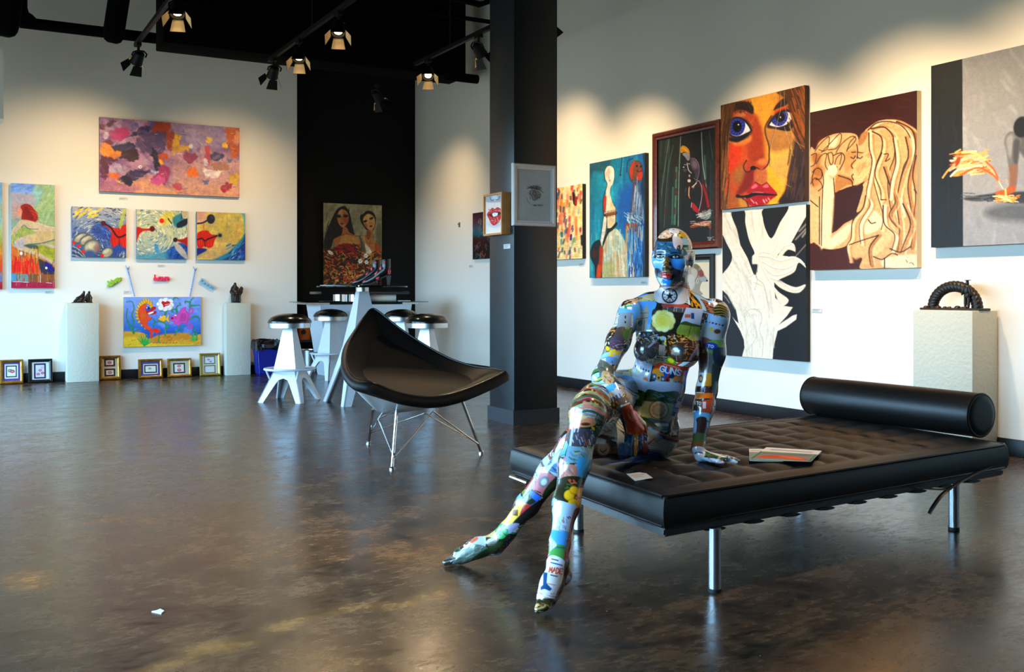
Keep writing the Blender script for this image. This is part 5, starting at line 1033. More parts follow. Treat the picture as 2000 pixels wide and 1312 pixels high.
def p_face(s):
    s.frame(1400, 160, 5.146); s.fill('c07a30'); s.poly([(90, 560), (330, 560), (480, 700), (400, 960), (330, 1280), (90, 1280)], 'c05a24', 60); s.poly([(360, 160), (620, 90), (560, 330), (510, 460), (540, 700), (560, 830), (480, 700), (450, 480), (390, 330)], 'd09a38', 30); s.poly([(400, 330), (480, 500), (500, 780), (380, 850), (330, 650), (350, 480)], '9c3c20', 50, .9)
    s.poly([(530, 480), (800, 480), (800, 600), (740, 900), (700, 1100), (640, 1220), (560, 1220), (520, 900), (560, 800)], 'd8b050', 30); s.poly([(520, 480), (790, 500), (780, 640), (600, 700), (545, 640)], 'a87848', 50, .9); s.poly([(600, 760), (740, 740), (720, 960), (620, 920)], 'c0a060', 50, .7); s.poly([(540, 820), (600, 900), (680, 1040), (660, 1200), (560, 1220), (540, 980)], 'e0ac28', 40, .8)
    s.poly([(100, 680), (220, 620), (260, 740), (180, 900), (90, 860)], 'd84420', 60, .85); s.poly([(130, 560), (340, 520), (350, 600), (200, 640)], 'd8924c', 30, .8); s.ell(250, 930, 70, 90, '9c7844', 20, .9, .7); s.poly([(330, 860), (420, 880), (400, 1000), (350, 1080), (220, 1130), (280, 1000)], '7c2424', 40, .85); s.poly([(90, 1120), (240, 1150), (330, 1260), (90, 1275)], 'b06830', 30, .8); s.poly([(250, 1170), (320, 1180), (330, 1260), (260, 1250)], 'd0a040', 25, .8)
    s.poly([(160, 290), (370, 300), (380, 370), (330, 400), (240, 350), (150, 380)], 'a84428', 24, .9); s.poly([(190, 320), (300, 305), (290, 345), (200, 350)], 'c08c5c', 20, .7)
    # brows
    s.poly([(170, 220), (260, 195), (340, 210), (380, 260), (370, 320), (300, 290), (220, 280), (165, 300)], '30201c', 14); s.dabs(50, (170, 200, 370, 310), 50, 6, ['1c1414', '5c4034', '443028'], 40, 4, .7, 25); s.poly([(580, 280), (620, 210), (680, 160), (720, 190), (700, 230), (630, 260)], '2c2020', 14); s.poly([(590, 300), (650, 260), (720, 240), (720, 260), (620, 320)], 'b83c1c', 14, .9)
    # left eye
    s.ell(230, 470, 135, 110, '2c2030', 8, .25); s.poly([(130, 560), (230, 560), (330, 500), (360, 490), (300, 560), (220, 605), (130, 590)], '161828', 18, .9); s.poly([(122, 480), (150, 390), (230, 365), (300, 410), (352, 480), (300, 515), (220, 545), (150, 530)], 'dcd8dc', 6); s.poly([(128, 470), (150, 392), (230, 368), (295, 410), (280, 500), (220, 540), (150, 525)], '2838a0', 6)
    for k in range(28):
        a = k*2*PI/28; s.line([(212+40*math.cos(a), 455+44*math.sin(a)), (212+76*math.cos(a), 455+80*math.sin(a))], 7, ['4c68d8', '1c2470'][k % 2], 4, .7, False)
    s.ell(212, 448, 48, 56, '06070c', 0, .2); s.ell(226, 430, 7, 8, 'f0f4f8', 0, .3); s.line([(118, 480), (150, 385), (230, 360), (310, 405), (365, 488)], 16, '241c2c', 7); s.line([(125, 500), (160, 540), (230, 550), (310, 515), (360, 490)], 8, '3c2838', 5)
    # right eye
    s.poly([(520, 450), (560, 360), (640, 290), (720, 270), (770, 330), (770, 440), (690, 480), (600, 470)], '30222c', 18, .95); s.poly([(540, 425), (570, 385), (640, 320), (720, 300), (758, 345), (740, 395), (680, 440), (610, 448)], 'd8d4d8', 6); s.poly([(565, 385), (600, 340), (690, 300), (722, 320), (705, 395), (650, 440), (590, 425)], '2838a0', 6)
    for k in range(26):
        a = k*2*PI/26; s.line([(642+36*math.cos(a), 372+38*math.sin(a)), (642+70*math.cos(a), 372+66*math.sin(a))], 6, ['4c68d8', '1c2470'][k % 2], 4, .7, False)
    s.ell(648, 350, 44, 48, '06070c', 0, .2); s.ell(650, 352, 5, 7, 'f0f4f8', 0, .3); s.line([(535, 430), (580, 365), (650, 300), (730, 285), (765, 340)], 13, '241c2c', 6); s.poly([(640, 455), (750, 420), (775, 440), (740, 490), (660, 480)], '161420', 14, .9)
    s.line([(560, 340), (505, 440), (510, 530), (545, 640), (550, 780)], 14, '4c2c24', 10, .9)
    # nose
    s.poly([(300, 830), (330, 780), (400, 790), (480, 770), (545, 790), (530, 840), (470, 880), (410, 870), (370, 890), (320, 900)], 'b04c28', 18, .9); s.ell(490, 800, 56, 34, 'd88c50', -8, .8, .8); s.line([(320, 785), (290, 840), (310, 895), (360, 895), (380, 855), (420, 855), (480, 880), (535, 830), (552, 770)], 12, '30202c', 8, .9); s.poly([(365, 850), (400, 840), (420, 870), (370, 885)], '1c141c', 6)
    s.poly([(410, 890), (525, 880), (535, 990), (500, 1020), (410, 990)], 'b86c48', 20, .8)
    # lips
    s.poly([(335, 1110), (370, 1040), (410, 1000), (450, 1020), (485, 1030), (530, 1005), (570, 1040), (640, 1130), (540, 1120), (440, 1120)], 'b02034', 7); s.poly([(330, 1150), (440, 1125), (560, 1130), (640, 1132), (580, 1180), (520, 1230), (400, 1245), (340, 1210)], 'a81c2c', 7); s.poly([(330, 1140), (400, 1105), (440, 1115), (520, 1115), (640, 1132), (540, 1140), (440, 1135), (330, 1165)], '1c141c', 6); s.line([(225, 1145), (280, 1150), (340, 1140)], 22, '201418', 9); s.ell(235, 1143, 20, 16, '14141c', 0, .4); s.line([(280, 1160), (330, 1200), (350, 1245)], 12, '401c24', 10, .8)
    s.poly([(375, 1060), (415, 1020), (440, 1045), (400, 1070)], 'e08890', 12, .85); s.poly([(490, 1050), (530, 1020), (555, 1050), (520, 1060)], 'dc8088', 12, .85)
    for x, y in ((375, 1185), (395, 1205), (425, 1215), (500, 1190), (525, 1185), (550, 1175), (505, 1205)): s.line([(x, y-10), (x+14, y+8)], 12, 'f0b0b0', 6, .85)
    s.line([(390, 1108), (445, 1102), (500, 1110)], 7, 'b8b0b8', 5, .8); s.line([(415, 1000), (485, 1030), (535, 1000)], 6, '5c1c24', 5, .8)
    # hair
    s.poly([(20, 230), (180, 200), (150, 400), (120, 620), (90, 900), (80, 1100), (120, 1285), (30, 1290)], '6a4420', 16); s.dabs(60, (30, 240, 130, 1260), 260, 10, ['8c6030', '4a2c18', '382418', 'a87840', '5c3c20', '7c5c3c'], 95, 5, .7, 5)
    s.poly([(620, 95), (880, 20), (910, 1210), (660, 1215), (720, 1080), (760, 800), (800, 620), (780, 500), (740, 300), (700, 180), (650, 130)], '5a3820', 14); s.poly([(800, 560), (910, 620), (905, 1210), (665, 1215), (730, 1060), (760, 800)], '2c2430', 40, .8); s.dabs(70, (760, 60, 900, 600), 240, 12, ['a8601c', '8c4c1c', '3c2420', 'b87428', '4c2c20', '5c3c2c'], 70, 6, .7, 9); s.dabs(50, (740, 700, 900, 1190), 260, 12, ['4c3830', '201c2c', '6a5038', '5c3c50', '34302c'], 98, 9, .65, 6)
    for p in ([(640, 100), (650, 250), (610, 450), (560, 680), (570, 850), (640, 970), (770, 1055)], [(680, 90), (690, 250), (740, 420), (790, 580), (890, 660)], [(690, 450), (740, 600), (780, 740)]): s.line(p, 5, 'c0a878', 3, .7)
    s.line([(635, 110), (640, 260), (600, 470), (553, 690), (560, 850)], 4, '3c2418', 3, .6)
def p_tree(s):
    s.frame(1400, 390, 3.975); s.fill('16171a'); c0_, c1_, c2_ = 'ece2cf', 'cdc3b2', 'f6f0e4'
    s.poly([(20, 90), (110, 95), (160, 230), (190, 350), (250, 450), (300, 575), (330, 560), (330, 500), (285, 500), (288, 440), (305, 410), (250, 300), (225, 180), (218, 80), (375, 70), (370, 150), (400, 240), (440, 295), (490, 190), (570, 50), (695, 38), (692, 130), (640, 230), (585, 335), (480, 430), (560, 440), (640, 470), (600, 560), (540, 600), (460, 640), (470, 760), (530, 825), (600, 835), (560, 900), (500, 970), (600, 900), (630, 890), (625, 930), (550, 990), (490, 1020), (460, 1150), (455, 1240), (215, 1225), (235, 1150), (230, 1090), (200, 1020), (130, 905), (160, 940), (185, 960), (160, 850), (90, 740), (20, 680), (20, 560), (70, 540), (115, 480), (118, 420), (80, 350), (20, 260)], c0_, 4, 1, False)
    r2 = random.Random(6)
    for ar, an in (((40, 110, 150, 380), 65), ((60, 380, 260, 800), 55), ((230, 90, 370, 400), 85), ((440, 60, 690, 400), -55), ((180, 620, 440, 1000), 75), ((230, 950, 460, 1220), 85)): s.dabs(26, ar, 130, 11, [c1_, c2_, 'ded4c2', 'd6cabb'], an, 4, .6, 9, 8)
    s.mix(slice(None), np.zeros(len(s.U)), c0_)
    s.poly([(110, 95), (218, 85), (228, 180), (260, 310), (305, 410), (285, 440), (288, 500), (320, 510), (325, 565), (305, 578), (250, 450), (200, 360), (160, 230)], '16171a', 4); s.poly([(375, 70), (560, 52), (500, 180), (440, 298), (395, 240), (370, 150)], '16171a', 4); s.poly([(20, 270), (80, 350), (118, 420), (115, 480), (70, 545), (20, 560)], '16171a', 4)
    # windblown hair and figure
    s.poly([(310, 400), (380, 390), (440, 400), (480, 440), (540, 350), (600, 340), (615, 400), (560, 390), (520, 450), (600, 440), (660, 470), (692, 530), (640, 490), (610, 560), (540, 600), (470, 620), (540, 650), (620, 680), (692, 660), (650, 720), (580, 720), (500, 680), (440, 620), (380, 560), (340, 480)], 'e6dac6', 5)
    for p in ([(340, 430), (420, 440), (500, 470), (600, 450), (680, 500)], [(360, 470), (450, 520), (540, 530), (620, 490)], [(380, 520), (460, 580), (560, 560), (610, 520)], [(430, 600), (520, 640), (600, 700), (680, 665)], [(470, 440), (530, 360), (590, 345), (612, 400)], [(350, 500), (400, 590), (470, 700), (560, 790)], [(330, 420), (360, 400), (430, 410)]): s.line(p, 9, 'fbf5ea', 7, .8); s.line([(x+4, y+10) for x, y in p], 5, 'a89c8c', 5, .55)
    s.poly([(520, 830), (480, 760), (460, 680), (500, 720), (570, 780)], 'e6dac6', 5); s.line([(285, 440), (290, 495), (315, 500)], 5, '8c8274', 4, .7); s.line([(270, 600), (310, 580), (330, 620), (310, 700)], 5, 'b0a694', 5, .7); s.line([(340, 500), (320, 600), (380, 660), (410, 780), (430, 860)], 6, 'b0a694', 6, .7); s.line([(300, 640), (370, 670)], 6, 'b8ae9c', 6, .6); s.line([(235, 880), (280, 850), (340, 860), (370, 920), (350, 1010), (380, 1100), (375, 1220)], 5, 'b0a694', 6, .7)
    for k in range(24): x, y = r2.uniform(220, 350), r2.uniform(830, 930); s.line([(x, y), (x+14, y-12), (x+26, y)], 3, 'b8ac9c', 3, .6)
    s.line([(245, 1060), (290, 960), (330, 1060), (250, 1180)], 4, 'b8ac9c', 5, .6)
def p_kiss(s):
    s.frame(1575, 170, 3.596); s.grad([(20, '421406'), (700, '4a1806'), (1290, '521b06')]); s.dabs(120, (20, 30, 790, 1280), 120, 12, ['54200a', '300e04', '602409', '40140a'], 4, 3, .5, 12)
    tan, hi, md, dk = 'dcae7c', 'fbe4c0', 'b47c46', '2c0f05'
    s.poly([(440, 290), (520, 235), (620, 225), (700, 250), (750, 310), (775, 420), (785, 640), (780, 1000), (795, 1190), (790, 1275), (575, 1270), (410, 1275), (420, 1200), (340, 1190), (310, 1120), (340, 980), (420, 860), (375, 870), (420, 680), (470, 640), (350, 690), (345, 610), (335, 560), (380, 440), (370, 400), (430, 300)], tan, 4)
    s.poly([(20, 470), (60, 440), (100, 380), (170, 340), (260, 320), (370, 335), (378, 440), (345, 560), (350, 690), (270, 720), (205, 755), (200, 1010), (300, 950), (350, 930), (330, 1090), (230, 1135), (130, 1130), (70, 1090), (20, 1040)], tan, 4)
    s.poly([(215, 750), (350, 690), (420, 690), (400, 790), (375, 870), (350, 925), (250, 975), (195, 1020), (205, 850)], '401206', 4); s.poly([(235, 610), (340, 640), (350, 680), (300, 690), (215, 740), (215, 660)], 'b8824a', 6)
    # modelling
    for p, c in (([(385, 420), (450, 340), (465, 430), (470, 560), (430, 640), (370, 690), (352, 620), (345, 570), (380, 500)], 'e4bd8a'), ([(130, 640), (210, 600), (200, 1010), (150, 1110), (110, 1100)], hi), ([(30, 800), (100, 830), (100, 1090), (40, 1040)], 'e6bf8c'), ([(150, 1100), (340, 950), (310, 1060), (200, 1130)], hi), ([(470, 850), (560, 930), (530, 1000), (440, 1030), (420, 960)], hi), ([(570, 830), (640, 960), (600, 1100), (500, 1190), (480, 1150), (560, 1000)], 'e8c493'), ([(580, 1200), (790, 1180), (790, 1270), (580, 1265)], 'f2dcc0'), ([(340, 1120), (400, 1090), (480, 1060), (450, 1160), (370, 1210)], 'e2b782'), ([(285, 460), (370, 440), (340, 560), (300, 600), (280, 540)], 'c8935a')): s.poly(p, c, 16, .85)
    for x, y, rx, ry, ro in ((120, 410, 44, 36, -40), (200, 385, 52, 30, -40), (290, 380, 64, 38, -30), (340, 390, 40, 48, 20), (75, 500, 44, 40, 0), (150, 500, 44, 60, 10), (85, 590, 44, 48, 0), (60, 660, 44, 44, 0), (200, 590, 34, 54, 0), (250, 520, 30, 56, 30)): s.ell(x, y, rx, ry, ['b57a44', hi, 'ddb07a', 'a86c38'][int(x+y) % 4], ro, .7, .85)
    for p in ([(60, 450), (100, 400), (165, 350), (160, 420), (130, 450), (90, 440)], [(110, 460), (170, 400), (250, 325), (255, 380), (220, 430), (160, 440)], [(220, 460), (260, 400), (330, 345), (365, 360), (340, 400), (300, 440)], [(300, 450), (320, 390), (360, 345)], [(30, 480), (70, 470), (60, 540), (30, 560)], [(70, 540), (110, 480), (150, 470), (140, 540), (160, 580)], [(150, 470), (190, 460), (200, 520), (180, 560)], [(40, 600), (80, 570), (115, 590), (110, 640), (70, 650)], [(30, 680), (60, 640), (100, 660), (120, 700), (90, 730)], [(210, 560), (225, 500), (262, 470), (250, 540)], [(60, 580), (40, 640), (50, 690)], [(120, 600), (130, 660), (125, 710)]): s.line(p, 6, dk, 4, .85)
    strands = [[(450, 300), (520, 245), (640, 250), (720, 330), (740, 460), (690, 560), (660, 760), (690, 900)], [(470, 290), (560, 280), (620, 350), (630, 480), (590, 620), (600, 800), (640, 960)], [(480, 310), (540, 350), (545, 440), (500, 560), (490, 640), (520, 760), (560, 900), (550, 1000)], [(640, 240), (740, 300), (765, 430), (740, 560), (720, 700), (740, 850), (755, 1000), (745, 1130)], [(455, 320), (460, 430), (480, 520), (460, 650), (445, 750), (470, 830), (400, 960), (410, 1100)], [(700, 350), (720, 480), (680, 620), (650, 800), (670, 1000), (660, 1160)], [(545, 460), (500, 600), (540, 720), (545, 790)], [(560, 560), (600, 680), (640, 800), (600, 900), (650, 980)], [(620, 360), (640, 520), (610, 660), (600, 780)], [(770, 480), (750, 620), (770, 760), (760, 920)], [(440, 760), (420, 850), (350, 940), (340, 1060), (310, 1120), (330, 1220)], [(530, 1040), (470, 1130), (480, 1250)], [(560, 830), (570, 960), (640, 1040), (620, 1150)], [(690, 820), (740, 960), (700, 1100), (680, 1160)]]
    for i, p in enumerate(strands):
        q = [(x+13, y+4) for x, y in p]; s.line(q, 26, [hi, 'c4925c', 'f0d0a0', 'b4804a'][i % 4], 10, .85); s.line([(x+30, y+12) for x, y in p], 12, ['b07840', hi, 'c08a52', 'f4d8ac'][i % 4], 8, .6); s.line(p, 9, dk, 5, .9, True, 4)
    for p in ([(20, 790), (90, 840)], [(100, 770), (105, 1100)], [(125, 700), (120, 900), (120, 1110)], [(205, 640), (215, 750)], [(330, 1105), (420, 1075), (530, 1040)], [(500, 1190), (560, 1210), (620, 1170), (660, 1180)], [(610, 1135), (680, 1160), (745, 1120)], [(575, 1200), (575, 1270)], [(460, 930), (480, 955), (510, 950)], [(240, 620), (330, 650), (345, 690)], [(345, 570), (335, 545), (365, 510)], [(350, 610), (338, 625), (352, 650)], [(380, 455), (415, 460)], [(375, 485), (395, 500), (412, 485)], [(335, 455), (365, 455)], [(330, 490), (350, 500), (362, 480)], [(370, 400), (378, 440), (375, 500)], [(200, 480), (260, 460), (285, 500), (250, 580)], [(160, 470), (180, 540), (230, 560)], [(560, 470), (590, 470), (570, 520), (600, 500)], [(545, 790), (580, 790)], [(760, 720), (780, 750)]): s.line(p, 7, dk, 4, .9)
    s.poly([(380, 400), (400, 330), (440, 305), (445, 340), (410, 400)], 'b88450', 8); s.poly([(165, 560), (215, 545), (232, 590), (205, 625), (170, 610)], hi, 8); s.ell(400, 560, 40, 30, 'c89460', -40, .9, .6); s.dabs(40, (380, 460, 470, 650), 40, 7, ['e8c696', 'c08a54'], -50, 3, .5)
    for p in ([(715, 1215), (725, 1235)], [(735, 1240), (750, 1235), (765, 1250)]): s.line(p, 4, '3a2014', 3, .8)
def p_grey(s):
    s.frame(1805, 80, 3.2); s.grad([(20, '7e8086'), (500, '8f9095'), (900, '96969a'), (1290, '98979a')]); s.dabs(130, (250, 30, 980, 1280), 90, 22, ['a6a7ac', '84868c', '9c9da2', '8c8e94', 'b4b4b8'], 70, 3, .35, 35, 14)
    s.poly([(0, 150), (246, 110), (262, 620), (280, 1290), (0, 1310)], '18191b', 3, 1, False); s.dabs(40, (30, 180, 260, 1270), 110, 16, ['222326', '101113', '1c1d20'], 80, 5, .6, 15, 10)
    s.poly([(280, 985), (340, 970), (440, 955), (560, 940), (990, 930), (990, 1000), (600, 1010), (480, 990), (380, 1000), (300, 995)], '26282a', 12, .9); s.poly([(420, 1060), (520, 1020), (700, 1010), (990, 1020), (990, 1120), (560, 1120), (450, 1100)], '525357', 50, .8); s.dabs(20, (290, 950, 480, 1000), 70, 6, ['2c2e30', '56585a'], -8, 6, .8, 12)
    # kneeling figure reaching to the ground
    s.poly([(600, 570), (660, 520), (900, 500), (980, 700), (980, 940), (860, 930), (800, 800), (700, 760), (640, 700), (610, 640)], '55565a', 16); s.poly([(540, 590), (570, 560), (610, 570), (640, 620), (625, 680), (620, 760), (615, 860), (600, 930), (560, 930), (575, 860), (560, 770), (545, 680), (532, 630)], '6a6a6c', 8); s.poly([(550, 600), (580, 580), (595, 640), (570, 720), (550, 660)], '9a9a9c', 24, .8); s.poly([(590, 620), (630, 620), (615, 760), (590, 740)], '3c3c40', 18, .8); s.poly([(570, 780), (615, 780), (605, 900), (570, 900)], '8c5c40', 24, .9); s.poly([(485, 940), (540, 925), (570, 905), (605, 905), (600, 940), (540, 960), (490, 962)], 'b8561c', 7)
    s.ell(640, 530, 50, 66, '1a1a1c', 10, .2)
    s.poly([(215, 715), (260, 690), (330, 692), (400, 725), (450, 780), (490, 840), (500, 870), (450, 835), (380, 800), (330, 810), (250, 845), (190, 845), (240, 790), (205, 770)], 'e0943c', 6); s.dabs(80, (200, 690, 420, 830), 80, 9, ['f4c878', 'f0e0c8', 'd86c1c', 'e8a848', 'f0b8a0', '9c3c10'], -15, 6, .85, 18, 4)
    for p, c in (([(260, 700), (340, 700), (420, 745), (480, 820)], 'f4cc80'), ([(250, 760), (320, 730), (420, 770), (490, 850)], 'e8b0a0'), ([(250, 840), (330, 800), (390, 795), (460, 830), (500, 870)], 'c0581c'), ([(420, 750), (470, 800), (495, 850)], 'd8561c'), ([(130, 860), (170, 810), (230, 765)], 'f0b060'), ([(185, 850), (230, 810), (280, 800)], 'f8ecd8')): s.line(p, 12, c, 4, .9)
    s.poly([(225, 735), (250, 730), (240, 770), (215, 790)], '9c3810', 6); s.line([(500, 870), (530, 920)], 5, 'f0dcb0', 3); s.dabs(40, (490, 960, 610, 1000), 50, 8, ['f0c060', 'e89028', 'f4e0a0', 'c8601c'], 0, 8, .9, 20); s.line([(545, 925), (548, 965)], 12, 'f4c468', 5); s.dabs(14, (480, 850, 570, 930), 12, 4, ['e86c2c', 'f09048'], 60, 4, .8, 60)
def p_lips(s):
    s.frame(930, 310, 6.906); s.grad([(440, 'b8aeb0'), (575, 'c8bebc'), (590, 'ecd4c4'), (1040, 'f0dccc')]); s.poly([(120, 510), (340, 460), (335, 560), (130, 585)], 'a8a4a8', 14, .9); s.ell(232, 520, 44, 36, 'ccc8cc', 0, .5); s.line([(165, 520), (190, 560), (220, 545)], 12, '6a6468', 8, .9); s.line([(300, 495), (285, 540), (250, 545)], 12, '6a6468', 8, .9)
    s.ell(240, 880, 90, 50, 'b0a4b0', 0, .9, .6); s.line([(230, 590), (228, 640)], 16, 'e4c4b4', 12, .7)
    s.poly([(125, 755), (160, 700), (200, 660), (235, 675), (270, 650), (320, 670), (345, 700), (330, 770), (300, 850), (235, 902), (190, 880), (150, 810)], 'cc1c1c', 6); s.poly([(140, 760), (200, 735), (250, 715), (330, 715), (300, 755), (220, 785), (160, 770)], '3c1414', 6); s.poly([(200, 745), (235, 725), (278, 730), (270, 765), (220, 782)], 'eeeee4', 5); s.line([(238, 728), (242, 775)], 4, 'a8a89c', 3)
    s.dabs(60, (150, 680, 330, 720), 12, 5, ['f09080', 'f4c0b0', 'a01010'], 60, 4, .8, 70); s.dabs(80, (165, 790, 310, 870), 13, 5, ['f0a898', 'f8d8d0', 'e03030', 'a00c0c'], 80, 5, .75, 70)
def p_hatsketch(s):
    s.frame(930, 310, 6.906); s.fill('c4c8ca'); s.cloud('bcc0c4', 140, .45, .6, 3, .6); s.dabs(46, (745, 355, 880, 410), 60, 5, ['3c3a3a', '5c5856', '282626'], 8, 5, .8, 22, 3); s.line([(715, 398), (790, 392), (880, 420), (925, 455)], 7, '2c2a2a', 4); s.poly([(760, 420), (830, 410), (880, 450), (890, 510), (850, 530), (830, 555), (790, 550), (770, 490), (745, 470)], '8c8480', 10, .85)
    s.dabs(50, (750, 420, 890, 540), 36, 4, ['4a4644', '6a6462', 'a8a09c', '343030'], 60, 7, .8, 60, 3)
    for p in ([(760, 430), (745, 470), (775, 500), (790, 548), (830, 555), (850, 520), (885, 515), (895, 460)], [(800, 430), (790, 470), (830, 500)]): s.line(p, 5, '2a2626', 3)
    for k in range(11): a = R(170-k*9.5); s.ell(830+118*math.cos(a)*1.0, 510+112*math.sin(a), 4, 6, '3a3838', 0, .5)
    s.dabs(40, (790, 610, 930, 630), 9, 5, ['3a3838', '68666a'], 10, 8, .8, 60, 3); s.dabs(30, (720, 360, 920, 640), 14, 3, ['8c8a8c'], 40, 12, .5, 60, 3)
def rc(x, y, s_=1.): return (120+(x)/4.372*s_, 220+y/4.372)
def q4(x0, y0, k, *pts): return [(x0+x/k, y0+y/k) for x, y in pts]
canvas('art_canvas', 'wide abstract canvas in violet, orange and peach on the left white wall', 'B', BW, q4(120, 220, 4.372, (330, 35), (1524, 132), (1517, 722), (322, 670)), p_abstract, '3a3238')
G1 = 'row of three square lip paintings'
canvas('art_canvas', 'square canvas with dark blue dabs and red lips at its right edge', 'B', BW, q4(120, 220, 4.372, (92, 800), (557, 815), (550, 1237), (90, 1232)), p_face1, '3c5a88', group=G1)
canvas('art_canvas', 'square canvas with pale swirls and one floating red dot', 'B', BW, q4(120, 220, 4.372, (642, 822), (1080, 842), (1073, 1250), (640, 1247)), p_face2, '4a7c98', group=G1)
canvas('art_canvas', 'square canvas with yellow cheek and red lips at its left', 'B', BW, q4(120, 220, 4.372, (1158, 845), (1572, 858), (1568, 1258), (1156, 1255)), p_face3, '5a7c8c', group=G1)
canvas('art_canvas', 'tall narrow canvas of a red haired nude over orange drips', 'B', BW, q4(0, 350, 5.963, (130, 45), (640, 65), (637, 1262), (130, 1270)), p_nude, 'b8c4c8')
canvas('art_canvas', 'tall blue to red canvas cut by the left picture edge', 'B', BW, [(-82, 352), (5, 356.7), (4.4, 563.8), (-82, 565)], p_left_edge, 'c8b8a0')
fq = q4(180, 540, 5.963, (370, 237), (1265, 237), (1265, 800), (365, 818))
fish = canvas('art_canvas', 'bright cartoon seabed canvas with orange and pink fish hung on blue cords', 'B', BW, fq, p_fish, 'd0a838', tex=.28)
canvas('art_canvas', 'portrait canvas of two dark haired women on the black niche wall', 'B', NW, q4(600, 380, 7.289, (232, 112), (1062, 158), (1062, 1285), (228, 1290)), p_women, '1c1814')
canvas('art_canvas', 'small dark canvas with scribbled teal and red lines, half hidden by the column', 'R', RW, [(922.8, 417), (985, 407), (985, 503.5), (923.5, 505.8)], p_smallabs, '141416', .03)
canvas('art_canvas', 'cream canvas with red and teal drips right behind the column', 'R', RW, [(1058, 371.5), (1137.5, 359.4), (1137.5, 506), (1058, 507.2)], p_drip, '121212')
canvas('art_canvas', 'tall blue canvas of a bald figure in a white gown', 'R', RW, q4(1130, 280, 4.687, (98, 183), (605, 90), (612, 1222), (103, 1228)), p_blue, '101214')
Mmah = mat('mahogany_frame', (98, 38, 16), .3, spec=.5, coat=.3, var=(30, (62, 22, 10)))
framed('framed_picture', 'brown wood framed dark picture of a figure between curtains', 'R', RW, q4(1260, 225, 4.948, (43, 188), (690, 35), (722, 1272), (80, 1325)), .062, .045, Mmah, p_visitor, q4(1260, 225, 4.948, (85, 228), (635, 103), (660, 1215), (108, 1275)), glass=False)
Mblkf = mat('black_frame', (14, 14, 15), .3, spec=.5)
framed('framed_picture', 'black framed sketch of a hound head behind the mannequin head', 'R', RW, [(1318, 503), (1389.6, 490.5), (1392.5, 604), (1320, 610)], .05, .035, Mblkf, p_dogsketch, [(1323, 510), (1382, 500), (1384, 598), (1325, 603)])
canvas('art_canvas', 'large close up face canvas with blue eyes and red lips', 'R', RW, q4(1400, 160, 5.146, (28, 243), (868, 30), (900, 1195), (50, 1280)), p_face, '4a2c1c')
canvas('art_canvas', 'black canvas with white tree shaped figures below the blue eyed face', 'R', RW, q4(1400, 390, 3.975, (33, 100), (690, 40), (695, 1258), (55, 1205)), p_tree, '0e0f10', tex=.22)
canvas('art_canvas', 'brown monochrome canvas of two embracing long haired figures', 'R', RW, q4(1575, 170, 3.596, (17, 183), (768, 22), (785, 1270), (35, 1283)), p_kiss, 'd2c4a4')
canvas('art_canvas', 'large grey canvas with black left band and orange splash', 'R', RW, [(1812.8, 134.7), (2110, 57), (2110, 469), (1824.4, 484)], p_grey, '26272a', tex=.25)
# box framed lips and white framed sketch on the column
Mpine = mat('pine_wood', (206, 140, 72), .45, var=(14, (186, 116, 50)))
t = thing('box_framed_picture', 'deep pine box frame with glossy red lips on the column side', 'picture', (cu0, 6.71, 1.588), -PI/2)
w_, h_, d_ = .30, .318, .074; bm = BM()
for (x0, x1, z0, z1) in ((-w_/2, w_/2, h_/2-.014, h_/2), (-w_/2, w_/2, -h_/2, -h_/2+.014), (-w_/2, -w_/2+.014, -h_/2+.014, h_/2-.014), (w_/2-.014, w_/2, -h_/2+.014, h_/2-.014)): bx(bm, x0, x1, -d_, 0, z0, z1)
bmesh.ops.remove_doubles(bm, verts=bm.verts, dist=1e-5); obj('frame', bm, Mpine, t)
me = sheet_mesh('print', w_-.028, h_-.028, .060, q4(930, 310, 6.906, (102, 512), (338, 460), (350, 1000), (106, 1030)), p_lips, None, .002, .004); me.materials.append(Mprint); o = bpy.data.objects.new('picture', me); COL.objects.link(o); o.parent = t
framed('framed_picture', 'white framed pencil sketch of a hatted head on the column front', 'B', cv0, q4(930, 310, 6.906, (500, 47), (1075, 97), (1087, 915), (505, 900)), .040, .032, mat('white_frame', (214, 206, 200), .45), p_hatsketch, q4(930, 310, 6.906, (580, 130), (1018, 165), (1025, 840), (585, 825)))
# cords of the fish painting, wall hooks, word signs
Mcord = mat('blue_white_cord', (52, 108, 206), .7, var=(120, (150, 190, 236))); Mnail = mat('steel_nail', (120, 120, 118), .4, .8)
for (ax_, ay_), (bx_, by_) in (((249, 525), (263, 579)), ((381, 527), (371, 579))):
    p, q = onB(ax_, ay_, BW-.012), onB(bx_, by_, BW-.03); bm = BM(); tw = []
    for k in range(25): v = p.lerp(q, k/24); tw.append(v)
    tube(bm, tw, [.0055+.002*(k % 2) for k in range(25)], 8); tube(bm, [p, p+Vector((-.022, -.006, .04))], .004, 6); tube(bm, [p, p+Vector((.02, -.006, .026))], .004, 6)
    bmesh.ops.translate(bm, vec=-fish.location, verts=bm.verts); obj('hanging_cord', bm, Mcord, fish)
    bm = BM(); tube(bm, [p+Vector((0, .012, 0)), p+Vector((0, -.02, .006))], .004, 6); tag(obj('nail', bm, Mnail), 'nail holding the %s blue cord of the seabed canvas' % ('left' if ax_ < 300 else 'right'), 'nail')
bm = BM(); p = onR(898, 439); tube(bm, [p, p+Vector((-.03, 0, .01))], .006, 6); bx(bm, p.x-.012, p.x, p.y-.012, p.y+.012, p.z-.03, p.z+.03); tag(obj('picture_hook', bm, Mnail), 'small empty hook on the white wall left of the column', 'hook')
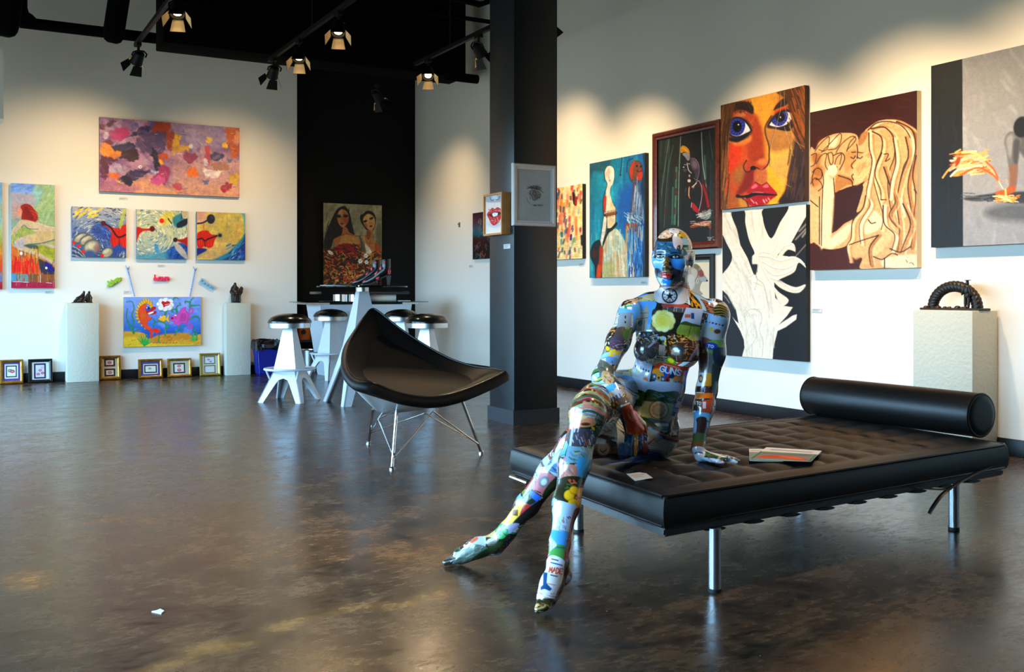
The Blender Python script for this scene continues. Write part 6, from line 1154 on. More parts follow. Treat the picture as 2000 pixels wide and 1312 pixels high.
def word(txt, px, py, rot, size, m, label):
    c = bpy.data.curves.new(txt, 'FONT'); c.body = txt; c.size = size; c.extrude = .008; c.offset = size*.03; c.align_x = 'CENTER'; c.align_y = 'CENTER'; c.space_character = .86; c.resolution_u = 4
    o = bpy.data.objects.new('tmp', c); COL.objects.link(o); dg = bpy.context.evaluated_depsgraph_get(); me = bpy.data.meshes.new_from_object(o.evaluated_get(dg)); bpy.data.objects.remove(o)
    s = bpy.data.objects.new('word_sign', me); me.materials.clear(); me.materials.append(m); COL.objects.link(s); p = onB(px, py); s.location = (p.x, p.y-.022, p.z); s.rotation_euler = (PI/2, R(rot), 0)
    bm = BM(); box(bm, (0, -size*.12, -.009), (len(txt)*size*.46, size*.3, .010), bev=.003); obj('backing', bm, m, s)
    tag(s, label, 'sign', 'wooden word signs')
word('Live', 222, 549, -32, .098, mat('lime_paint', (150, 196, 40), .5), 'lime green Live word sign tilted up on the white wall')
word('Love', 315, 543, 0, .1, mat('pink_paint', (236, 50, 92), .5), 'pink Love word sign above the seabed canvas')
word('Dream', 404, 555, 30, .078, mat('pale_blue_paint', (128, 184, 214), .5), 'pale blue Dream word sign tilted down on the white wall')
# wall label cards
Mcard = mat('label_card', (205, 203, 200), .7)
CARDS = [('B', BW, 241, 388, 18, 5, 'label card under the wide abstract canvas'), ('B', BW, 315, 519, 14, 4, 'label card under the middle lip painting'), ('B', BW, 248, 571, 14, 6, 'label card left of the seabed canvas top'), ('B', BW, 96, 571, 17, 5, 'label card under the red haired nude'),
 ('R', RW, 920, 520, 7, 5, 'label card under the small scribbled canvas'), ('R', RW, 1136, 517, 10, 5, 'label card under the cream dripped canvas'), ('R', RW, 1258, 552, 12, 5, 'label card under the tall blue canvas'), ('R', RW, 1596, 606, 20, 7, 'label card between the tree and couple canvases'), ('R', cu0, 990.5, 481, 13, 9, 'white label card under the lips box on the column'), ('B', NW, 757, 533, 5, 4, 'label card right of the two women portrait')]
for kind, pos, px, py, w_, h_, lb in CARDS:
    q = [(px-w_/2, py-h_/2), (px+w_/2, py-h_/2), (px+w_/2, py+h_/2), (px-w_/2, py+h_/2)]; loc, rz, ww, hh = plane_rect(kind, pos, q, .002)
    t = thing('picture_label', lb, 'label', loc, rz, 'wall label cards'); bm = BM(); bx(bm, -ww/2, ww/2, -.004, 0, -hh/2, hh/2); obj('card', bm, Mcard, t)
    bm = BM()
    for k in range(3): bx(bm, -ww*.4, ww*(.35-.12*k), -.0046, -.004, hh*(.28-.25*k), hh*(.28-.25*k)+hh*.08)
    o = obj('printed_lines', bm, mat('print_ink', (120, 120, 122), .7), t)
# small frames leaning on the wall
Mgold = mat('gold_frame', (190, 140, 56), .32, .75, var=(25, (150, 98, 34))); Mgold2 = mat('pale_gold_frame', (186, 158, 84), .32, .75)
def kissmark(s, x, y, r_, c): s.ell(x, y, r_*1.5, r_, c, 0, .3); s.ell(x, y, r_*.9, r_*.3, 'f0e8e4', 0, .5, .8)
def p_small(mc, cards):
    def f(s):
        s.frame(0, 0, 1); s.fill(mc)
        for (x0, y0, x1, y1, border, bc, marks) in cards:
            for b_, c_ in border: s.rect(x0-b_, y0-b_, x1+b_, y1+b_, c_, .6)
            s.rect(x0, y0, x1, y1, bc, .6)
            for (x, y, r_, c_) in marks: kissmark(s, x, y, r_, c_)
    return f
SM = [('gold', 0, 46, 699, 747, p_small('56468c', [(14, 713, 31, 732, ((4.5, 'e8e4ea'), (2, '20242a')), 'ece8e0', ((20, 721, 3, '8c7c70'), (24.5, 722.5, 3, 'd0304c')))]), 'gold framed lip print with purple mat at the left picture edge', .045),
 ('black', 55.5, 103, 695, 742, p_small('e8e6ea', [(70, 707, 87, 731, ((3, '2c2040'),), 'd8d4e4', ((79, 717.5, 2.2, 'd04060'), (75, 725, 2.2, 'c83c54'), (83.5, 723, 2.2, 'd02c44'), (83, 712.5, 2, 'd8a0b0')))]), 'black framed print with white mat left of the pale pedestal', .05),
 ('gold', 194, 237, 691, 739, p_small('d8c8a4', [(208, 700.5, 222.5, 709.5, ((3.2, '4a2418'),), 'ece0d4', ((215, 705, 2.6, 'cc2430'),)), (208, 720, 222.5, 729, ((3.2, '4a2418'),), 'ece0d4', ((215.5, 724.5, 2.6, 'd83c34'),))]), 'gold frame with two stacked red lip cards right of the left pedestal', .05),
 ('gold', 271, 318.5, 699, 737, p_small('544680', [(285, 713, 305, 724.5, ((4, 'e8e4e4'), (2.2, '2c2024')), 'ece6d8', ((293.5, 718, 1.9, 'a87080'),))]), 'gold frame with purple mat under the seabed canvas', .042),
 ('gold', 328, 375, 697, 734, p_small('c8c0a8', [(342, 709, 360, 724, ((2.4, '2c1c20'),), 'e8e4dc', ((351, 712.5, 2.4, 'dc4050'), (351, 720, 2.6, 'dc3444')))]), 'gold frame with grey mat and two lip prints in one card', .042),
 ('pale', 391, 432, 686, 731, p_small('d4d2c0', [(402, 694, 420, 706, ((1.6, '6a6038'),), 'e6e4ec', ((409, 699, 1.7, 'b06c9c'), (413, 703, 1.5, '6c6cb0'))), (402, 712, 420, 724, ((1.6, '6a6038'),), 'e4e2e4', ())]), 'pale gold frame with two cards left of the right pedestal', .045)]
for kd, x0, x1, y0, y1, fn, lb, fw in SM:
    f0 = flo(x0, y1, 0); f1 = flo(x1, y1, 0); vb = BW-.105; kx = (x0+x1)/2
    vb = BW-.085; ca, cb = onB(x0, y1, vb-.03), onB(x1, y1, vb-.03); W_ = cb.x-ca.x; c_ = (ca+cb)/2; Hh = (y1-y0)/F*(c_.y*CT+c_.x*ST)/math.cos(R(9))*.97; fw *= .68
    t = thing('framed_print', lb, 'framed print', (c_.x, vb, 0), 0, 'small framed prints leaning on the wall')
    t.rotation_euler = (R(-9), 0, 0)
    bm = BM(); framebars(bm, W_, Hh, fw, .03); bmesh.ops.translate(bm, vec=(0, 0, Hh/2), verts=bm.verts); obj('frame', bm, {'gold': Mgold, 'black': Mblkf, 'pale': Mgold2}[kd], t, 20)
    q = [(x0, y0), (x1, y0), (x1, y1), (x0, y1)]; sx, sz = fw/W_, fw/Hh
    iq = [(x0+(x1-x0)*sx, y0+(y1-y0)*sz), (x1-(x1-x0)*sx, y0+(y1-y0)*sz), (x1-(x1-x0)*sx, y1-(y1-y0)*sz), (x0+(x1-x0)*sx, y1-(y1-y0)*sz)]
    me = sheet_mesh('print', W_-2*fw+.003, Hh-2*fw+.003, .012, iq, fn, None, .0022, .003); me.materials.append(Mprint); o = bpy.data.objects.new('mat_and_print', me); COL.objects.link(o); o.parent = t; o.location = (0, 0, Hh/2)
    bm = BM(); bx(bm, -W_/2+fw-.001, W_/2-fw+.001, -.019, -.017, fw-.001, Hh-fw+.001); obj('glass', bm, glassmat('picture_glass', (248, 250, 250)), t)
# ---------- seated mannequin: one continuous skin grown from a distance field ----------
HS = .0036
pel = J(1250, 812, 3.90)
def tilt(deg, yaw=0.):
    a = R(deg); m = np.array([[math.cos(a), 0, math.sin(a)], [0, 1, 0], [-math.sin(a), 0, math.cos(a)]]); b = R(yaw)
    return m @ np.array([[math.cos(b), -math.sin(b), 0], [math.sin(b), math.cos(b), 0], [0, 0, 1]])
TL = tilt(17)
def pelvis(f):
    f.ell(pel, (.138, .105, .125), tilt(24), .05); f.ell(J(1283, 752, 3.905), (.110, .084, .13), TL, .06); f.ell(J(1262, 840, 3.97), (.12, .10, .10), tilt(24), .05)
T = Fld(); pelvis(T)
T.ell(J(1308, 655, 3.895), (.128, .088, .165), TL, .06)
T.ell(J(1312, 622, 3.90), (.135, .078, .09), tilt(8), .05)
T.cone(J(1240, 608, 3.875), J(1385, 612, 3.90), .05, .05, .05)
T.cone(J(1270, 596, 3.89), J(1350, 596, 3.91), .045, .045, .04)
for px, py in ((1265, 684), (1339, 690)): T.ell(J(px, py, 3.832), (.054, .048, .054), None, .034)
T.chain([(J(1320, 604, 3.91), .056), (J(1318, 578, 3.90), .0515), (J(1317, 545, 3.89), .050)], .03)
T.cone(J(1312, 570, 3.855), J(1285, 606, 3.83), .012, .012, .02); T.cone(J(1316, 575, 3.855), J(1345, 608, 3.84), .012, .012, .02)
# head frame
Ch = J(1313, 502, 3.875); fw_ = np.array([-.36, -.93, -.05]); fw_ /= np.linalg.norm(fw_); up_ = np.array([.03, -.05, 1.]); up_ -= fw_*(up_@fw_); up_ /= np.linalg.norm(up_); sd_ = np.cross(fw_, up_); sd_ = sd_ if sd_[0] > 0 else -sd_
MH = np.stack([sd_, fw_, up_], 1)
def hd(s, f, u): return Ch+MH @ np.array([s, f, u])
Hd = Fld()
Hd.ell(hd(0, -.014, .030), (.072, .092, .083), MH, .02); Hd.ell(hd(0, .022, -.028), (.060, .064, .086), MH, .03)
Hd.cone(hd(0, -.02, -.06), J(1318, 556, 3.89), .045, .045, .02)
for s_ in (-1, 1):
    Hd.cone(hd(.046*s_, .0, -.055), hd(.012*s_, .064, -.104), .020, .017, .022); Hd.ell(hd(.037*s_, .056, -.022), (.026, .022, .024), MH, .02)
Hd.ell(hd(0, .066, -.106), (.017, .018, .015), MH, .015); Hd.cone(hd(-.036, .066, .024), hd(.036, .066, .024), .013, .013, .014)
for s_ in (-1, 1): Hd.sub(hd(.030*s_, .094, .004), .015, .012)
Hd.cone(hd(0, .078, .014), hd(0, .106, -.034), .0075, .0105, .010); Hd.ell(hd(0, .101, -.036), (.012, .012, .010), MH, .006)
for s_ in (-1, 1):
    Hd.ell(hd(.011*s_, .092, -.039), (.008, .010, .007), MH, .006); Hd.ell(hd(.030*s_, .0725, .004), (.0155, .012, .0095), MH, .003)
    Hd.cone(hd(.016*s_, .083, .008), hd(.044*s_, .074, .009), .0035, .003, .004)
    Hd.ell(hd(.074*s_, -.014, -.004), (.010, .021, .034), MH, .008); Hd.cone(hd(.079*s_, -.026, .020), hd(.079*s_, -.028, -.010), .005, .005, .006)
Hd.ell(hd(0, .086, -.063), (.023, .011, .007), MH, .004); Hd.ell(hd(0, .086, -.0755), (.020, .012, .0085), MH, .004); Hd.cone(hd(-.004, .094, -.060), hd(.004, .094, -.060), .0045, .0045, .004)
# right arm (at the left of the picture), resting between the thighs
RA = Fld(); RA.ell(J(1290, 640, 3.9), (.085, .07, .12), TL, .05)
sR, eR, wR = J(1232, 609, 3.86), J(1177, 738, 3.735), J(1219, 795, 3.565)
RA.ell(sR+np.array([.004, 0, -.012]), (.046, .048, .052), None, .05).chain([(sR, .043), (sR*.55+eR*.45, .040), (eR, .0345)], .035).chain([(eR, .0395), (eR*.55+wR*.45, .042), (wR, .0275)], .025)
def finger(f, pts, r0, r1, k=.006):
    n_ = len(pts); f.chain([(p, r0+(r1-r0)*i/(n_-1)) for i, p in enumerate(pts)], k)
RH = [[J(1226, 841, 3.577), J(1223, 862, 3.567), J(1224, 883, 3.595)], [J(1234, 845, 3.577), J(1231, 868, 3.567), J(1232, 888, 3.600)], [J(1243, 845, 3.583), J(1242, 868, 3.575), J(1241, 888, 3.610)], [J(1252, 839, 3.593), J(1251, 858, 3.587), J(1249, 878, 3.620)]]
for fg in RH: RA.cone(wR, fg[0], .0205, .0122, .014)
for fg in RH: finger(RA, fg, .0092, .0068, .003)
finger(RA, [J(1236, 806, 3.58), J(1256, 828, 3.60), J(1261, 848, 3.615), J(1260, 862, 3.625)], .0125, .0075, .006)
# left arm straight down to the mattress
LA = Fld(); LA.ell(J(1345, 640, 3.91), (.085, .07, .12), TL, .05)
sL, mL, eL, wL = J(1395, 616, 3.90), J(1391, 690, 3.905), J(1380, 762, 3.90), np.array([.708, 3.80, .405])
LA.ell(sL, (.054, .052, .062), None, .045).chain([(sL, .052), (mL, .046), (eL, .038)], .035).chain([(eL, .038), (eL*.7+wL*.3, .0375), (wL, .0225)], .025)
LA.cone(wL, (.716, 3.795, .378), .022, .017, .02)
LH = [[(.772, 3.742, .372), (.806, 3.728, .372), (.836, 3.720, .364)], [(.780, 3.764, .374), (.818, 3.757, .374), (.852, 3.752, .364)], [(.779, 3.787, .374), (.815, 3.787, .374), (.846, 3.786, .364)], [(.770, 3.808, .372), (.799, 3.815, .371), (.824, 3.819, .364)]]
for fg in LH: LA.cone((.716, 3.793, .376), fg[0], .0165, .0112, .014)
for fg in LH: finger(LA, fg, .0090, .0066, .003)
finger(LA, [(.722, 3.768, .376), (.744, 3.732, .372), (.764, 3.712, .368), (.782, 3.704, .364)], .0125, .0075, .006)
# right leg crossed over the left
RL = Fld(); pelvis(RL)
hR, kR, aR = J(1209, 768, 3.93), J(1148, 807, 3.45), J(1090, 1095, 3.205)
RL.ell(J(1220, 776, 3.93), (.09, .10, .09), None, .05).chain([(hR, .088), (J(1169, 790, 3.68), .074), (J(1157, 799, 3.56), .067), (kR, .060)], .04).ell(kR+np.array([0, -.008, .004]), (.055, .055, .06), None, .03)
RL.chain([(kR, .054), (J(1122, 905, 3.385), .0505), (J(1106, 985, 3.305), .0415), (J(1093, 1062, 3.235), .0295), (aR, .029)], .03)
RL.cone(aR, J(1100, 1124, 3.225), .027, .024, .02).cone(J(1100, 1124, 3.225), J(1068, 1166, 3.12), .022, .026, .025).chain([(aR, .028), (J(1076, 1140, 3.15), .031), (J(1067, 1170, 3.11), .027)], .025)
for i, (dx, ln) in enumerate(((-9, 1.), (-3.5, .95), (1.5, .85), (6, .7), (10, .55))):
    a_ = J(1066+dx, 1172, 3.105); RL.cone(a_, a_+np.array([-.012*ln, -.036*ln, a_[2]*0-.012*ln-.006]), .0115 if i else .0135, .0095 if i else .0115, .006)
# left leg
LL = Fld(); pelvis(LL)
hL, kL, aL = J(1276, 846, 3.93), J(1124, 868, 3.50), J(976, 1054, 3.61)
LL.ell(J(1278, 842, 3.96), (.09, .10, .08), None, .05).chain([(hL, .086), (hL*.5+kL*.5, .072), (kL, .054)], .04)
LL.chain([(kL, .052), (J(1078, 922, 3.52), .0475), (J(1030, 986, 3.56), .039), (J(990, 1038, 3.60), .029), (aL, .028)], .03)
LL.cone(aL, J(970, 1068, 3.63), .027, .023, .02).cone(J(970, 1068, 3.63), J(900, 1086, 3.65), .022, .024, .025).chain([(aL, .028), (J(932, 1068, 3.625), .031), (J(900, 1084, 3.65), .026)], .025)
for i, (dy, ln) in enumerate(((-.026, 1.), (-.011, .95), (.002, .85), (.014, .7), (.025, .55))):
    a_ = J(896, 1089, 3.655)+np.array([0, dy, 0]); LL.cone(a_, a_+np.array([-.048*ln, .004, -.012*ln]), .0115 if i else .013, .0095 if i else .011, .006)
GR = [('torso', T), ('head', Hd), ('ra', RA), ('la', LA), ('rl', RL), ('ll', LL)]
V, Q = grow([f for _, f in GR], np.array([-.30, 3.0, -.01]), np.array([.90, 4.14, 1.275]), HS, [.02 if nm == 'head' else .005 for nm, _ in GR])
# keep only the largest connected piece is not needed: all fields share the pelvis.  Split each quad once for a finer skin.
e = edges(Q); key = e[:, 0].astype(np.int64)*len(V)+e[:, 1]; n0 = len(V)
def eid(a, b): return n0+np.searchsorted(key, np.minimum(a, b).astype(np.int64)*n0+np.maximum(a, b))
m01, m12, m23, m30 = (eid(Q[:, i], Q[:, (i+1) % 4]) for i in range(4)); fc = n0+len(e)+np.arange(len(Q))
V2 = np.concatenate([V, V[e].mean(1), V[Q].mean(1)]); Q2 = np.concatenate([np.stack(x, 1) for x in ((Q[:, 0], m01, fc, m30), (m01, Q[:, 1], m12, fc), (fc, m12, Q[:, 2], m23), (m30, fc, m23, Q[:, 3]))])
V2 = smooth(V2, Q2, 1, .5)
# part of each vertex, normals
dist = np.stack([np.min([f.one(q, V2[:, 0], V2[:, 1], V2[:, 2]) for q in f.p if q[0] != 's'], 0) for nm, f in GR], 1)
dist[:, 2] += np.where(dist[:, 0] < dist[:, 2]+.004, .006, 0); part = dist.argmin(1)
fn_ = np.cross(V2[Q2[:, 2]]-V2[Q2[:, 0]], V2[Q2[:, 3]]-V2[Q2[:, 1]]); nr = np.zeros_like(V2)
for i in range(4):
    for j in range(3): nr[:, j] += np.bincount(Q2[:, i], fn_[:, j], len(V2))
nr /= np.linalg.norm(nr, axis=1)[:, None]+1e-12
# varnished photo collage: tiles wrapped round every limb, then the larger prints and painted highlights
px = HX+F*V2[:, 0]/V2[:, 1]; py = HY+F*(1-V2[:, 2])/V2[:, 1]
CP = Paint(px, py); rs = np.random.RandomState(11)
AX = [(pel, J(1318, 600, 3.9), .125), (hd(0, 0, -.1), hd(0, 0, .11), .075), (sR, wR, .04), (sL, wL, .042), (kR, aR, .045), (kL, aL, .045)]
for g, (a, b, r_) in enumerate(AX):
    idx = np.nonzero(part == g)[0]; d = (b-a)/np.linalg.norm(b-a); w_ = V2[idx]-a; t = w_@d
    ref = np.array([0, -1., 0]); ref -= d*(ref@d); ref /= np.linalg.norm(ref); r2_ = np.cross(d, ref); th = np.arctan2(w_@r2_, w_@ref)*r_
    ts = .058 if g in (0, 4, 5) else .044; row = np.floor(-t/ts+.13*np.sin(th*40)).astype(int); sh = (row*37 % 10)/10.*ts; colm = np.floor((th+sh)/(ts*.92)).astype(int)
    fv = (-t/ts) % 1; fu = ((th+sh)/(ts*.92)) % 1; hsh = (row*73856093 ^ colm*19349663 ^ g*83492791) & 1023; ty = hsh % 7; ra_ = rs.rand(1024, 4)[hsh]
    nz = fbm(fu*5+hsh, fv*5+hsh*1.7, 3, 3); nz2 = vnoise(fu*9+hsh*.3, fv*9, 5); c = np.zeros((len(idx), 3))
    def P_(cols, i): return np.array([H(x) for x in cols], float)[(i*len(cols)).astype(int) % len(cols)]/255
    sky = P_(['5aa0e4', '8cc0f0', 'b8d4f0', '3c84d8'], ra_[:, 0])*(1-.0*fv[:, None])+.18*fv[:, None]; gr = P_(['4c8038', '7c9c3c', '2c5c34', '98a850'], ra_[:, 1])
    hz = (.5+.2*ra_[:, 2]+.12*(nz-.5))[:, None]; land = np.where(fv[:, None] < hz, sky, gr*(.6+.7*nz[:, None])); land = np.where((np.abs(fv[:, None]-hz) < .08*nz[:, None]+.02), np.array([.10, .16, .10]), land)
    bl = P_(['c8b898', '9c948c', 'd8ccb8', 'a8684c'], ra_[:, 2]); win = (((fu*6) % 1 < .5) & ((fv*7) % 1 < .55))[:, None]; inb = ((np.abs(fu-.5) < .22+.2*ra_[:, 3]) & (fv > .25+.25*ra_[:, 1]))[:, None]; build = np.where(inb, np.where(win, bl*.35, bl), sky)
    sg = P_(['c83c2c', 'e8b830', '2c5cb8', 'd8dce4', 'd87030', '2c9458'], ra_[:, 0]); sg2 = P_(['f0ece0', '3c2820', 'e8d060', '20386c', 'f4f0ec', 'b02820'], ra_[:, 3]); ins = ((np.abs(fu-.5) < .3) & (np.abs(fv-.45) < .2))[:, None]; lines = (((fv*9) % 1 < .4) & (fv > .72) & (np.abs(fu-.5) < .38))[:, None]; sign = np.where(ins | lines, sg2, sg)
    dk = np.where(nz2[:, None] > .72, P_(['d88830', '60a8c8', 'e8d8b8', 'b83c28'], ra_[:, 1]), P_(['241c18', '302c2c', '1c2830', '3c2418'], ra_[:, 0])*(.6+.9*nz[:, None]))
    flw = np.where((nz > .56)[:, None], P_(['f0c024', 'e8e070', 'd86080', 'f0a028'], ra_[:, 2]), np.array([.10, .17, .08])*(.6+nz[:, None]))
    pap = P_(['d8e0ea', 'e8e4dc', 'b4c8e4', 'ccd4d0'], ra_[:, 0]); tx = (((fv*10) % 1 < .42) & (np.abs(fu-.5) < .4) & (nz2 > .3))[:, None]; pap = np.where(tx & (fv[:, None] > .3), pap*.62, pap); pap = np.where(((fv < .26) & (fv > .14) & (nz2 > .55))[:, None], np.array([.12, .24, .6]), pap)
    for k, arr in enumerate((land, build, sign, dk, flw, pap, dk)): c = np.where((ty == k)[:, None], arr, c)
    edge = (np.minimum(np.minimum(fu, 1-fu), np.minimum(fv, 1-fv)) < .03)[:, None]; c = np.where(edge, c*.55, c); CP.c[idx] = c
view = -(nr[:, 0]*V2[:, 0]+nr[:, 1]*V2[:, 1]+nr[:, 2]*(V2[:, 2]-1))/np.sqrt(V2[:, 0]**2+V2[:, 1]**2+(V2[:, 2]-1)**2)
front = np.clip((view-.02)/.06, 0, 1)
def on(*g): CP.on = front*np.isin(part, g)
GL = {'G': [[(1, .18), (.6, 0), (.15, .15), (0, .5), (.15, .85), (.6, 1), (1, .8), (1, .55), (.6, .55)]], 'U': [[(0, 0), (0, .75), (.3, 1), (.7, 1), (1, .75), (1, 0)]], 'N': [[(0, 1), (0, 0), (1, 1), (1, 0)]], 'S': [[(.95, .15), (.5, 0), (.08, .2), (.5, .48), (.95, .75), (.5, 1), (.03, .85)]], 'M': [[(0, 1), (.1, 0), (.5, .7), (.9, 0), (1, 1)]], 'A': [[(0, 1), (.5, 0), (1, 1)], [(.2, .65), (.8, .65)]], 'D': [[(0, 0), (0, 1), (.6, .95), (1, .5), (.6, .05), (0, 0)]], 'E': [[(1, 0), (0, 0), (0, 1), (1, 1)], [(0, .5), (.8, .5)]],
      'T': [[(0, 0), (1, 0)], [(.5, 0), (.5, 1)]], 'O': [[(.5, 0), (0, .3), (0, .7), (.5, 1), (1, .7), (1, .3), (.5, 0)]], 'I': [[(.5, 0), (.5, 1)]]}
def text(s, tx, x, y, w_, h_, rot, wd, col, gap=.3):
    c, t = math.cos(R(rot)), math.sin(R(rot))
    for i, ch in enumerate(tx):
        for st in GL[ch]: s.line([(x+(i*(1+gap)*w_+a*w_)*c-b*h_*t, y+(i*(1+gap)*w_+a*w_)*t+b*h_*c) for a, b in st], wd, col, wd*.4, 1, ch in 'GUSDO')
P = CP
# torso prints, with painted highlights
P.frame(1160, 560, 6.561); on(0, 2, 3)
P.poly([(490, 210), (500, 180), (640, 110), (800, 90), (790, 190), (620, 220)], 'dcb880', 6); P.dabs(30, (380, 110, 800, 230), 50, 8, ['f4dcb0', '5c3820', 'c89850'], -10, 3, .8, 25)
P.poly([(510, 215), (790, 190), (760, 330), (730, 480), (700, 600), (530, 590), (505, 420)], '5aa4e8', 4); P.poly([(530, 420), (580, 380), (610, 310), (660, 260), (672, 225), (690, 260), (705, 330), (690, 400), (660, 560), (550, 580)], 'a8a498', 4); P.line([(540, 415), (690, 395)], 8, '5c5c5c', 3); P.line([(600, 340), (700, 330)], 7, '6a6864', 3); P.ell(592, 465, 26, 40, '2c3038', 8, .2); P.line([(650, 430), (640, 560)], 8, '585858', 3); P.line([(560, 430), (556, 570)], 8, 'd8d4cc', 3); P.poly([(690, 560), (740, 480), (730, 600), (690, 620)], '3c7c38', 6)
P.poly([(760, 290), (900, 270), (1170, 330), (1110, 620), (900, 640), (730, 600), (740, 420)], '26221f', 5)
for k in range(9): a = k*40; P.ell(890+88*math.cos(R(a)), 435+80*math.sin(R(a)), 68, 62, ['f0e890', 'e4dc78', 'f4f0ac'][k % 3], a, .25)
P.ell(890, 430, 104, 96, 'f0e070', 0, .3); P.ell(870, 440, 60, 54, 'ecd04c', 20, .8)
for r_ in (34, 62, 90): P.line([(890+r_*math.cos(R(a)), 432+r_*.9*math.sin(R(a))) for a in range(20+r_, 240+r_, 30)], 6, 'c8b450', 5, .7)
P.poly([(880, 215), (1050, 210), (1210, 235), (1190, 280), (1050, 260), (900, 265)], 'c44c3c', 5); P.poly([(890, 265), (1180, 285), (1150, 330), (920, 300)], '50504c', 4)
for x in (945, 1030, 1060, 1140): P.line([(x, 268), (x-6, 318)], 6, 'c8c4bc', 3)
P.poly([(1185, 265), (1405, 285), (1355, 510), (1105, 475), (1130, 400)], 'c4d4f4', 4, 1, False); P.poly([(1105, 480), (1200, 465), (1355, 505), (1320, 690), (1070, 610)], '94a43c', 4); P.poly([(1105, 475), (1170, 440), (1260, 470), (1350, 490), (1350, 515), (1200, 495)], '40542c', 5); P.line([(1245, 510), (1205, 640)], 7, '20281c', 3); P.rect(1165, 350, 1240, 395, 'd86040'); P.rect(1245, 335, 1285, 410, '1c50a0'); P.dabs(30, (1090, 520, 1320, 660), 40, 6, ['b4c050', '6c8030'], 80, 6, .6)
P.ell(650, 760, 190, 190, '3c3a3a', 0, .1); P.dabs(70, (500, 620, 820, 940), 44, 9, ['585654', '28282a', '7c7a78', '484038'], 30, 3, .7, 80); P.dabs(40, (540, 590, 800, 720), 36, 10, ['d8d8d4', 'c8783c', '5c8cc0', '3c5c34', 'e8e4dc'], 10, 5, .85, 60); P.line([(700, 770), (800, 690)], 22, '88a8e0', 10, .8)  # soft pale blue streak is a highlight painted into the collage
P.poly([(945, 605), (1120, 620), (1260, 690), (1370, 700), (1350, 930), (1200, 960), (1000, 950), (940, 830)], '3c2415', 6); P.dabs(80, (950, 620, 1330, 940), 50, 11, ['b85c1c', '241610', 'd88030', '8c8478', '5c2c14', '1c2c30'], -40, 6, .8, 70); P.dabs(26, (960, 620, 1200, 720), 30, 12, ['e89030', 'd8d0c0', 'f0a840'], 30, 8, .9, 60); P.ell(1090, 810, 70, 60, '1c2c34', 20, .5); P.line([(1030, 830), (1100, 815)], 9, 'c8b8a0', 4); P.line([(1340, 740), (1230, 930)], 30, '8c88b0', 10, .7)
P.poly([(835, 740), (915, 745), (912, 880), (828, 878)], 'bcb4ba', 3, 1, False); P.ell(885, 660, 34, 30, 'a8c4cc', 0, .4); P.line([(885, 690), (880, 740)], 22, '4c646c', 6); P.line([(820, 890), (930, 900)], 9, 'dce4ec', 4)
P.poly([(670, 950), (800, 910), (930, 920), (900, 980), (780, 1010)], '8c8474', 8); P.dabs(26, (680, 910, 930, 1000), 30, 8, ['5c5650', 'b8b0a0'], 20, 5, .8, 60); P.poly([(925, 940), (960, 890), (1050, 960), (1040, 1010), (930, 985)], '4c8c34', 5); P.ell(985, 945, 44, 26, 'e8d020', 30, .3)
P.poly([(475, 890), (600, 950), (755, 1015), (720, 1180), (690, 1310), (540, 1260), (430, 1190), (450, 1040)], 'a4b4cc', 4)
for k in range(7): P.rect(490+34*k, 985+14*k, 506+34*k, 1015+14*k, '1c2c54')
for k in range(8): P.rect(500+(k % 4)*46, 1060+(k//4)*60+(k % 4)*14, 536+(k % 4)*46, 1100+(k//4)*60+(k % 4)*14, ['c8ccb0', 'd0c490', 'b8bcc0'][k % 3])
P.ell(662, 1188, 30, 34, 'd87038', 0, .2); P.poly([(750, 1010), (765, 1020), (715, 1320), (690, 1310)], '1c2438', 3, 1, False)
P.poly([(790, 1000), (900, 970), (1080, 1010), (1260, 1050), (1230, 1130), (1140, 1215), (960, 1180), (755, 1130)], 'c23c1a', 4); P.poly([(760, 1060), (850, 1050), (900, 1150), (760, 1130)], 'e89028', 5); P.poly([(1020, 1150), (1150, 1140), (1140, 1210), (1010, 1190)], 'e88424', 5); P.poly([(880, 1050), (960, 1075), (930, 1160), (900, 1140)], '1c54b8', 4); P.poly([(1000, 1100), (1060, 1110), (1000, 1180), (950, 1170)], '182c58', 4)
text(P, 'GUNS', 862, 1012, 56, 74, 13, 24, '1c4cb0', .30); text(P, 'GUNS', 858, 1008, 56, 74, 13, 16, 'e8ecf4', .30)
for k in range(12): P.line([(890+k*18, 985+k*5), (900+k*18, 992+k*5)], 9, 'f0a890', 3, .9)
for k, c_ in enumerate(['3c5c80', 'd8a040', '205c90', 'b02420', 'd0c0a0', '7ca0a8', 'b8683c', '40506c']): x = 752+k*55; P.poly([(x, 1105+k*16), (x+50, 1118+k*16), (x+46, 1195+k*16), (x-6, 1180+k*16)], c_, 4, 1, False); P.ell(x+22, 1150+k*16, 12, 16, ['e8d8b0', '302820'][k % 2], 0, .4)
P.poly([(1190, 1060), (1340, 1030), (1300, 1160), (1180, 1290), (1110, 1320), (1150, 1200)], '1c54d0', 6)
# lower torso
P.frame(1100, 430, 2.625); on(0)
P.poly([(310, 795), (440, 832), (420, 905), (300, 870)], 'c8e0fa', 3); P.poly([(305, 855), (425, 885), (405, 950), (290, 930)], '4c7c34', 3); P.line([(320, 850), (350, 858), (400, 880)], 9, '182c1c', 3)
P.poly([(440, 828), (610, 838), (585, 890), (435, 880)], 'b8cae8', 3); P.poly([(432, 868), (500, 880), (590, 880), (565, 945), (425, 930)], '2c4c38', 4); P.dabs(20, (430, 880, 580, 940), 20, 5, ['58785c', '6c90b8', '1c3424'], 10, 3, .8, 30)
P.poly([(405, 925), (565, 940), (545, 1035), (395, 1000)], '9aaa80', 3, 1, False); P.ell(490, 972, 50, 48, '4c4a3c', 0, .1); P.ell(490, 972, 46, 44, 'd4ccb4', 0, .1)
for k in range(10): P.ell(490+30*math.cos(k*.628), 972+28*math.sin(k*.628), 9, 8, 'aca48c', 0, .4)
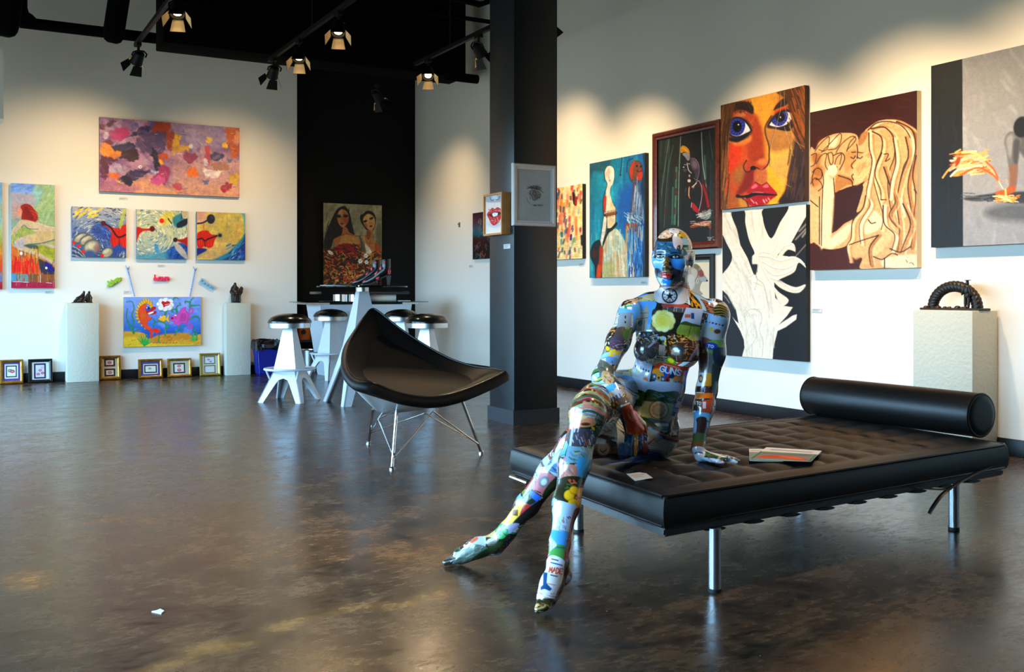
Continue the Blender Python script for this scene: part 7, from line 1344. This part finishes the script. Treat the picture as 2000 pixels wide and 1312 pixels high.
P.ell(490, 972, 16, 15, 'b8c4c0', 0, .3); P.ell(345, 925, 34, 40, '14201c', 0, .4); P.ell(378, 905, 12, 12, 'c8d0d0', 0, .4); P.ell(338, 930, 20, 20, 'd0c83c', 0, .4)
P.poly([(400, 1010), (550, 1040), (540, 1080), (390, 1050)], '24506c', 4); P.rect(470, 1040, 540, 1056, 'c8d4e4'); P.poly([(420, 1070), (510, 1120), (470, 1150), (400, 1100)], '6c6a68', 4); P.line([(440, 1066), (520, 1120)], 12, '4c94e0', 4); P.rect(415, 1090, 440, 1108, 'e4e0dc')
P.poly([(250, 770), (330, 730), (350, 800), (300, 850), (260, 830)], 'c8a42c', 4); P.dabs(16, (255, 740, 340, 800), 16, 5, ['604c1c', 'e8c850'], -40, 3, .8); P.line([(275, 830), (340, 785)], 16, '4c94e8', 4); P.poly([(300, 800), (330, 810), (300, 880), (270, 860)], 'c4a860', 3)
# arms and hands
P.frame(1160, 560, 6.561); on(2)
P.poly([(300, 270), (500, 300), (490, 340), (290, 330)], '68a8f0', 5); P.poly([(330, 330), (490, 330), (470, 530), (290, 530)], '8a929a', 4, 1, False); P.rect(395, 370, 412, 405, '20242c'); P.rect(392, 440, 412, 466, '20242c'); P.poly([(290, 530), (400, 520), (360, 640), (260, 650)], '4c4440', 8); P.poly([(390, 560), (490, 560), (440, 680), (370, 660)], '4c6c34', 8); P.poly([(240, 640), (380, 640), (350, 800), (200, 770)], '50404c', 8); P.dabs(24, (220, 650, 370, 790), 30, 8, ['b83c4c', '3c4c80', 'b8a8b0'], 10, 3, .8)
for x, y in ((180, 800), (220, 830), (260, 820), (240, 870), (290, 850), (320, 840), (210, 880), (170, 780)): P.ell(x, y, 24, 21, 'f0c820', 0, .35)
P.poly([(180, 890), (320, 930), (290, 1000), (160, 960)], '6ca0e0', 6); P.poly([(60, 940), (160, 960), (260, 1050), (200, 1120), (60, 1080)], '606458', 8); P.dabs(26, (50, 950, 260, 1110), 30, 9, ['38403c', '98a098', '48586c', '8c7c60'], 40, 3, .8, 60); P.poly([(110, 1080), (200, 1100), (260, 1200), (180, 1250), (100, 1180)], 'c8a878', 8); P.dabs(14, (110, 1080, 260, 1220), 30, 10, ['6a3c28', 'e8d8b8', 'b84030'], 60, 3, .8, 50)
P.frame(1140, 660, 5.044); on(2)
P.poly([(160, 520), (300, 440), (330, 470), (200, 580)], '58b0e8', 5); P.poly([(200, 570), (340, 500), (390, 560), (240, 650)], 'c4ccd0', 4); text(P, 'MNU', 255, 600, 30, 44, -28, 10, '2c50a8', .3); P.poly([(240, 640), (400, 580), (440, 640), (330, 700)], '6c5c50', 5); P.line([(330, 690), (450, 640)], 16, 'dcd8d0', 5)
P.poly([(365, 720), (460, 655), (540, 780), (600, 900), (580, 960), (410, 960), (420, 850)], 'dc4a20', 4); P.dabs(26, (390, 700, 570, 930), 50, 7, ['f07c3c', 'f0b060', 'b02c14'], 65, 3, .8, 15)
for x0, x1, c_ in ((395, 446, '3c94e0'), (446, 488, '2c6cc4'), (488, 540, 'c89838'), (540, 600, '3c60a8')): P.poly([(x0, 955), (x1, 945), (x1, 1190), (x0, 1190)], c_, 3, 1, False)
P.dabs(20, (490, 960, 600, 1150), 16, 7, ['20242c', 'f0d080', 'd86020', '3c3428'], 0, 5, .85, 30)
P.frame(1100, 430, 2.625); on(3)
P.poly([(735, 475), (850, 510), (845, 600), (700, 590)], 'a8c4ec', 3, 1, False); P.poly([(710, 545), (840, 575), (835, 615), (700, 600)], 'b4b8bc', 4)
for k in range(6): P.rect(728+k*17, 515+k*4, 738+k*17, 523+k*4, ['1c3c90', 'c85030', '20305c'][k % 3])
P.ell(790, 570, 17, 12, '6a3c2c', 0, .3); P.rect(752, 548, 768, 570, 'd0b83c'); P.poly([(740, 440), (780, 425), (840, 450), (850, 500), (745, 470)], '2c2c1c', 4)
for k in range(5): P.line([(750+k*6, 432+k*14), (800+k*6, 428+k*14), (850, 450+k*14)], 5, 'b09c40', 3, .8)
P.poly([(720, 410), (770, 415), (790, 430), (745, 460), (715, 440)], 'e4dcda', 4); P.poly([(695, 600), (750, 610), (740, 660), (690, 650)], '8c5c54', 4); P.poly([(745, 620), (820, 620), (810, 680), (730, 680)], '7c9c44', 4); P.ell(760, 645, 34, 19, '1c44a8', 8, .15); text(P, 'TO', 742, 637, 12, 13, 8, 4, 'e0e8f8', .4); P.poly([(690, 690), (770, 690), (765, 780), (690, 780)], '6c7074', 4); P.poly([(770, 660), (840, 660), (830, 740), (780, 740)], '24344c', 4)
P.poly([(685, 780), (725, 780), (720, 850), (680, 850)], 'c8d4e4', 3, 1, False); P.ell(705, 812, 12, 20, '3c2c2c', 0, .3); P.ell(706, 812, 8, 13, 'c89878', 0, .3); P.poly([(725, 780), (765, 785), (760, 850), (720, 850)], 'dc8c24', 3, 1, False); P.poly([(765, 740), (810, 760), (790, 880), (765, 880)], '384444', 4); P.poly([(675, 885), (770, 885), (768, 910), (672, 915)], 'd07020', 3, 1, False); P.poly([(668, 915), (712, 915), (708, 975), (665, 975)], '34302e', 3, 1, False); text(P, 'ITO', 672, 928, 9, 16, 4, 3.4, 'd8d4cc', .4); P.poly([(712, 925), (768, 915), (760, 990), (705, 985)], 'a8482c', 3, 1, False); P.rect(715, 930, 732, 965, 'd0ccdc')
P.poly([(665, 985), (750, 990), (745, 1020), (690, 1040), (662, 1020)], '58b0f0', 3); P.poly([(685, 1015), (735, 1015), (725, 1090), (680, 1090)], '2c2428', 3); P.poly([(662, 1030), (684, 1030), (680, 1090), (660, 1090)], '88b8ec', 3); P.poly([(662, 1095), (728, 1095), (722, 1140), (664, 1140)], '3c5838', 4); P.poly([(664, 1140), (722, 1140), (720, 1175), (668, 1185)], '6a4830', 4); P.poly([(664, 1165), (722, 1165), (722, 1215), (670, 1215)], 'd4d8e0', 3); P.line([(676, 1194), (700, 1190), (716, 1194)], 7, '2c4c9c', 3); P.dabs(40, (670, 1215, 890, 1262), 16, 5, ['d86030', 'e8e4e0', '6c9c48', '5c80b8', 'b83838', 'c8c8d8', '38404c'], 20, 6, .9, 60)
# legs
P.frame(1100, 430, 2.625); on(4)
for k, c_ in enumerate(['8c9c44', 'c85c38', 'd8c878', '486c3c', '7c3424', 'a8b478', 'd87850', '3c4c34', '98806c', '5c6c50']):
    P.line([(20, 905+k*17), (80, 860+k*18), (150, 840+k*20), (235, 900+k*18)], 13, c_, 5, .9)
P.poly([(30, 1010), (70, 985), (130, 1020), (60, 1060)], 'd8b878', 6); P.poly([(80, 1030), (150, 1010), (165, 1050), (90, 1060)], 'd88058', 6); P.line([(110, 935), (240, 1010)], 20, 'd88870', 6, .9); P.ell(115, 1045, 24, 8, '4c2418', 0, .5)
P.frame(840, 820, 3.2); on(4)
P.poly([(880, 60), (1040, 70), (1030, 150), (870, 160)], '3c3c48', 5); P.dabs(24, (880, 60, 1030, 150), 26, 7, ['98a0b8', 'b05c3c', '28303c', 'd8d0d0'], 80, 3, .8, 30); P.line([(875, 160), (890, 60)], 16, 'd0d8e4', 6, .8)
P.poly([(860, 160), (1010, 175), (1005, 265), (840, 270)], '6c94a8', 4, 1, False); P.dabs(30, (860, 180, 1000, 300), 26, 9, ['38603c', '88b0c8', '4c7c90', '8cac80', 'b8a898'], 20, 3, .85, 50); P.poly([(930, 240), (1008, 255), (985, 390), (912, 350)], '3aa0dc', 3); P.ell(990, 330, 12, 8, 'b04838', 0, .4); P.poly([(825, 280), (918, 290), (905, 370), (815, 360)], 'b07468', 4); P.dabs(12, (830, 290, 910, 360), 24, 8, ['d88858', '80606c', 'c8a090'], 60, 3, .8)
P.poly([(815, 365), (990, 380), (965, 570), (800, 530)], '2c2a1a', 4); P.dabs(20, (830, 370, 980, 430), 22, 9, ['3c5c24', 'd86040', '5c6c2c'], 30, 3, .85, 60)
for x, y, rx, ry, ro in ((870, 470, 34, 34, 0), (900, 440, 30, 26, 20), (945, 455, 32, 34, 0), (890, 515, 30, 24, -20), (935, 520, 26, 32, 10), (968, 480, 22, 34, 10)): P.ell(x, y, rx, ry, 'd89410', ro, .15); P.ell(x, y-2, rx-5, ry-5, 'f8c420', ro, .4)
P.ell(915, 485, 9, 9, 'e87c10', 0, .4)
P.poly([(780, 512), (870, 520), (930, 555), (895, 690), (765, 650)], 'b4d0f0', 4); P.dabs(14, (790, 600, 880, 680), 20, 6, ['98a0a0', '8c6c54', '6c7c68'], 80, 3, .7, 30); P.poly([(880, 560), (930, 558), (890, 690), (855, 680)], 'ccd4ec', 4)
P.poly([(755, 685), (868, 700), (850, 790), (748, 775)], '48a0ec', 3, 1, False); P.poly([(750, 780), (845, 790), (832, 870), (750, 850)], '4c9848', 4); P.line([(752, 790), (840, 800)], 12, '2c6c68', 5); P.poly([(905, 560), (945, 570), (905, 700), (860, 890), (835, 870), (870, 700)], '94401f', 4); P.dabs(20, (850, 600, 930, 860), 16, 6, ['c0643c', '5c2814'], 20, 3, .8, 30)
P.poly([(745, 850), (840, 880), (840, 960), (790, 1110), (700, 1150), (645, 1130), (690, 990)], 'dde0e8', 4); P.line([(760, 868), (800, 878)], 7, '2c3c5c', 4); P.line([(755, 890), (825, 908)], 7, '34446c', 4); text(P, 'MADE', 748, 918, 17, 32, 9, 7, 'cc4c28', .3); P.line([(755, 968), (795, 978)], 7, '3c4858', 4); P.line([(728, 1020), (782, 1032)], 6, 'd88058', 4)
P.poly([(708, 950), (734, 955), (728, 1020), (762, 1056), (748, 1068), (715, 1055), (692, 1062), (690, 1045), (706, 1030)], '1c4874', 4, 1, False); P.poly([(845, 880), (862, 960), (800, 1100), (780, 1110), (830, 990)], '6c4c38', 5); P.dabs(24, (650, 1080, 780, 1130), 30, 6, ['d8b8b0', 'b05c40', 'e4d8d8', '8c7090'], 10, 3, .8)
P.poly([(610, 1190), (640, 1130), (700, 1115), (780, 1120), (790, 1170), (740, 1230), (620, 1230)], '3c3018', 5); P.ell(680, 1165, 44, 20, 'd0b878', -8, .4); P.dabs(16, (625, 1130, 770, 1210), 24, 8, ['8c6c28', '181410', 'e0d0a0'], 0, 3, .8, 30); P.poly([(740, 1180), (790, 1150), (780, 1210), (740, 1230)], 'd0d0dc', 4)  # pale gold ellipse is a highlight painted on the toe
on(5)
P.poly([(815, 120), (880, 90), (880, 140), (850, 180), (800, 190)], 'e0a090', 5); P.dabs(12, (810, 110, 870, 200), 22, 9, ['c83820', 'f0d0c0', '4c7c38'], 60, 3, .85, 40)
P.poly([(800, 170), (860, 200), (810, 340), (715, 310)], '5888b8', 4, 1, False); P.dabs(20, (740, 210, 830, 320), 22, 7, ['24405c', '98b8d8', '3c7448', 'c8d0dc'], 60, 3, .85, 50)
P.poly([(705, 315), (785, 350), (700, 475), (632, 430)], 'cc7078', 3, 1, False); P.poly([(690, 360), (730, 350), (745, 385), (710, 420), (680, 400)], '707478', 4); P.ell(712, 388, 18, 22, 'c8ccd4', 30, .4); P.line([(655, 440), (690, 455)], 8, '503038', 3); P.poly([(760, 380), (800, 400), (770, 500), (700, 480)], '24381f', 6)
P.poly([(625, 435), (695, 480), (645, 545), (575, 505)], '3070e0', 3, 1, False); P.poly([(585, 490), (610, 460), (640, 490), (660, 510), (620, 530)], '20301f', 5); P.poly([(565, 500), (640, 545), (500, 675), (440, 640)], 'ecc03c', 3, 1, False); P.poly([(520, 560), (550, 560), (548, 600), (512, 595)], '7a4414', 3, 1, False); P.poly([(590, 530), (645, 545), (590, 610), (560, 600)], 'c83430', 4); P.poly([(640, 530), (740, 480), (720, 540), (560, 660), (515, 645)], '201c1e', 4); P.poly([(500, 650), (560, 650), (500, 710), (465, 690)], 'a0a0c4', 4)
P.poly([(400, 630), (450, 650), (490, 700), (440, 745), (370, 690)], '2ca04c', 4); P.dabs(12, (420, 650, 490, 720), 20, 7, ['1c2c28', '5c98c0', '88a070'], 30, 3, .8); P.poly([(330, 690), (385, 670), (420, 740), (380, 790), (335, 780)], 'c8a870', 4); P.poly([(340, 740), (400, 740), (420, 790), (360, 820)], '3c2814', 5); P.poly([(230, 780), (330, 700), (345, 790), (270, 800)], 'b8c4d4', 4); P.line([(260, 760), (290, 740)], 20, 'd86844', 5)
P.poly([(150, 850), (250, 780), (345, 790), (350, 830), (220, 925), (150, 900)], '607064', 4); P.dabs(50, (150, 790, 350, 910), 26, 4, ['38463c', '98a89c', 'b8c4b8', '2c3830'], -30, 3, .85, 8); P.poly([(280, 850), (440, 760), (430, 800), (250, 920)], '283c20', 6); P.poly([(55, 860), (150, 810), (180, 830), (110, 920), (60, 890)], '383428', 5); P.dabs(16, (60, 820, 170, 910), 26, 7, ['98886c', '6c8098', '18181a'], -30, 3, .8)
P.frame(1140, 660, 5.044); on(5)
P.poly([(120, 1000), (270, 900), (420, 930), (560, 1000), (560, 1180), (120, 1180)], '2c2622', 6); P.ell(195, 1085, 78, 86, '8c4430', 0, .1); P.ell(195, 1090, 60, 66, 'c8b49c', 0, .15); P.line([(160, 1100), (190, 1125), (225, 1095)], 9, '3c2c24', 4)
P.poly([(280, 900), (350, 905), (420, 1000), (430, 1180), (350, 1190), (330, 1050)], 'b8c4c8', 5); P.poly([(350, 1040), (420, 1060), (430, 1180), (350, 1180)], '3c7cd0', 5); P.line([(270, 950), (310, 1040), (320, 1160)], 14, '48402c', 5); P.poly([(600, 930), (660, 880), (780, 980), (720, 1040)], '8c8c88', 4, 1, False); P.line([(640, 885), (770, 985)], 22, '4c94e8', 4); P.rect(600, 975, 640, 1020, 'e4e0dc'); P.line([(640, 1040), (700, 990)], 16, '8c4c30', 4); P.poly([(590, 1020), (630, 1060), (640, 1120), (590, 1150)], 'c0444c', 5)
# head and neck
P.frame(1260, 420, 7.292); on(0, 1)
P.poly([(190, 960), (560, 960), (580, 1060), (180, 1060)], '8c4c38', 6); P.poly([(170, 1040), (580, 1040), (570, 1250), (300, 1260), (150, 1220)], 'd0ccd0', 6); P.ell(350, 1148, 112, 108, '22242a', 0, .06); P.ell(350, 1148, 92, 88, 'c4c0c6', 0, .06)
st = []
for k in range(10): a = R(-90+36*k); r_ = 62 if k % 2 == 0 else 25; st.append((350+r_*math.cos(a), 1150+r_*math.sin(a)))
P.poly(st, '1c1c20', 4, 1, False)
for k in range(10): a = R(36*k+18); P.ell(350+76*math.cos(a), 1148+73*math.sin(a), 10, 10, '3c3c44', 0, .4)
on(1)
P.poly([(100, 360), (400, 350), (560, 480), (560, 580), (110, 590)], '2c5c80', 8); P.dabs(40, (110, 370, 500, 570), 50, 16, ['1c3844', '4c88c4', '284c3c', '74a8dc', '1c2c3c'], 10, 3, .7, 40)
P.poly([(100, 590), (250, 600), (270, 740), (240, 800), (110, 760)], '68b0ec', 6); P.poly([(340, 610), (570, 600), (560, 800), (430, 830), (350, 740)], '3c90e4', 6); P.poly([(110, 575), (250, 560), (270, 600), (110, 610)], '203438', 6); P.poly([(340, 580), (520, 580), (530, 620), (350, 615)], '1c3038', 6)
P.poly([(262, 600), (310, 590), (355, 640), (360, 790), (300, 820), (245, 790), (255, 700)], '54421c', 6); P.dabs(22, (255, 620, 355, 790), 24, 10, ['c89830', '1c1810', '8c7030', '2c4c78', 'e0b850'], 50, 4, .85, 60)
P.poly([(135, 770), (210, 770), (250, 860), (240, 920), (190, 930)], '26363c', 8); P.poly([(365, 740), (420, 760), (540, 810), (500, 930), (420, 980), (370, 920)], '383440', 8); P.poly([(225, 900), (360, 900), (350, 1000), (250, 1000)], '2c80d8', 6); P.poly([(170, 880), (240, 920), (250, 1000), (200, 960)], '8cbcb0', 6); P.poly([(400, 900), (420, 900), (370, 1000), (350, 1000)], '3c6c50', 4)
P.poly([(165, 300), (390, 280), (400, 370), (160, 370)], '34241a', 6); P.poly([(190, 240), (360, 215), (375, 300), (300, 330), (190, 325)], 'e4bc98', 5); P.dabs(20, (190, 230, 370, 325), 26, 9, ['c87850', 'f4dcc0', '8c5c40'], 20, 3, .8, 60); P.poly([(340, 180), (470, 190), (480, 260), (380, 280)], 'c8d0dc', 5); P.dabs(10, (350, 180, 480, 270), 34, 10, ['24242c', 'e8e8f0'], 20, 4, .8); P.poly([(395, 290), (500, 320), (540, 400), (500, 500), (410, 450)], 'd4ccd8', 6); P.poly([(500, 250), (560, 220), (620, 290), (550, 330)], 'b4a022', 5); P.poly([(460, 440), (500, 430), (500, 500), (450, 490)], '30383c', 6)
eyes = [(hd(-.030, .084, .004), -1), (hd(.030, .084, .004), 1)]
for c_, s_ in eyes:
    x, y = (HX+F*c_[0]/c_[1]-1260)*7.292, (HY+F*(1-c_[2])/c_[1]-420)*7.292
    P.ell(x, y-4, 62, 30, '1a1818', 0, .3); P.ell(x, y, 44, 17, 'c8d0d8', 0, .3); P.ell(x+2, y-2, 17, 17, '1c140f', 0, .25); P.line([(x-56, y+2), (x-20, y-17), (x+24, y-17), (x+56, y+2)], 9, '0c0c0c', 4)
    P.line([(x-62, y-44), (x, y-60), (x+60, y-46)], 15, '18201f', 8, .85)
lp = hd(0, .095, -.068); x, y = (HX+F*lp[0]/lp[1]-1260)*7.292, (HY+F*(1-lp[2])/lp[1]-420)*7.292
P.poly([(x-86, y-2), (x-40, y-34), (x-8, y-26), (x+30, y-36), (x+86, y-6), (x+40, y+36), (x-5, y+46), (x-45, y+36)], 'c62c34', 5); P.line([(x-76, y), (x-20, y-4), (x+20, y-2), (x+76, y-4)], 7, '5c0c14', 4)
CP.on = None
# grown in camera-facing coordinates; set into the room
org = np.array([.50, 3.90, 0.]); Vm = V2-org; me = npmesh('mannequin', Vm, Q2); setcols(me, np.clip(CP.c, 0, 1))
Mman = paintmat('varnished_collage', .22, .9, .5, .0); me.materials.append(Mman)
mq = bpy.data.objects.new('mannequin', me); COL.objects.link(mq); p = cam(*org[:2], 0); mq.location = p; mq.rotation_euler = (0, 0, -TH)
tag(mq, 'seated mannequin covered in a glossy photo collage, legs crossed on the daybed end', 'mannequin')
# ---------- papers ----------
def paper(name, label, corners, z, fn, frame_quad, cat='brochure', th=.002):
    c4 = [flo(px, py, z) for px, py in corners]; cen = sum(c4, Vector())/4; n = 26
    V, Fq = [], []
    for j in range(n+1):
        for i in range(2*n+1): s_, t_ = i/(2*n), j/n; q = c4[0].lerp(c4[1], s_).lerp(c4[3].lerp(c4[2], s_), t_); V.append(q-cen+Vector((0, 0, th)))
    w_ = 2*n+1
    for j in range(n):
        for i in range(2*n): a = j*w_+i; Fq.append((a, a+w_, a+w_+1, a+1))
    b = len(V)
    for q in c4: V.append(q-cen+Vector((0, 0, 0)))
    top = [0, 2*n, n*w_+2*n, n*w_]
    for i in range(4): j = (i+1) % 4; Fq.append((top[i], top[j], b+j, b+i))
    Fq.append((b, b+1, b+2, b+3)); V = np.array([tuple(v) for v in V])
    s_, t_ = np.meshgrid(np.linspace(0, 1, 2*n+1), np.linspace(0, 1, n+1)); P = Paint(np.append(s_.ravel(), [0]*4), np.append(t_.ravel(), [0]*4)); fn(P)
    me = npmesh(name, V, np.array(Fq)); setcols(me, P.c); me.materials.append(Mprint); o = bpy.data.objects.new(name, me); COL.objects.link(o); o.location = cen; return tag(o, label, cat)
def p_b1(s):
    s.fill('e4e0dc'); s.rect(0, .3, 1, 1, '8c9890', .02); s.rect(0, .92, 1, 1, '5c8c70', .02); s.line([(.1, .15), (.5, .15)], .05, '8c8884', .02)
def p_b2(s):
    s.fill('e8e2de'); s.rect(0, .36, 1, 1, '2c6c48', .01); s.rect(.05, .4, .95, .97, '80867e', .01); s.line([(.15, .18), (.85, .2)], .06, '84807e', .03); s.poly([(.1, .9), (.15, .7), (.4, .6), (.7, .66), (.92, .85), (.8, .93), (.4, .85)], 'd84818', .05); s.poly([(.4, .66), (.7, .7), (.85, .84), (.6, .8)], 'f07030', .05); s.line([(.1, .5), (.9, .52)], .05, '50565a', .02)
paper('brochure', 'pale folded brochure lying under another on the daybed', [(1463, 877), (1508, 878), (1530, 902), (1464, 900)], .3605, p_b1, None)
paper('brochure', 'white topped brochure with orange picture lying uppermost on the daybed', [(1497, 874), (1605, 881), (1584, 902), (1463, 897)], .364, p_b2, None)
def p_c1(s): s.fill('c8c6c4'); s.line([(.15, .35), (.8, .35)], .06, '8c8a88', .03); s.line([(.15, .6), (.6, .6)], .06, '9c9a98', .03)
paper('title_card', 'small white title card on the near daybed corner beside the mannequin leg', [(1224, 926), (1258, 922), (1275, 934), (1240, 939)], .352, p_c1, None, 'card')
bm = BM(); q = [flo(*p) for p in ((296, 1195), (306, 1193), (313, 1190), (321, 1194), (315, 1199), (306, 1197))]; prism(bm, q, (0, 0, .003)); tag(obj('paper_scrap', bm, mat('scrap_paper', (225, 222, 210), .7)), 'small white paper scrap on the brown floor', 'scrap')
